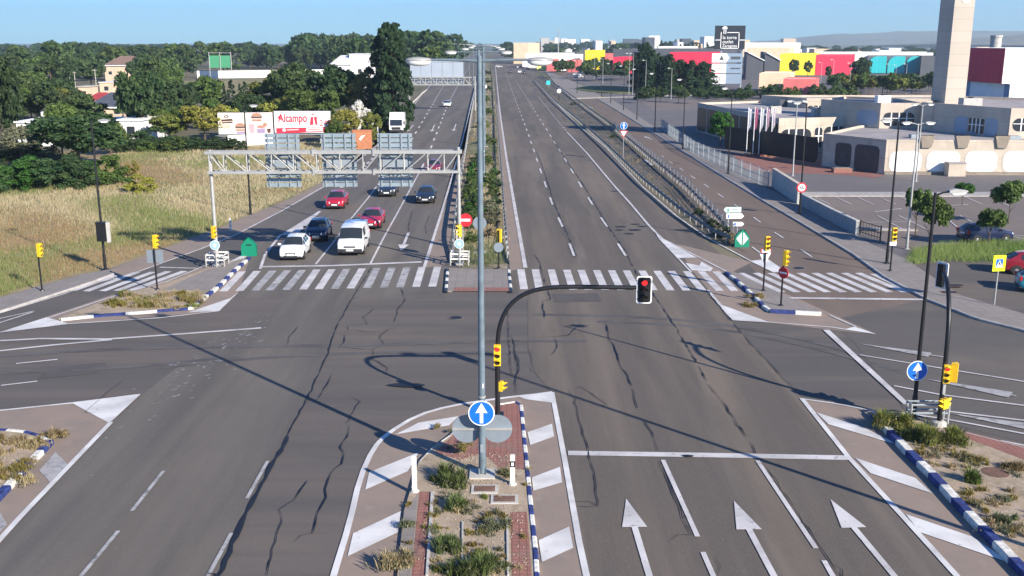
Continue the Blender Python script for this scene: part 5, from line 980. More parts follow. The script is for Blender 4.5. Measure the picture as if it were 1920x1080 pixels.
# pylon sign
D = 350.0; X = lambda px: GX(px, D, 100); t = thing('pylon_sign', 'tall pylon with a dark square board lettered in white above white and blue-grey panels', 'sign', (X(1367), D, 0))
xl, xr = X(1339)-X(1367), X(1395)-X(1367); z0, z1 = GZ(92,D), GZ(48,D)
MB().box(((xl+xr)/2,0,(z0+z1)/2),(xr-xl,.8,z1-z0)).build('board', mat('navy_board', (.008,.013,.025), .5, .05), t)
for px in (1353,1392): MB().box((X(px)-X(1367),.6,GZ(60,D)/2),(.5,.5,GZ(60,D))).build('post', m_galvd, t)
def pxz(px, py): return (X(px)-X(1367), GZ(py,D))
b = MB()
def seg(p, q, w=.22):
    a, c = Vector(pxz(*p)), Vector(pxz(*q)); d = (c-a).normalized()*w/2; n = Vector((-d.y,d.x)); b.plate([tuple(a+n-d),tuple(c+n+d),tuple(c-n+d),tuple(a-n-d)], -.47,-.401)
for p, q in (((1350,61),(1350,90.5)),((1350,90.5),(1383.5,90.5)),((1383.5,90.5),(1383.5,61)),((1383.5,61),(1362,61)),((1340,75),(1350,75)),((1383.5,75),(1394.5,75)),((1355,63),(1355,54)),((1358.5,63),(1358.5,54))): seg(p, q)
b.plate([pxz(*p) for p in ((1352,55),(1352,52),(1354,50),(1357,49),(1360,50),(1361,52),(1361,55),(1359,54),(1354,54))], -.47,-.401); b.build('frame_emblem', m_wht, t)
for s, py, sz in (('la torre',70.5,1.25),('outlet',78.5,1.25),('Zaragoza',86,1.1)): text(t, s, sz*1.25, (pxz(1353,py)[0],-.43,pxz(1353,py)[1]), m_wht, 'lettering', 0, .98, .02, 'LEFT')
m_pbl = mat('blue_grey_sign_panel', (.20,.27,.36), .5, .05, .5)
for k, (ya, yb) in enumerate(((100,117),(119.5,137),(139,157))):
    z0, z1 = GZ(yb,D), GZ(ya,D); xa, xm, xb = X(1335)-X(1367), X(1362)-X(1367), X(1393)-X(1367)
    poly_ = [(xa,z0),(xm,z0),(xm+(.9 if k == 0 else 0),(z0+z1)/2),(xm,z1),(xa,z1)]; MB().plate(poly_, -.5,.2).build('white_panel', m_wht, t)
    bp_ = MB().box(((xm+xb)/2,.2,(z0+z1)/2),(xb-xm-.1,.6,z1-z0)).build('grey_panel', m_pbl, t)
    xq, zq = (X(1353)-X(1367),(z0+z1)/2) if k == 0 else (X(1348)-X(1367),(z0+z1)/2)
    if k == 0: MB().plate([(xq-.8,zq-.7),(xq+.8,zq-.7),(xq,zq+.9)], -.56,-.501).build('symbol', m_gw, t)
    elif k == 1: MB().box((xq+.4,-.53,zq),(2.4,.06,.3)).build('symbol', mat('tan_mark', (.5,.38,.3), .6, .05), t)
    else: MB().plate([(xq+.75*math.cos(a),zq+.75*math.sin(a)) for a in [R(10*i) for i in range(36)]], -.55,-.501).build('symbol', m_gw, t); MB().plate([(xq+.5*math.cos(a),zq+.5*math.sin(a)) for a in [R(10*i) for i in range(36)]], -.56,-.551).build('symbol', m_wht, t)
    if k < 2: MB().box(((xm+xb)/2+.4,-.13,zq),(3.2,.06,.9 if k == 0 else .4)).build('mark', m_gw, bp_)
# retail sheds
def shed(label, px0, px1, ytop, ybase, m, depth=40, roof=None, D=None, z0=0, skew=0, group=None, name='retail_shed'):
    D = D or G(960, ybase)[1]; x0, x1 = GX(px0,D,ytop), GX(px1,D,ytop); return building(name, label, [(x0,D),(x1,D+skew),(x1+depth*.35,D+depth),(x0+depth*.35,D+depth)], z0, GZ(ytop,D), m, roof or m_lightroof, .4, group)
t = shed('bright yellow shop wall of the retail park', 1463, 1530, 101, 141, m_yw); t = shed('bright red shop wall of the retail park right of the yellow one', 1530.4, 1600, 103, 141, m_rw)
D_ = 500.0
t = shed('teal shop front with three rounded bays in the retail park', 1627, 1728, 105, 137, m_dkroof, D=D_)
for a, c in ((1628,1661),(1664,1696),(1699,1726)):
    p0, p1 = (GX(1627,D_,120),D_),(GX(1728,D_,120),D_); panel(t, p0, p1, (a,c), (105.6,137), m_tw, 'teal_bay', 7.0, (0,1,0,0), out=.5)
for lb, a, c, pk, yb in (('charcoal gable shed left of the yellow wall, nearer the pylon', 1400, 1432, 1402, 138), ('charcoal gable shed directly left of the yellow wall', 1434, 1463, 1436, 138)):
    D_ = 430.0; t = thing('retail_shed', lb, 'building', (GX(a,D_), D_, 0)); x1 = GX(c,D_)-GX(a,D_); xp = GX(pk,D_)-GX(a,D_); ht, hl = GZ(99,D_), GZ(114,D_)
    b = MB(); b.add([(0,0,0),(x1,0,0),(x1,0,hl),(xp,0,ht),(0,0,ht-.4),(10,50,0),(x1+10,50,0),(x1+10,50,hl),(xp+10,50,ht),(10,50,ht-.4)], [(0,1,2,3,4),(9,8,7,6,5),(1,6,7,2),(0,4,9,5)]); b.build('wall', m_gw, t)
    b = MB(); b.add([(-.2,-.4,ht-.2),(xp,-.4,ht+.15),(x1+.3,-.4,hl+.1),(x1+10.3,50,hl+.1),(xp+10,50,ht+.15),(9.8,50,ht-.2)], [(0,1,4,5),(1,2,3,4)]); b.build('roof', m_dkroof, t); b = MB(); b.tube([(xp,-.45,ht+.1),(x1+.3,-.45,hl+.05)],.22,6); b.build('verge_trim', m_wht, t)
t = shed('beige square house with no windows in front of the charcoal sheds', 1424, 1482, 137, 174, m_sand, 18); t = shed('salmon red house with a small dark door', 1469, 1531, 148, 180, m_pinkw, 16); D_ = G(960,180)[1]; panel(t, (GX(1469,D_,165),D_), (GX(1531,D_,165),D_), (1499,1505), (165,179), m_wing, 'door', .1)
t = shed('small beige house with a shallow brown roof in front of the left charcoal shed', 1409, 1439, 120, 142, m_sand, 14); D_ = G(960,142)[1]
x0, x1 = GX(1407,D_)-t.location.x, GX(1441,D_)-t.location.x; y0 = D_-t.location.y; b = MB(); b.add([(x0,y0-.6,GZ(120,D_)),(x1,y0-.6,GZ(120,D_)),(x1+5,y0+15,GZ(120,D_)),(x0+5,y0+15,GZ(120,D_)),((x0+x1)/2+2,y0+7,GZ(112,D_))],[(0,1,4),(1,2,4),(2,3,4),(3,0,4)]); b.build('tiled_roof', m_brown, t)
shed('long pale sheet roof behind the yellow and red shop walls', 1528, 1750, 99, 134, m_white_w, 60, D=540.0); shed('long grey roof shed behind the poplars', 1150, 1345, 92, 128, m_gw, 80, D=560.0, roof=m_dkroof); shed('red shop front behind the poplars', 1256, 1338, 98, 150, m_rw, 20, D=420.0, roof=m_lightroof)
shed('white long building with a dark red roof edge above the poplars', 1234, 1294, 87, 110, m_white_w, 30, D=700.0, roof=m_rroof); shed('dark navy block at the left end of the poplars', 1186, 1228, 98, 172, m_gw, 20, D=325.0); shed('low dark grey shed behind the teal shop', 1728, 1756, 105, 140, m_gw, 25, D=490.0)
shed('red shop with a white gable left of the dark navy block', 1150, 1182, 107, 130, m_rw, 20, D=520.0); shed('yellow shop wall left of the red shop', 1097, 1121, 94, 128, m_yw, 15, D=560.0); shed('small pink shopfront on the far side road', 1025, 1037, 111, 128, m_pinkw, 12, D=560.0); shed('small yellow shopfront on the far side road', 1007, 1021, 110, 126, mat('pale_yellow_cladding', (.75,.68,.2), .6, .05), 12, D=580.0)
shed('white canopy building with a flat roof at the far side road', 1048, 1076, 102, 124, m_white_w, 18, D=570.0); shed('red board building beside the far side road', 1063, 1082, 112, 130, m_pinkw, 10, D=540.0); shed('old beige block left of the road end', 963, 991, 80, 112, m_sand, 25, D=760.0, roof=m_brown)
shed('pale long shed beyond the old beige block', 985, 1042, 100, 118, m_lightroof, 40, D=640.0); shed('pink house peeking behind the yellow shop', 1122, 1140, 100, 124, m_pinkw, 12, D=600.0, roof=m_brown)
shed('white industrial hall below the hills left of the charcoal sheds', 1398, 1490, 80, 104, m_white_w, 60, D=760.0); shed('tan warehouse strip below the hills', 1400, 1480, 89, 104, m_sand, 40, D=640.0, roof=m_lightroof)
t = shed('pale slab tower block on the town skyline', 1217, 1232, 67, 90, m_white_w, 18, D=1300.0); 
rs = random.Random(11)
for k in range(34):
    px = rs.uniform(1000, 1470); D_ = rs.uniform(900, 2600); w = rs.uniform(7, 26); ht = rs.uniform(7, 17) + D_*.0042; m = rs.choice([m_white_w, m_white_w, m_sand, m_lightroof, m_conc2, m_gw])
    x0 = GX(px, D_, 80); wm = w*D_/1900; t = building('town_building', 'pale distant building of the town skyline on the right', [(x0,D_),(x0+wm,D_),(x0+wm,D_+30),(x0,D_+30)], 0, ht, m, rs.choice([m_lightroof,m_brown,m_roofg]), .4, 'distant town buildings')
for k in range(16):
    px = rs.uniform(1480, 1900); D_ = rs.uniform(700, 1700); w = rs.uniform(8, 30); x0 = GX(px, D_, 85); wm = w*D_/1900
    building('town_building', 'small pale building below the hills', [(x0,D_),(x0+wm,D_),(x0+wm,D_+20),(x0,D_+20)], 0, rs.uniform(5,9), rs.choice([m_white_w, m_sand, m_lightroof]), rs.choice([m_lightroof,m_brown]), .4, 'buildings at the foot of the hills')
g = (GX(1047, 900, 70), 900.0); t = thing('radio_mast', 'thin lattice mast on the skyline right of the road end', 'mast', (*g,0)); MB().tube([(0,0,0),(0,0,GZ(53,900))],[.7,.3],5).build('mast', m_galv, t); MB().box((0,0,GZ(56,900)),(4,.3,.4)).build('crossarm', m_galv, t)
# ------------------------------------------------------------------ left side houses, walls and billboard
def house(label, px0, px1, ytop, D, m, rm, ridge=None, depth=10, eave=None, z0=0):
    x0, x1 = GX(px0,D,ytop), GX(px1,D,ytop); t = thing('house', label, 'house', (x0,D,0)); w = x1-x0; h = GZ(eave or ytop, D); b = MB(); b.prism([(0,0),(w,0),(w,depth),(0,depth)], z0, h); b.build('wall', m, t)
    if ridge is not None:
        zt = GZ(ridge, D); b = MB(); e = .5; b.add([(-e,-e,h-.1),(w+e,-e,h-.1),(w+e,depth+e,h-.1),(-e,depth+e,h-.1),(w*.3,depth/2,zt),(w*.7,depth/2,zt)],[(0,1,5,4),(1,2,5),(2,3,4,5),(3,0,4)]); b.build('roof', rm, t); b = MB(); b.box((w/2,-e,h-.18),(w+2*e,.1,.3)); b.build('fascia', m_wht, t)
    else: MB().box((w/2,depth/2,h+.1),(w+.5,depth+.5,.22)).build('roof', rm, t)
    q = MB()
    for k in range(max(1,int(w/3.5))): 
        wx = (k+.5)*w/max(1,int(w/3.5)); wd = MB().box((wx,-.02,h*.55),(1.2,.1,1.2)).build('window', m_wing, t); MB().box((wx,-.03,h*.55-.66),(1.4,.14,.1)).build('sill', m_wht, wd)
    return t
t = house('white flat-roofed house with a square chimney at the left edge', 30, 92, 230, 152, m_white_w, m_white_w); MB().box((3.2,3,GZ(219,152)-.4),(1.0,1.0,1.9)).build('chimney', m_white_w, t)
house('white modern house with stepped flat roofs behind the dark pine', 222, 266, 226, 158, m_white_w, m_white_w, depth=12); house('lower white wing of the modern house', 180, 224, 228, 166, m_white_w, m_white_w, depth=8)
house('house with a dark tent roof and white fascia', 163, 238, 203, 214, m_sand, m_dkroof, 176, 14, eave=200); house('house with a red roof behind the tent roof', 158, 196, 189, 232, m_sand, m_rroof, 175, 10, eave=188)
house('beige villa half hidden by pines', 196, 256, 128, 400, m_sand, m_brown, 105, 16, eave=122); house('small orange house left of the pale poles', 76, 96, 150, 330, m_brick, m_conc2, None, 8); house('low beige house below the villa', 186, 236, 155, 300, m_sand, m_lightroof, None, 10); house('small beige hut beside the low beige house', 146, 166, 163, 270, m_sand, m_conc2, None, 6); house('pale house among the far trees at the left', 80, 112, 126, 430, m_white_w, m_lightroof, None, 10)
t = house('tall white house with a sloping roof left of the cypress', 655, 692, 102, 330, m_white_w, m_lightroof, None, 14); house('lower white wing with a long sloping roof left of the tall white house', 622, 658, 121, 326, m_white_w, m_lightroof, 104, 14, eave=119)
wall('long pale wall with a dark top edge behind the far field', [(370,147),(470,146),(640,143)], 3.2, m_white_w, .4, m_gw)
wall('white garden wall under the billboard', [(428,274),(512,271)], 1.6, m_white_w, .2); wall('pale boundary wall behind the field on the far left', [(-80,282),(30,278)], 1.4, m_conc2, .2)
g = G(680,279); t = thing('brick_gate', 'orange brick gate wall with a pale emblem beside the oncoming lanes', 'gate', g); MB().box((0,0,1.3),(2.7,.5,2.6)).build('wall', m_brick, t); MB().box((0,0,2.67),(2.9,.6,.14)).build('coping', m_brick, t); MB().plate([(-.5,1.4),(-.1,1.9),(.5,2.0),(.1,1.6),(-.2,1.2)], -.29,-.251).build('emblem', m_wht, t)
fence('pale slatted fence beside the white truck', [(708,252),(716,240),(728,222)], 3.0, 4, mat('pale_fence', (.62,.60,.55), .7, .08)); 
g = G(392,133); D_ = 440.0; x0, x1 = GX(392,D_), GX(433,D_); t = thing('court_screen', 'green mesh sports court screen behind the far field', 'court screen', (x0,D_,0)); w = x1-x0; zt, zb = GZ(99,D_), GZ(127,D_)
for x in (0,w/2,w): MB().tube([(x,0,0),(x,0,zt+.3)],.15,6).build('post', m_galv, t)
MB().box((w/2,.2,(zb+GZ(104,D_))/2),(w,.05,GZ(104,D_)-zb)).build('mesh', mat('green_mesh', (.06,.28,.14), .8, .1), t); MB().tube([(0,0,zt),(w,0,zt)],.12,6).build('top_rail', m_galv, t)
# billboards
Db = 156.0; Xb = lambda px: GX(px, Db, 235)
m_bb1 = mat('cream_poster', (.74,.68,.58), .7, .08, .5); m_bb2 = mat('pink_poster', (.72,.60,.58), .7, .08, .5); m_brn = mat('poster_brown', (.10,.045,.03), .7, .1); m_bun = mat('poster_bun', (.42,.22,.15), .7, .1); m_lil = mat('poster_lilac', (.33,.25,.38), .7, .1); m_prd = mat('poster_red', (.62,.03,.06), .6, .05); m_prt = mat('poster_text_red', (.5,.02,.05), .6, .05); m_pgn = mat('poster_green', (.25,.6,.5), .6, .05)
def bboard(label, p0, p1, yt, yb):
    x0, x1 = Xb(p0), Xb(p1); z0, z1 = GZ(yb,Db), GZ(yt,Db); t = thing('billboard', label, 'billboard', (x0,Db,0)); w = x1-x0
    MB().box((w/2,.15,(z0+z1)/2),(w,.25,z1-z0)).build('frame', m_black, t)
    for x in (w*.2,w*.8): MB().box((x,.4,z1/2),(.25,.25,z1)).build('post', m_galv, t)
    MB().box((w/2,-.25,z0-.12),(w+.6,.8,.12)).build('catwalk', m_galvd, t)
    P = lambda px, py: (Xb(px)-x0, GZ(py,Db)); sh = lambda name, pts, m, k=1: MB().plate([P(*q) for q in pts], -.02-.012*k, -.02-.012*(k-1)-.001).build(name, m, t)
    MB().box((w/2,.0,(z0+z1)/2),(w-.2,.06,z1-z0-.2)).build('poster', m_bb1 if p0 < 500 else m_wht, t); return t, P, sh
def el(cx, cy, a, c, n=18, a0=0, a1=360): return [(cx+a*math.cos(R(a0+(a1-a0)*k/n)), cy+c*math.sin(R(a0+(a1-a0)*k/n))) for k in range(n+1)]
t, P, sh = bboard('billboard with a cream poster of burgers and a brown banner, left one of the pair', 408, 513, 210, 253)
sh('pink_ground', [(464,211),(512,210.5),(512,251.5),(464,252)], m_bb2); sh('emblem', el(425.5,218.5,4.5,2.6), m_brn, 2); sh('emblem_hole', el(425.5,218.7,2.2,1.2), m_bb1, 3)
sh('banner', [(415,224.2),(436,222.6),(437.5,226.5),(416,228)], m_brn, 2); sh('banner', [(416,229.2),(436,227.8),(437,230.6),(417,231.6)], m_brn, 2); sh('text_block', [(416,233),(432,233),(432,241),(416,241)], mat('poster_tan', (.62,.47,.38), .7, .05), 2)
for (cx, cy, s) in ((450.5,240,1.15),(482,221.5,1.2)):
    sh('bun', el(cx,cy-3*s,8*s,5.2*s,14,180,360), m_bun, 2); sh('patty', [(cx-8.5*s,cy-2.6*s),(cx+8.5*s,cy-2.6*s),(cx+8*s,cy),(cx-8*s,cy)], m_brn, 2); sh('cheese', [(cx-8*s,cy+.3*s),(cx+8.6*s,cy+.3*s),(cx+6*s,cy+1.6*s),(cx-7*s,cy+1.5*s)], mat('poster_cheese', (.62,.45,.38), .7, .05), 2); sh('bun', [(cx-7.8*s,cy+2*s),(cx+7.8*s,cy+2*s),(cx+6.5*s,cy+5*s),(cx-6.5*s,cy+5*s)], m_bun, 2)
sh('tray', [(443,247),(460,246.5),(458,251),(444,251)], m_lil, 2); sh('cup', [(466,233),(477,232.5),(475.5,249.5),(468,249.5)], mat('poster_cup', (.5,.36,.38), .7, .08), 2); sh('box', [(481,242),(497,240.5),(496,249.5),(482,249.5)], m_lil, 2); sh('snack', el(490,237.5,8,2.6), m_bun, 3); sh('snack', el(497,233.5,4,3.5), m_bun, 2); sh('sauce_pot', [(500,241.5),(507.5,241),(506.5,249),(501.5,249)], m_brn, 2)
for y in (216.5,217.3,224.3,226.4): sh('small_print', [(489,y),(508,y-.2),(508,y+.3),(489,y+.5)], mat('poster_print', (.45,.38,.36), .7, .05), 2)
t, P, sh = bboard('right billboard of the pair, white poster lettered in red above a red strip', 513.5, 621.5, 207, 250)
sh('red_strip', [(517.5,240.2),(618.8,238.2),(618.8,246.8),(517.5,250)], m_prd); sh('pill', [(574,240.2),(604,239),(606,241.5),(605,245.5),(574,247),(573,244)], mat('poster_pale_red', (.78,.55,.52), .6, .05), 2); sh('strip_emblem', el(532.5,243.8,3.6,3.2), mat('poster_pale_red', (.78,.55,.52)), 2); sh('strip_bar', [(538,242.8),(560,241.8),(560,243.6),(538,244.6)], mat('poster_pale_red', (.78,.55,.52)), 2); sh('pill_print', [(578,242.7),(601,241.8),(601,242.6),(578,243.5)], m_prt, 3)
x, z = P(522.5,221.8); text(t, 'Alcampo', 1.75, (x,-.04,z), m_prt, 'lettering', 0, .70, .01, 'LEFT'); sh('green_print', [(538,231.8),(543,231.5),(541,234.6),(539,234.6)], m_pgn, 2); sh('green_print', [(544,231.6),(549,231.4),(549,234.2),(544,234.4)], m_pgn, 2); sh('green_print', [(550,231.8),(556,231.6),(554,234.2),(551,234.2)], m_pgn, 2)
x, z = P(599,231); text(t, '249', 1.35, (x,-.04,z), m_prt, 'digits', 0, .9, .01, 'LEFT')
sh('emblem', [(521,221.5),(524,217),(528,216),(526,219),(529,220),(524,223)], m_prt, 2); sh('garment', [(583.5,219.5),(588,219),(588,234),(581,234.3)], m_prd, 2); sh('garment', [(589.2,219),(592,219),(598,220.4),(594.5,223),(595.8,233.6),(591.5,234)], m_prd, 2); sh('small_print', [(594,213.6),(615,213),(615,214),(594,214.6)], m_prt, 2); sh('small_print', [(585,213),(590,212.8),(590,215),(585,215.2)], m_prt, 2)
# ------------------------------------------------------------------ trees and plants
RNG = np.random.default_rng(5)
def leafmat(name, c1, c2, rnd=.22):
    m = mat(name, c1, .65, .1, 7, col2=c2, rnd=rnd, spec=.25, detail=3); n = m.node_tree.nodes; l = m.node_tree.links; b = n['Principled BSDF']
    tr = n.new('ShaderNodeBsdfTranslucent'); mx = n.new('ShaderNodeMixShader'); mx.inputs[0].default_value = .22
    src = b.inputs['Base Color'].links[0].from_socket; l.new(src, tr.inputs[0]); l.new(b.outputs[0], mx.inputs[1]); l.new(tr.outputs[0], mx.inputs[2]); l.new(mx.outputs[0], n['Material Output'].inputs[0]); return m
LM = {'dark': leafmat('foliage_dark', (.016,.042,.014), (.066,.108,.036)), 'pine': leafmat('foliage_pine', (.020,.047,.016), (.080,.115,.036)), 'mid': leafmat('foliage_mid', (.034,.072,.014), (.12,.175,.04)), 'olive': leafmat('foliage_olive', (.08,.10,.018), (.21,.22,.05)),
      'yellow': leafmat('foliage_yellow', (.16,.17,.025), (.34,.33,.07)), 'ochre': leafmat('foliage_ochre', (.12,.10,.028), (.25,.20,.05)), 'bright': leafmat('foliage_bright', (.025,.085,.012), (.06,.15,.025)), 'grey': leafmat('foliage_grey', (.10,.115,.065), (.19,.19,.115)), 'straw': leafmat('foliage_straw', (.26,.20,.10), (.40,.33,.19)), 'lime': leafmat('foliage_lime', (.20,.23,.03), (.42,.42,.08)), 'weed': leafmat('foliage_weed', (.06,.095,.025), (.15,.20,.06)), 'white': leafmat('blossom_white', (.45,.43,.38), (.75,.73,.68)), 'deep': leafmat('foliage_deep', (.011,.035,.014), (.040,.074,.028))}
m_bark = mat('bark', (.10,.075,.055), .9, .25, 8)
def leaves(P, N, size, k=1):
    """one small bent leaf spray (two triangles) per point, facing roughly along N"""
    n = len(P); N = N + RNG.normal(0, .55, (n,3)); N /= np.linalg.norm(N, axis=1)[:,None] + 1e-9
    A = np.cross(N, RNG.normal(0,1,(n,3))); A /= np.linalg.norm(A, axis=1)[:,None] + 1e-9; B = np.cross(N, A)
    s = size * RNG.uniform(.55, 1.35, (n,1)); A = A*s; B = B*s*RNG.uniform(.45,.9,(n,1))
    V = np.stack([P-A, P+B*.9-A*.1, P+A, P-B*.9+A*.15+N*s*.25], 1).reshape(-1,3); F = np.arange(n*4).reshape(-1,4); return V, F
def crown_mesh(kind, nl, size, seed):
    global RNG
    RNG = np.random.default_rng(seed); C = []; r0 = []
    def add(c, r): C.append(c); r0.append(r)
    if kind == 'broad':
        for _ in range(46):
            d = RNG.normal(0,1,3); d /= np.linalg.norm(d); f = RNG.uniform(.45,1)**.6; add((d[0]*.40*f, d[1]*.40*f, .60+d[2]*.33*f), RNG.uniform(.07,.135))
    elif kind == 'pine':
        for _ in range(60):
            z = RNG.uniform(.16,.96); rr = .42*(1-abs(z-.5)**1.6*2.4)*RNG.uniform(.4,1); a = RNG.uniform(0,6.28); add((rr*math.cos(a), rr*math.sin(a), z), RNG.uniform(.06,.12))
    elif kind == 'cypress':
        for _ in range(70):
            z = RNG.uniform(.04,.99); rr = .17*min(1,z*6)*(1-z**2.2)**.8*RNG.uniform(.3,1.0)+.01; a = RNG.uniform(0,6.28); add((rr*math.cos(a), rr*math.sin(a), z), RNG.uniform(.03,.065)*(1.1-z*.55))
    elif kind == 'giant':
        for _ in range(260):
            z = RNG.uniform(.02,.985); rr = .27*(1-.38*z)*(1-z**7)**.5*min(1,.7+z*3)*RNG.uniform(.15,1.0)**.5*RNG.uniform(.85,1.08); a = RNG.uniform(0,6.28); add((rr*math.cos(a), rr*math.sin(a), z), RNG.uniform(.035,.07)*(1.05-z*.35))
    elif kind == 'small':
        for _ in range(34):
            d = RNG.normal(0,1,3); d /= np.linalg.norm(d); f = RNG.uniform(.4,1); add((d[0]*.36*f, d[1]*.36*f, .66+d[2]*.27*f), RNG.uniform(.07,.14))
    else:
        for _ in range(34):
            a = RNG.uniform(0,6.28); rr = .46*RNG.uniform(0,1)**.5; z = RNG.uniform(.1,.95)*(1-(rr/.5)**2*.65); add((rr*math.cos(a), rr*math.sin(a), z), RNG.uniform(.08,.15))
    C = np.array(C); r0 = np.array(r0); w = r0**2; idx = RNG.choice(len(C), nl, p=w/w.sum()); d = RNG.normal(0,1,(nl,3)); d /= np.linalg.norm(d,axis=1)[:,None]; d[:,2] = np.where(d[:,2] < -.3, -d[:,2], d[:,2])
    P = C[idx] + d*r0[idx][:,None]*RNG.uniform(.55,1.12,(nl,1)); V, F = leaves(P, d, size); me = bpy.data.meshes.new('crown_' + kind); me.from_pydata(V.tolist(), [], F.tolist()); me.update(); return me
def trunk_mesh(kind):
    b = MB(); top = {'broad':.55,'pine':.8,'cypress':.6,'giant':.8,'small':.6,'bush':.3}[kind]; r = {'broad':.028,'pine':.024,'cypress':.016,'giant':.022,'small':.02,'bush':.012}[kind]
    b.tube([(0,0,-.01),(.004,.003,top*.4),(-.006,.008,top*.75),(.0,.0,top)], [r*1.25,r,r*.75,r*.35], 7)
    if kind != 'cypress':
        for k in range(6):
            a = k*1.05+.3; z = top*(.45+.08*k); b.tube([(0,0,z),(.1*math.cos(a),.1*math.sin(a),z+.09),(.22*math.cos(a),.22*math.sin(a),z+.18)], [r*.5,r*.35,r*.14], 5)
    me = bpy.data.meshes.new('trunk_' + kind); me.from_pydata(b.v, [], b.f); me.materials.append(m_bark); return me
MESH = {}
def cm(kind, lm, lod, var):
    k = (kind, lm, lod, var)
    if k not in MESH:
        base = ('b', kind, lod, var)
        if base not in MESH: MESH[base] = crown_mesh(kind, {'hi':5200,'mid':2600,'lo':1000}[lod] * (4 if kind == 'giant' else 1), {'hi':.030,'mid':.040,'lo':.062}[lod] * (.62 if kind in ('cypress','giant') else 1), var*17+hash(kind) % 7*0+len(kind))
        me = MESH[base].copy(); me.materials.append(LM[lm]); MESH[k] = me
    return MESH[k]
TM = {}
def tree(name, label, cat, loc, h, w, kind, lm, lod='mid', group=None, rz=None):
    """w = crown width in metres, h = full height in metres"""
    t = thing(name, label, cat, loc, random.uniform(0, 6.28) if rz is None else rz, group); uw = {'broad':.94,'pine':.84,'cypress':.36,'giant':.60,'small':.88,'bush':1.05}[kind]
    if kind not in TM: TM[kind] = trunk_mesh(kind)
    sx = w/uw
    c = link(bpy.data.objects.new('crown', cm(kind, lm, lod, random.randrange(3))), t); c.scale = (sx, sx, h)
    q = link(bpy.data.objects.new('trunk', TM[kind]), t); q.scale = (max(sx*.6, h*.6), max(sx*.6, h*.6), h); return t
def tpx(name, label, cat, px, yb, yt, wpx, kind, lm, lod='mid', group=None):
    g = G(px, yb); y = g[1]; return tree(name, label, cat, (g[0], y, 0), GZ(yt, y), wpx*math.hypot(y, 15)/FPX, kind, lm, lod, group)
# near the field, left
for a in (('tree','large dark shadowed tree with a broad crown behind the field hedge',150,318,205,190,'broad','dark','hi'), ('tree','dark tall tree filling the left edge of the picture',12,300,88,90,'broad','dark','hi'), ('tree','mid green tree right of the white flat house',118,300,196,95,'broad','mid','hi'),
          ('tree','bushy mid green tree in front of the white modern house',208,292,228,70,'broad','mid','hi'), ('tree','grey-green loose tree under the white flat house',42,304,238,95,'broad','grey','hi'), ('tree','yellow-green round tree left of the billboard',385,268,190,88,'broad','yellow','hi'),
          ('tree','olive green bushy tree between the modern house and the yellow-green tree',318,268,210,85,'broad','olive','hi'), ('shrub','dark low shrub behind the field right of the modern house',285,275,236,100,'bush','dark','hi'), ('shrub','dark low shrub at the foot of the billboard',372,280,255,80,'bush','dark','hi'), ('shrub','small dark shrub in front of the white garden wall',446,281,258,36,'bush','dark','hi'),
          ('shrub','bright yellow-green shrub standing alone in the dry field',267,361,322,62,'bush','lime','hi'), ('shrub','green shrub beside the black lamp in the field',200,345,285,90,'bush','mid','hi'), ('shrub','reddish brown dry shrub right of the field hedge',248,330,300,30,'bush','ochre','hi')): tpx(a[0], a[1], a[0], *a[2:])
for k, (px, yb, yt, w) in enumerate(((-30,362,290,110),(35,358,296,100),(95,354,292,105),(150,351,290,95),(60,345,288,100),(0,350,300,60),(120,342,285,100),(180,346,298,60))):
    tpx('hedge_shrub', 'dense dark green shrub of the thick field hedge at the left', 'shrub', px, yb, yt, w, 'bush', 'bright' if k % 3 == 1 else 'dark', 'hi', 'field hedge shrubs')
rs = random.Random(77)
for k in range(22):
    px = 215 + k*10.5 + rs.uniform(-4,4); tpx('hedge_shrub', 'dark shrub of the hedge line closing the far side of the field', 'shrub', px, rs.uniform(278,286) - max(0,(px-330)*.04), rs.uniform(254,264), rs.uniform(34,56), 'bush', rs.choice(['dark','dark','mid','pine']), 'mid', 'far hedge of the field')
for k in range(10):
    px = -20 + k*13; tpx('hedge_shrub', 'dark shrub of the hedge line closing the far side of the field', 'shrub', px, rs.uniform(296,304), rs.uniform(262,276), rs.uniform(40,60), 'bush', rs.choice(['dark','mid','grey','pine']), 'mid', 'far hedge of the field')
# middle ground, left of the oncoming lanes
for a in (('cypress','giant dark cypress towering over the oncoming lanes',738,246,46,92,'giant','deep','hi'), ('cypress','slimmer dark cypress joined to the left side of the giant one',712,244,62,60,'cypress','deep','hi'), ('tree','ochre green tree left of the giant cypress',684,240,132,82,'broad','ochre','hi'),
          ('pine','large dark umbrella pine left of the ochre tree',560,236,113,120,'broad','pine','hi'), ('pine','second large dark umbrella pine, right of the larger one',625,238,118,110,'broad','dark','hi'), ('pine','dark pine between the two umbrella pines and the ochre tree',655,232,128,70,'broad','deep','hi'),
          ('tree','olive tree with light crown left of the large pines',508,232,142,95,'broad','olive','hi'), ('tree','yellow olive tree low behind the billboard',540,244,176,70,'broad','olive','hi'), ('tree','dark green tree low behind the burger poster',470,240,170,80,'broad','dark','hi'), ('tree','mid green tree behind the lettered billboard',590,250,160,110,'broad','mid','hi'),
          ('shrub','white flowering shrub in front of the giant cypress',678,262,184,52,'bush','white','hi'), ('shrub','yellow-green hedge tree right of the lettered billboard',648,268,206,70,'broad','yellow','hi'), ('shrub','olive hedge shrub left of the pale fence',695,262,208,50,'broad','olive','hi'), ('shrub','green hedge shrub behind the brick gate',628,276,224,50,'bush','mid','hi'), ('shrub','small bush on the kerb beside the brick gate',655,282,252,34,'bush','olive','hi')): tpx(a[0], a[1], a[0], *a[2:])
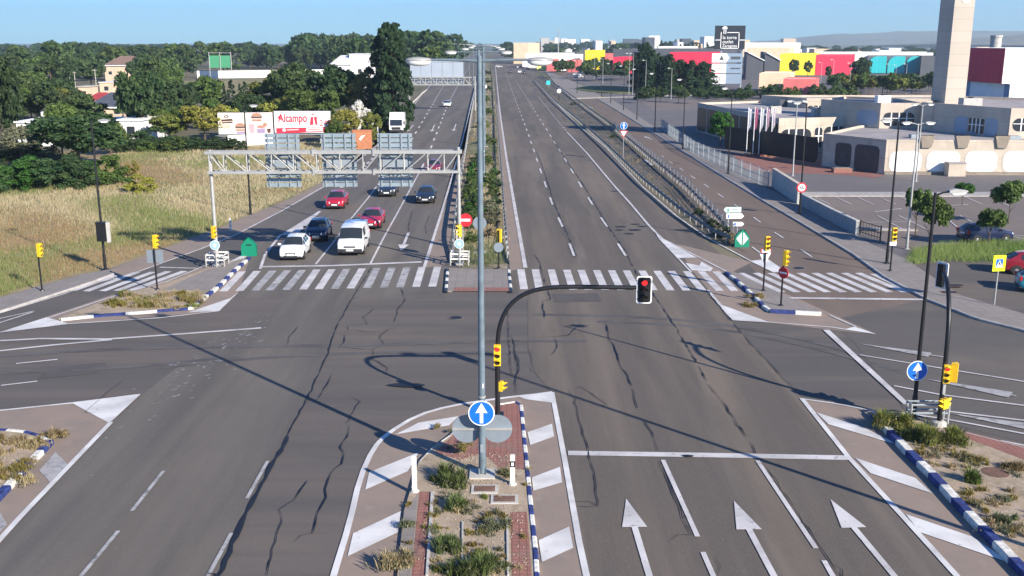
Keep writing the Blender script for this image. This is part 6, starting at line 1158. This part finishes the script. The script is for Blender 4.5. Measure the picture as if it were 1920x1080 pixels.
for k, (px, yb, yt, w) in enumerate(((408,214,152,18),(422,212,156,15),(436,216,150,20),(452,212,158,14),(462,216,153,19),(478,214,160,16))):
    tpx('small_cypress', 'slim dark cypress of the short row behind the billboards', 'cypress', px, yb, yt, w, 'cypress', 'deep', 'mid', 'row of slim cypresses')
rs = random.Random(21); random.seed(5)
kinds = [('dark','dark green garden tree of the houses on the left'), ('pine','deep green garden tree of the houses on the left'), ('mid','mid green garden tree of the houses on the left'), ('olive','olive garden tree of the houses on the left')]
for px, yb, yt, w, k in ((20,236,150,70,0),(60,226,148,70,1),(105,228,150,70,0),(120,240,178,50,2),(75,214,140,60,2),(268,262,120,95,0),(298,246,140,90,1),(330,236,150,75,0),(258,228,150,70,1),(285,214,112,70,1),(350,222,160,60,0),(350,234,180,55,1),(270,248,196,50,0),(130,250,205,50,2),(255,250,205,40,2),(120,262,212,60,0),(10,262,180,60,0),(310,258,196,60,2),(40,196,118,70,0),(100,190,112,70,1),(140,160,106,50,0),(20,176,104,70,1),(65,168,100,60,2),(130,174,110,55,0),(165,140,96,40,1),(270,176,104,60,0),(275,160,100,45,1),(330,196,140,40,2),(430,256,206,44,0),(402,244,184,50,2),(290,180,108,55,2),(262,196,150,40,2),(0,210,130,60,1)):
    tpx('garden_tree', kinds[k][1], 'tree', px, yb, yt, w, 'broad' if k != 1 else 'pine', kinds[k][0], 'mid', kinds[k][0] + ' garden trees')
for k in range(58):
    px = rs.uniform(-60, 405); yb = rs.uniform(158, 262); D = G(960, yb)[1]
    if 150 < px < 245 and yb > 208: yb = rs.uniform(252, 262) if px < 175 else 205
    if 160 < px < 240 and 176 < yb <= 214: continue
    if 25 < px < 95 and yb > 225: continue
    if 185 < px < 262 and yb < 200: continue
    if px > 335 and yb < 205: continue
    if 60 < px < 120 and 160 < yb < 185: continue
    if 140 < px < 260 and 200 < yb < 240: continue
    h = rs.uniform(5.5, 9.5); lm = rs.choice(['dark','pine','mid','mid','olive','mid']); y = G(960, yb)[1]
    tree('garden_tree', kinds[[q[0] for q in kinds].index(lm)][1], 'tree', (GX(px, y, yb-20), y, 0), h, h*rs.uniform(.75,1.15), rs.choice(['broad','broad','pine']), lm, 'mid', lm + ' garden trees')
for a in (('tree','yellow-green tree directly left of the burger poster',425,262,196,60,'broad','yellow','hi'), ('tree','yellow-green low tree behind the gap between the two billboards',515,246,186,70,'broad','yellow','hi'), ('tree','bright olive tree above the lettered billboard',600,246,176,70,'broad','olive','hi'), ('shrub','olive shrub between the brick gate and the pale fence',705,266,226,40,'bush','olive','hi')): tpx(a[0], a[1], a[0], *a[2:])
# wooded belt on the horizon, left
def spans(px):
    return spans0(px) - 4
def spans0(px):
    for a, c, y in ((-60,40,86),(40,95,90),(95,145,83),(145,265,86),(265,300,88),(300,390,85),(390,420,80),(420,560,80),(560,700,69),(700,770,68),(770,862,67),(862,900,80),(900,980,76)):
        if a <= px < c: return y
    return 82
for k in range(190):
    px = rs.uniform(-50, 985); D = rs.uniform(330, 800) if px < 870 else rs.uniform(800, 1500); top = spans(px) + rs.uniform(-2, 16 if D > 500 else 30)
    if 362 < px < 640 and D < 470: D += 260
    if 190 < px < 260 and D < 420: D += 120
    if 770 < px < 985 and D < 700 and px > 830: D += 450
    h = max(6, GZ(top, D)); x = GX(px, D, 100)
    if abs(px - 905) < 22 and D < 1300: continue
    lm = rs.choice(['dark','pine','pine','dark','mid']); tree('belt_tree', 'dark tree of the wooded belt along the left horizon', 'tree', (x, D, 0), h, h*rs.uniform(.7,1.25), rs.choice(['broad','broad','pine']), lm, 'lo', 'wooded belt on the left horizon')
for k in range(70):
    px = rs.uniform(-90, 470); D = rs.uniform(850, 1700); h = rs.uniform(12.5, 15.2); tree('belt_tree', 'dark tree of the wooded belt along the left horizon', 'tree', (GX(px,D,84), D, 0), h, h*rs.uniform(1.1,1.9), 'broad', rs.choice(['dark','pine']), 'lo', 'wooded belt on the left horizon')
for k in range(46):
    px = rs.uniform(40, 620); yb = rs.uniform(118, 150); D = G(960,yb)[1]
    if 392 < px < 640 and yb > 118: yb = rs.uniform(112,126); D = G(960,yb)[1]
    if 185 < px < 262 and yb < 151: continue
    if 360 < px < 470: continue
    h = rs.uniform(6, 10); tree('belt_tree', 'dark tree of the wooded belt along the left horizon', 'tree', (GX(px,D,yb), D, 0), h, h*rs.uniform(.8,1.2), 'broad', rs.choice(['dark','pine','mid']), 'lo', 'wooded belt on the left horizon')
# right side: poplars before the red shop, street trees, horizon trees
for k, px in enumerate((1200,1210,1221,1232,1243,1254,1264,1275,1286,1297,1308,1318,1328)):
    yt = (84,80,95,99,108,104,118,112,120,113,122,116,120)[k] + rs.uniform(-2,2); D = 318 + rs.uniform(-8,8)
    tree('poplar', 'dark dense poplar of the screen in front of the red shop', 'tree', (GX(px,D,140), D, 0), GZ(yt,D), 6.5, 'giant' if k % 3 else 'cypress', 'deep', 'mid', 'poplar screen')
for k, (px, yb, yt, w) in enumerate(((1203,194,168,30),(1238,191,171,26),(1272,193,166,32),(1310,195,167,34),(1341,189,170,26),(1372,197,168,36),(1405,191,171,30),(1441,192,173,28),(1118,152,128,60),(1150,150,130,40),(1165,152,128,36))):
    tpx('street_tree', 'small round dark tree of the row along the far car park' if k < 8 else 'dark low tree behind the roundabout', 'tree', px, yb, yt, w, 'small', 'dark', 'mid', 'car park tree row' if k < 8 else 'roundabout trees')
for a in (('tree','bright green round tree between the lamps and the flagpoles',1350,276,203,52,'broad','bright','hi'), ('tree','young car park tree in front of the pale T-headed lamp',1716,445,343,56,'small','mid','hi'), ('tree','young car park tree on the black lamp line, lower and fuller',1741,470,368,72,'small','mid','hi'), ('tree','small young tree at the car park kerb, middle of three',1804,385,338,48,'small','bright','hi'), ('tree','young tree above the dark blue parked car',1853,465,383,68,'small','mid','hi'), ('tree','young tree at the right edge of the car park',1890,420,340,70,'small','mid','hi'),
          ('tree','narrow dark tree before the left half of the yellow wall',1488,146,108,22,'broad','dark','mid'), ('tree','narrow thin dark tree before the right half of the yellow wall',1514,146,112,18,'broad','dark','mid'), ('tree','dark tree before the middle of the red wall',1552,152,121,14,'broad','dark','mid'), ('tree','big dark tree between the red wall and the teal bays',1612,160,106,44,'broad','dark','mid'), ('shrub','round shrub left of the salmon house door',1490,186,166,30,'bush','mid','mid'), ('shrub','dark shrub right of the salmon house',1528,188,158,34,'bush','dark','mid'), ('shrub','shrub in front of the beige square house',1445,180,158,36,'bush','mid','mid')): tpx(a[0], a[1], a[0], *a[2:])
for k in range(44):
    px = 1560 + k*4.6 + rs.uniform(-3,3); tpx('car_park_tree', 'small dark tree among the retail car park lamps', 'tree', px, rs.uniform(158,184), rs.uniform(134,152), rs.uniform(18,34), rs.choice(['small','broad']), rs.choice(['dark','mid','dark','olive']), 'lo', 'retail car park trees')
for k in range(120):
    px = rs.uniform(985, 1905); D = rs.uniform(900, 2400) if px < 1480 else rs.uniform(700, 2000); h = rs.uniform(6, 11) + (D*.0035 if px < 1480 else 0)
    tree('horizon_tree', 'tiny dark tree on the horizon right of the road end', 'tree', (GX(px,D,84), D, 0), h, h*rs.uniform(.9,2.2), 'broad', rs.choice(['dark','pine']), 'lo', 'trees on the right horizon')
for k, px in enumerate((1276,1284,1291,1299,1306,1312,1326,1248,1256,1240)):
    D = 900.0; tree('horizon_cypress', 'small dark cypress on the horizon left of the pylon', 'cypress', (GX(px,D,85), D, 0), GZ(79+rs.uniform(0,4) - (6 if k > 6 else 0),D), 5, 'cypress' if k < 7 else 'broad', 'deep', 'lo', 'horizon cypresses')
for k in range(30): tpx('car_park_shrub', 'low dark shrub of the green belt in front of the coloured shops', 'shrub', rs.uniform(1190,1440), rs.uniform(172,188), rs.uniform(160,170), rs.uniform(20,38), 'bush', rs.choice(['dark','deep','mid']), 'lo', 'green belt shrubs')
for k in range(30): tpx('roadside_tree', 'dark tree of the clump between the far side road and the shops', 'tree', rs.uniform(1040,1200), rs.uniform(126,152), rs.uniform(108,124), rs.uniform(16,34), rs.choice(['broad','small']), rs.choice(['dark','pine','mid']), 'lo', 'trees of the far side road')
for k in range(26): tpx('car_park_shrub', 'low dark shrub of the green belt in front of the coloured shops', 'shrub', rs.uniform(1385,1600), rs.uniform(166,190), rs.uniform(156,164), rs.uniform(20,36), 'bush', rs.choice(['dark','mid','pine']), 'lo', 'green belt shrubs')
# bushes of the median and the separator
for k, (px, yb, h, w, lm) in enumerate(((884,430,1.5,2.2,'mid'),(888,405,1.7,2.2,'bright'),(884,380,1.6,2.2,'mid'),(890,355,1.8,2.4,'mid'),(893,330,1.6,2.2,'bright'),(922,420,1.2,1.6,'grey'),(918,395,1.2,1.8,'grey'),(924,370,1.3,1.6,'mid'),(922,445,.9,1.4,'straw'),(885,455,.9,1.5,'mid'),(918,345,1.3,2,'mid'),(905,300,1.2,2.6,'mid'),(912,270,1.4,3,'mid'),(905,240,1.5,3,'olive'),(913,215,1.5,3.4,'mid'),(908,190,1.6,4,'mid'),(912,170,1.6,4,'dark'),(910,155,1.8,5,'dark'),(912,140,2,6,'dark'),(881,418,1.3,1.8,'dark'),(891,392,1.5,2.0,'dark'),(883,366,1.4,2.0,'dark'),(889,342,1.5,2.0,'bright'),(892,315,1.4,2.2,'dark'),(926,405,1.0,1.4,'grey'),(929,385,1.0,1.4,'dark'),(931,355,1.1,1.5,'dark'),(928,330,1.1,1.6,'mid'),(915,310,1.0,1.8,'mid'))):
    g = G(px, yb); tree('median_bush', 'low green bush growing in the median verge' if lm != 'grey' else 'grey-green dusty bush growing in the median verge', 'bush', (*g[:2], .03), h, w, 'bush', lm, 'mid', 'median bushes' if lm != 'grey' else 'grey median bushes')
for k, (px, yb, h, w, lm) in enumerate(((1355,445,1.1,1.6,'dark'),(1335,428,.8,1.2,'dark'),(1310,402,.6,1.0,'dark'),(1372,455,.8,1.2,'straw'),(1150,258,.6,1.2,'dark'),(1075,197,.7,1.6,'dark'))):
    tree('separator_bush', 'dark bush growing between the two guardrails of the separator' if lm == 'dark' else 'dry straw-coloured bush at the near end of the separator', 'bush', (*G(px, yb)[:2], .03), h, w, 'bush', lm, 'mid', 'separator bushes' if lm == 'dark' else None)
# weeds close to the camera
def weed_mesh(n, h, r, seed, lean=.75):
    g = np.random.default_rng(seed); K = 7; ca = g.uniform(0,6.28,K); cr = r*g.uniform(0,.85,K); cx = cr*np.cos(ca); cy = cr*np.sin(ca)*.8; ch = g.uniform(.35,1.25,K); cw = r*g.uniform(.18,.5,K); k_ = g.choice(K, n, p=cw/cw.sum())
    a = g.uniform(0,6.28,n); rr = np.abs(g.normal(0,.5,n))*cw[k_]; x = cx[k_]+rr*np.cos(a); y = cy[k_]+rr*np.sin(a); ln = h*ch[k_]*g.uniform(.3,1.15,n)*np.exp(-.5*rr/cw[k_])
    da = a + g.normal(0,.9,n); k = g.uniform(.1,1,n)*lean; dx = np.cos(da)*k*ln; dy = np.sin(da)*k*ln; w = g.uniform(.008,.024,n)*(h/.5)**.5; px_ = -np.sin(da)*w; py_ = np.cos(da)*w; Z = np.zeros(n)
    V = np.stack([np.stack([x-px_,y-py_,Z],1), np.stack([x+px_,y+py_,Z],1), np.stack([x+dx*.45+px_*.8,y+dy*.45+py_*.8,ln*.62],1), np.stack([x+dx*.45-px_*.8,y+dy*.45-py_*.8,ln*.62],1), np.stack([x+dx,y+dy,ln*.95],1)],1).reshape(-1,3)
    F = []
    for i in range(n): F += [(5*i,5*i+1,5*i+2,5*i+3),(5*i+3,5*i+2,5*i+4)]
    return V.tolist(), F
def weed(label, px, yb, r, h, lm, n=700, z=.12, lm2=None, group=None):
    t = thing('weed_clump', label, 'weeds', G(px, yb, z), 0, group); bv, bf = weed_mesh(int(n*1.5), h, r, int(px+yb)); nf = len(bf)
    q_ = np.array(bv).reshape(-1,5,3); P = q_[RNG.integers(0,len(q_),int(n*.55)), 2] + RNG.normal(0,.03,(int(n*.55),3)); P[:,2] = np.abs(P[:,2]); V, F = leaves(P, np.tile([0,0,1.],(len(P),1)), .022 + .02*h); off = len(bv); me = bpy.data.meshes.new('foliage'); me.from_pydata(bv + V.tolist(), [], bf + [tuple(q+off for q in f) for f in F.tolist()])
    me.materials.append(LM[lm]); me.materials.append(LM[lm2 or lm]); idx = np.zeros(len(me.polygons), np.int32); idx[nf:] = 1; idx[:nf:6] = 1; me.polygons.foreach_set('material_index', idx); link(bpy.data.objects.new('foliage', me), t)
for a in (('big green weed clump just left of the nearest lamp foot',835,905,.85,.55,'weed',1500,.12,'grey'), ('small green weed below the nearest lamp, casting a round shadow',858,950,.45,.45,'weed',700,.12,'grey'), ('green weed clump left of centre in the lower island',838,1025,.65,.5,'weed',1000,.12,'grey'), ('weed clump at the bottom edge left of centre of the island',850,1075,.7,.5,'weed',1000,.12,'grey'), ('green weed clump right of centre at the bottom of the island',925,1065,.75,.55,'weed',1200,.12,'grey'), ('sparse grey weed clump in the upper right of the island soil',925,990,.6,.4,'grey',700,.12), ('dry brown weed clump at the bottom left of the island beside the hatching',742,1060,.7,.5,'straw',900,.12,'grey'),
          ('straggly weed strip along the left edge of the island',762,985,.35,.25,'grey',400,.12), ('flattened dry weeds on the red paving above the nearest lamp foot',870,838,.6,.2,'straw',500,.12,'ochre'), ('dry weeds right of the nearest lamp foot',955,888,.55,.25,'grey',500,.12,'ochre'),
          ('tall green grass clump at the foot of the bowed mast',1725,822,.95,.75,'olive',1800,.14,'grey'), ('dry grass clump at the kerb left of the blue arrow lamp',1680,800,.8,.65,'olive',1400,.14,'straw'), ('green grass clump right of the bowed mast foot',1775,828,.8,.55,'olive',1200,.14,'grey'), ('small upright green weed in the soil of the right island',1826,905,.42,.55,'mid',800,.14,'olive'), ('low grey-green weed near the kerb at the lower right',1885,978,.5,.3,'grey',700,.14,'mid'), ('sparse dry weeds left of the rusty manhole cover',1815,862,.8,.25,'ochre',600,.14,'grey'), ('dry weeds right of the rusty manhole cover',1905,880,.6,.35,'straw',600,.14,'ochre'),
          ('dry thistle clump at the tip of the left island',100,818,.55,.5,'straw',700,.14,'ochre'), ('dry weeds on the small right island kerb',1408,556,.7,.35,'straw',500,.12,'ochre'), ('dead thistle trailing onto the road from the small right island',1402,575,.8,.3,'ochre',400,.02,'straw')): weed(*a)
rs2 = random.Random(3)
for k in range(34): weed('dry grass tuft on the soil of the left corner island', rs2.uniform(-60,68), rs2.uniform(832,905) if k % 3 else rs2.uniform(815,835), .5, .32, rs2.choice(['straw','ochre','straw']), 160, .14, None, 'tufts of the left corner island')
for k in range(34):
    px = rs2.uniform(205,372); weed('dry grass tuft on the slip road island', px, rs2.uniform(552,578), .7, .35, rs2.choice(['straw','ochre','straw','olive']), 150, .12, None, 'tufts of the slip road island')
for k in range(60):
    px = rs2.uniform(1720,1960); yb = 770 + (px-1640)*.28 + rs2.uniform(25,170)*min(1,(px-1660)/200); weed('sparse dry tuft on the soil of the right island', px, min(yb,1010+rs2.uniform(-20,20)), .4, .2, rs2.choice(['straw','ochre','grey']), 90, .14, None, 'tufts of the right island')
for k in range(46): weed('small dry tuft on the sandy soil of the near island', rs2.uniform(806,955), rs2.uniform(915,1079), rs2.uniform(.2,.42), rs2.uniform(.1,.26), rs2.choice(['straw','ochre','grey','olive']), 110, .12, None, 'tufts of the near island')
for k in range(16): weed('small dry weed rooted along a kerb joint of the near island', *rs2.choice([(rs2.uniform(752,768),rs2.uniform(930,1075)),(rs2.uniform(962,1000),rs2.uniform(800,1075)),(rs2.uniform(815,880),rs2.uniform(795,850))]), .22, .14, rs2.choice(['ochre','grey','straw']), 70, .12, None, 'weeds of the kerb joints')
# stones on the soil
def stones(name, polys, n, z, m, seed):
    r = random.Random(seed); b = MB()
    for _ in range(n):
        p = r.choice(polys); u, v = r.random(), r.random(); px = (1-v)*((1-u)*p[0][0]+u*p[1][0])+v*((1-u)*p[3][0]+u*p[2][0]); py = (1-v)*((1-u)*p[0][1]+u*p[1][1])+v*((1-u)*p[3][1]+u*p[2][1]); g = G(px,py,z); s = r.uniform(.008,.036)
        pts = [(s*r.uniform(.6,1.2)*math.cos(k*1.257), s*r.uniform(.6,1.2)*math.sin(k*1.257)) for k in range(5)]
        b.add([(g[0]+x,g[1]+y,z) for x,y in pts]+[(g[0]+x*.5,g[1]+y*.5,z+s*.8) for x,y in pts],[(i,(i+1)%5,5+(i+1)%5,5+i) for i in range(5)]+[(5,6,7,8,9)])
    tag(b.build(name, m), 'loose pale stones and clods scattered on the soil of the traffic islands', 'stones', None, 'stuff')
stones('loose_stones', [[(800,925),(975,925),(990,1079),(780,1079)],[(1680,810),(1900,840),(1919,1050),(1760,890)],[(830,850),(960,850),(970,920),(820,920)],[(0,820),(80,826),(0,910),(0,900)]], 1700, .128, mat('stone_chips', (.33,.27,.20), .9, .3, 9, world=True), 8)
# dry grass of the field, the right verge and the median
def inpoly(x, y, P):
    c = np.zeros(len(x), bool); j = len(P)-1
    for i in range(len(P)):
        xi, yi = P[i]; xj, yj = P[j]
        with np.errstate(divide='ignore', invalid='ignore'): c ^= ((yi > y) != (yj > y)) & (x < (xj-xi)*(y-yi)/(yj-yi)+xi)
        j = i
    return c
def meadow(name, label, P, n, hmin, hmax, mats, seed, z=.0, green=.5):
    g = np.random.default_rng(seed); A = np.array(P, float); x = g.uniform(A[:,0].min(), A[:,0].max(), n*3); y = g.uniform(A[:,1].min(), A[:,1].max(), n*3); k = inpoly(x, y, P); x = x[k][:n]; y = y[k][:n]; n = len(x)
    b = -(y-540)/FPX; dy = math.cos(PITCH)+b*math.sin(PITCH); dz = -math.sin(PITCH)+b*math.cos(PITCH); t = (z-CAMH)/dz; X = (x-960)/FPX*t; Y = dy*t; D = np.hypot(X,Y)
    nb = 4; X = np.repeat(X,nb); Y = np.repeat(Y,nb); D = np.repeat(D,nb); m = n*nb; X = X+g.normal(0,.18,m); Y = Y+g.normal(0,.18,m)
    pat = np.sin(X*.33+1.3*np.sin(Y*.21))+np.sin(Y*.17+X*.11+2)+g.normal(0,.5,m); h = g.uniform(hmin,hmax,m)*(1+.18*pat); w = np.maximum(.012, D/FPX*.45)*g.uniform(.6,1.3,m); a = g.uniform(0,6.28,m); cx = np.cos(a)*w; sy = np.sin(a)*w*.4; lx = g.normal(0,.3,m)*h; ly = g.normal(0,.3,m)*h; Z = np.full(m,z)
    V = np.stack([np.stack([X-cx,Y-sy,Z],1), np.stack([X+cx,Y+sy,Z],1), np.stack([X+lx,Y+ly,Z+h],1)],1).reshape(-1,3); me = bpy.data.meshes.new(name); me.vertices.add(m*3); me.vertices.foreach_set('co', V.ravel()); me.loops.add(m*3); me.loops.foreach_set('vertex_index', np.arange(m*3)); me.polygons.add(m); me.polygons.foreach_set('loop_start', np.arange(0,m*3,3))
    big = np.sin(X*.075+Y*.05)+np.sin(Y*.09-X*.03+1.1); idx = np.where(pat+big > 1.25+(.5-green)*2, 1, np.where(pat-big*.6 < -.9, 2, 0)); idx = np.where(g.uniform(0,1,m) < .15, g.integers(0,len(mats),m), idx); idx = np.minimum(idx, len(mats)-1)
    for q in mats: me.materials.append(q)
    me.polygons.foreach_set('material_index', idx.astype(np.int32)); me.update(); me.validate(); o = link(bpy.data.objects.new(name, me)); tag(o, label, 'grass', None, 'stuff')
mg = [leafmat('grass_straw', (.36,.30,.17), (.52,.45,.29), 0), leafmat('grass_green', (.14,.18,.055), (.25,.27,.10), 0), leafmat('grass_rust', (.24,.16,.08), (.36,.26,.14), 0)]
meadow('dry_grass', 'tall dry straw-coloured grass covering the field on the left', [(-120,600),(0,553),(62,536),(150,510),(204,501),(270,476),(320,458),(400,428),(480,396),(560,362),(622,330),(688,282),(705,268),(420,266),(250,280),(150,310),(0,296),(-120,300)], 30000, .12, .44, mg, 1)
meadow('verge_grass', 'green unmown grass strip between the car park and the right pavement', [(1700,498),(1715,470),(1760,462),(1860,458),(1990,462),(1990,500),(1850,492),(1760,490)], 3000, .35, .8, [leafmat('grass_fresh', (.07,.14,.025), (.13,.21,.05), 0), leafmat('grass_fresh_pale', (.14,.2,.05), (.2,.26,.08), 0)], 2, green=.2)
meadow('median_grass', 'short dry and green grass of the median verge beyond the crossing', [(858,500),(862,470),(866,400),(872,310),(884,230),(895,165),(905,130),(918,130),(926,160),(930,230),(937,330),(942,420),(947,495)], 2600, .12, .4, [mg[0], leafmat('grass_median', (.06,.10,.03), (.11,.14,.05), 0), mg[2]], 3, .03, green=.8)
meadow('separator_grass', 'rough dry grass between the guardrails of the separator strip', [(1380,470),(1330,436),(1205,330),(1080,218),(1008,146),(1014,143),(1085,188),(1200,288),(1345,420),(1378,462)], 1300, .12, .35, [leafmat('grass_separator', (.07,.075,.045), (.13,.125,.08), 0), mg[2]], 4, .03)
# ------------------------------------------------------------------ hills
def hills(name, x0, x1, y, prof, m):
    b = MB(); n = 60; vs = []; 
    for k in range(n+1):
        px = x0+(x1-x0)*k/n; xs_ = [p[0] for p in prof]; zt = np.interp(px, xs_, [p[1] for p in prof]); rr = random.Random(k); zt += rr.uniform(-.7,.7); X0 = GX(px,y,80); h = GZ(zt,y)
        vs += [(X0,y-1500,0),(X0*1.0,y-700,h*.45+rr.uniform(-4,4)),(X0,y,h),(X0,y+1200,0)]
    b.add(vs, [(4*k+j,4*k+4+j,4*k+5+j,4*k+1+j) for k in range(n) for j in range(3)]); return struct(name, b, m, 60)
m_hill = ground_mat('dry_hillside', [(.20,.18,.14), ((.11,.13,.09),.003,(1,1,1),.42,.6,.8), ((.3,.27,.22),.006,(1,1,1),.5,.7,.7)])
hills('hills', 1380, 2250, 5500.0, [(1380,79),(1450,76),(1500,70),(1560,64),(1640,62),(1680,58),(1760,58),(1850,58),(1920,58),(2000,56),(2100,64),(2250,78)], m_hill)
hills('hills', 1760, 2300, 3200.0, [(1760,82),(1830,78),(1880,70),(1920,64),(2000,60),(2100,64),(2300,80)], m_hill)
# ------------------------------------------------------------------ air between the camera and the hills
hz = MB().box((0, 3400, 124), (9000, 7200, 250)); m = bpy.data.materials.new('haze'); m.use_nodes = True; n = m.node_tree.nodes; n.remove(n['Principled BSDF'])
pv = n.new('ShaderNodeVolumePrincipled'); pv.inputs['Color'].default_value = (.68,.88,1,1); pv.inputs['Density'].default_value = .00016; pv.inputs['Anisotropy'].default_value = .2
m.node_tree.links.new(pv.outputs[0], n['Material Output'].inputs['Volume'])
HZ = hz.build('haze', m); tag(HZ, 'thin blue air that pales the far hills and town', 'haze', None, 'stuff')
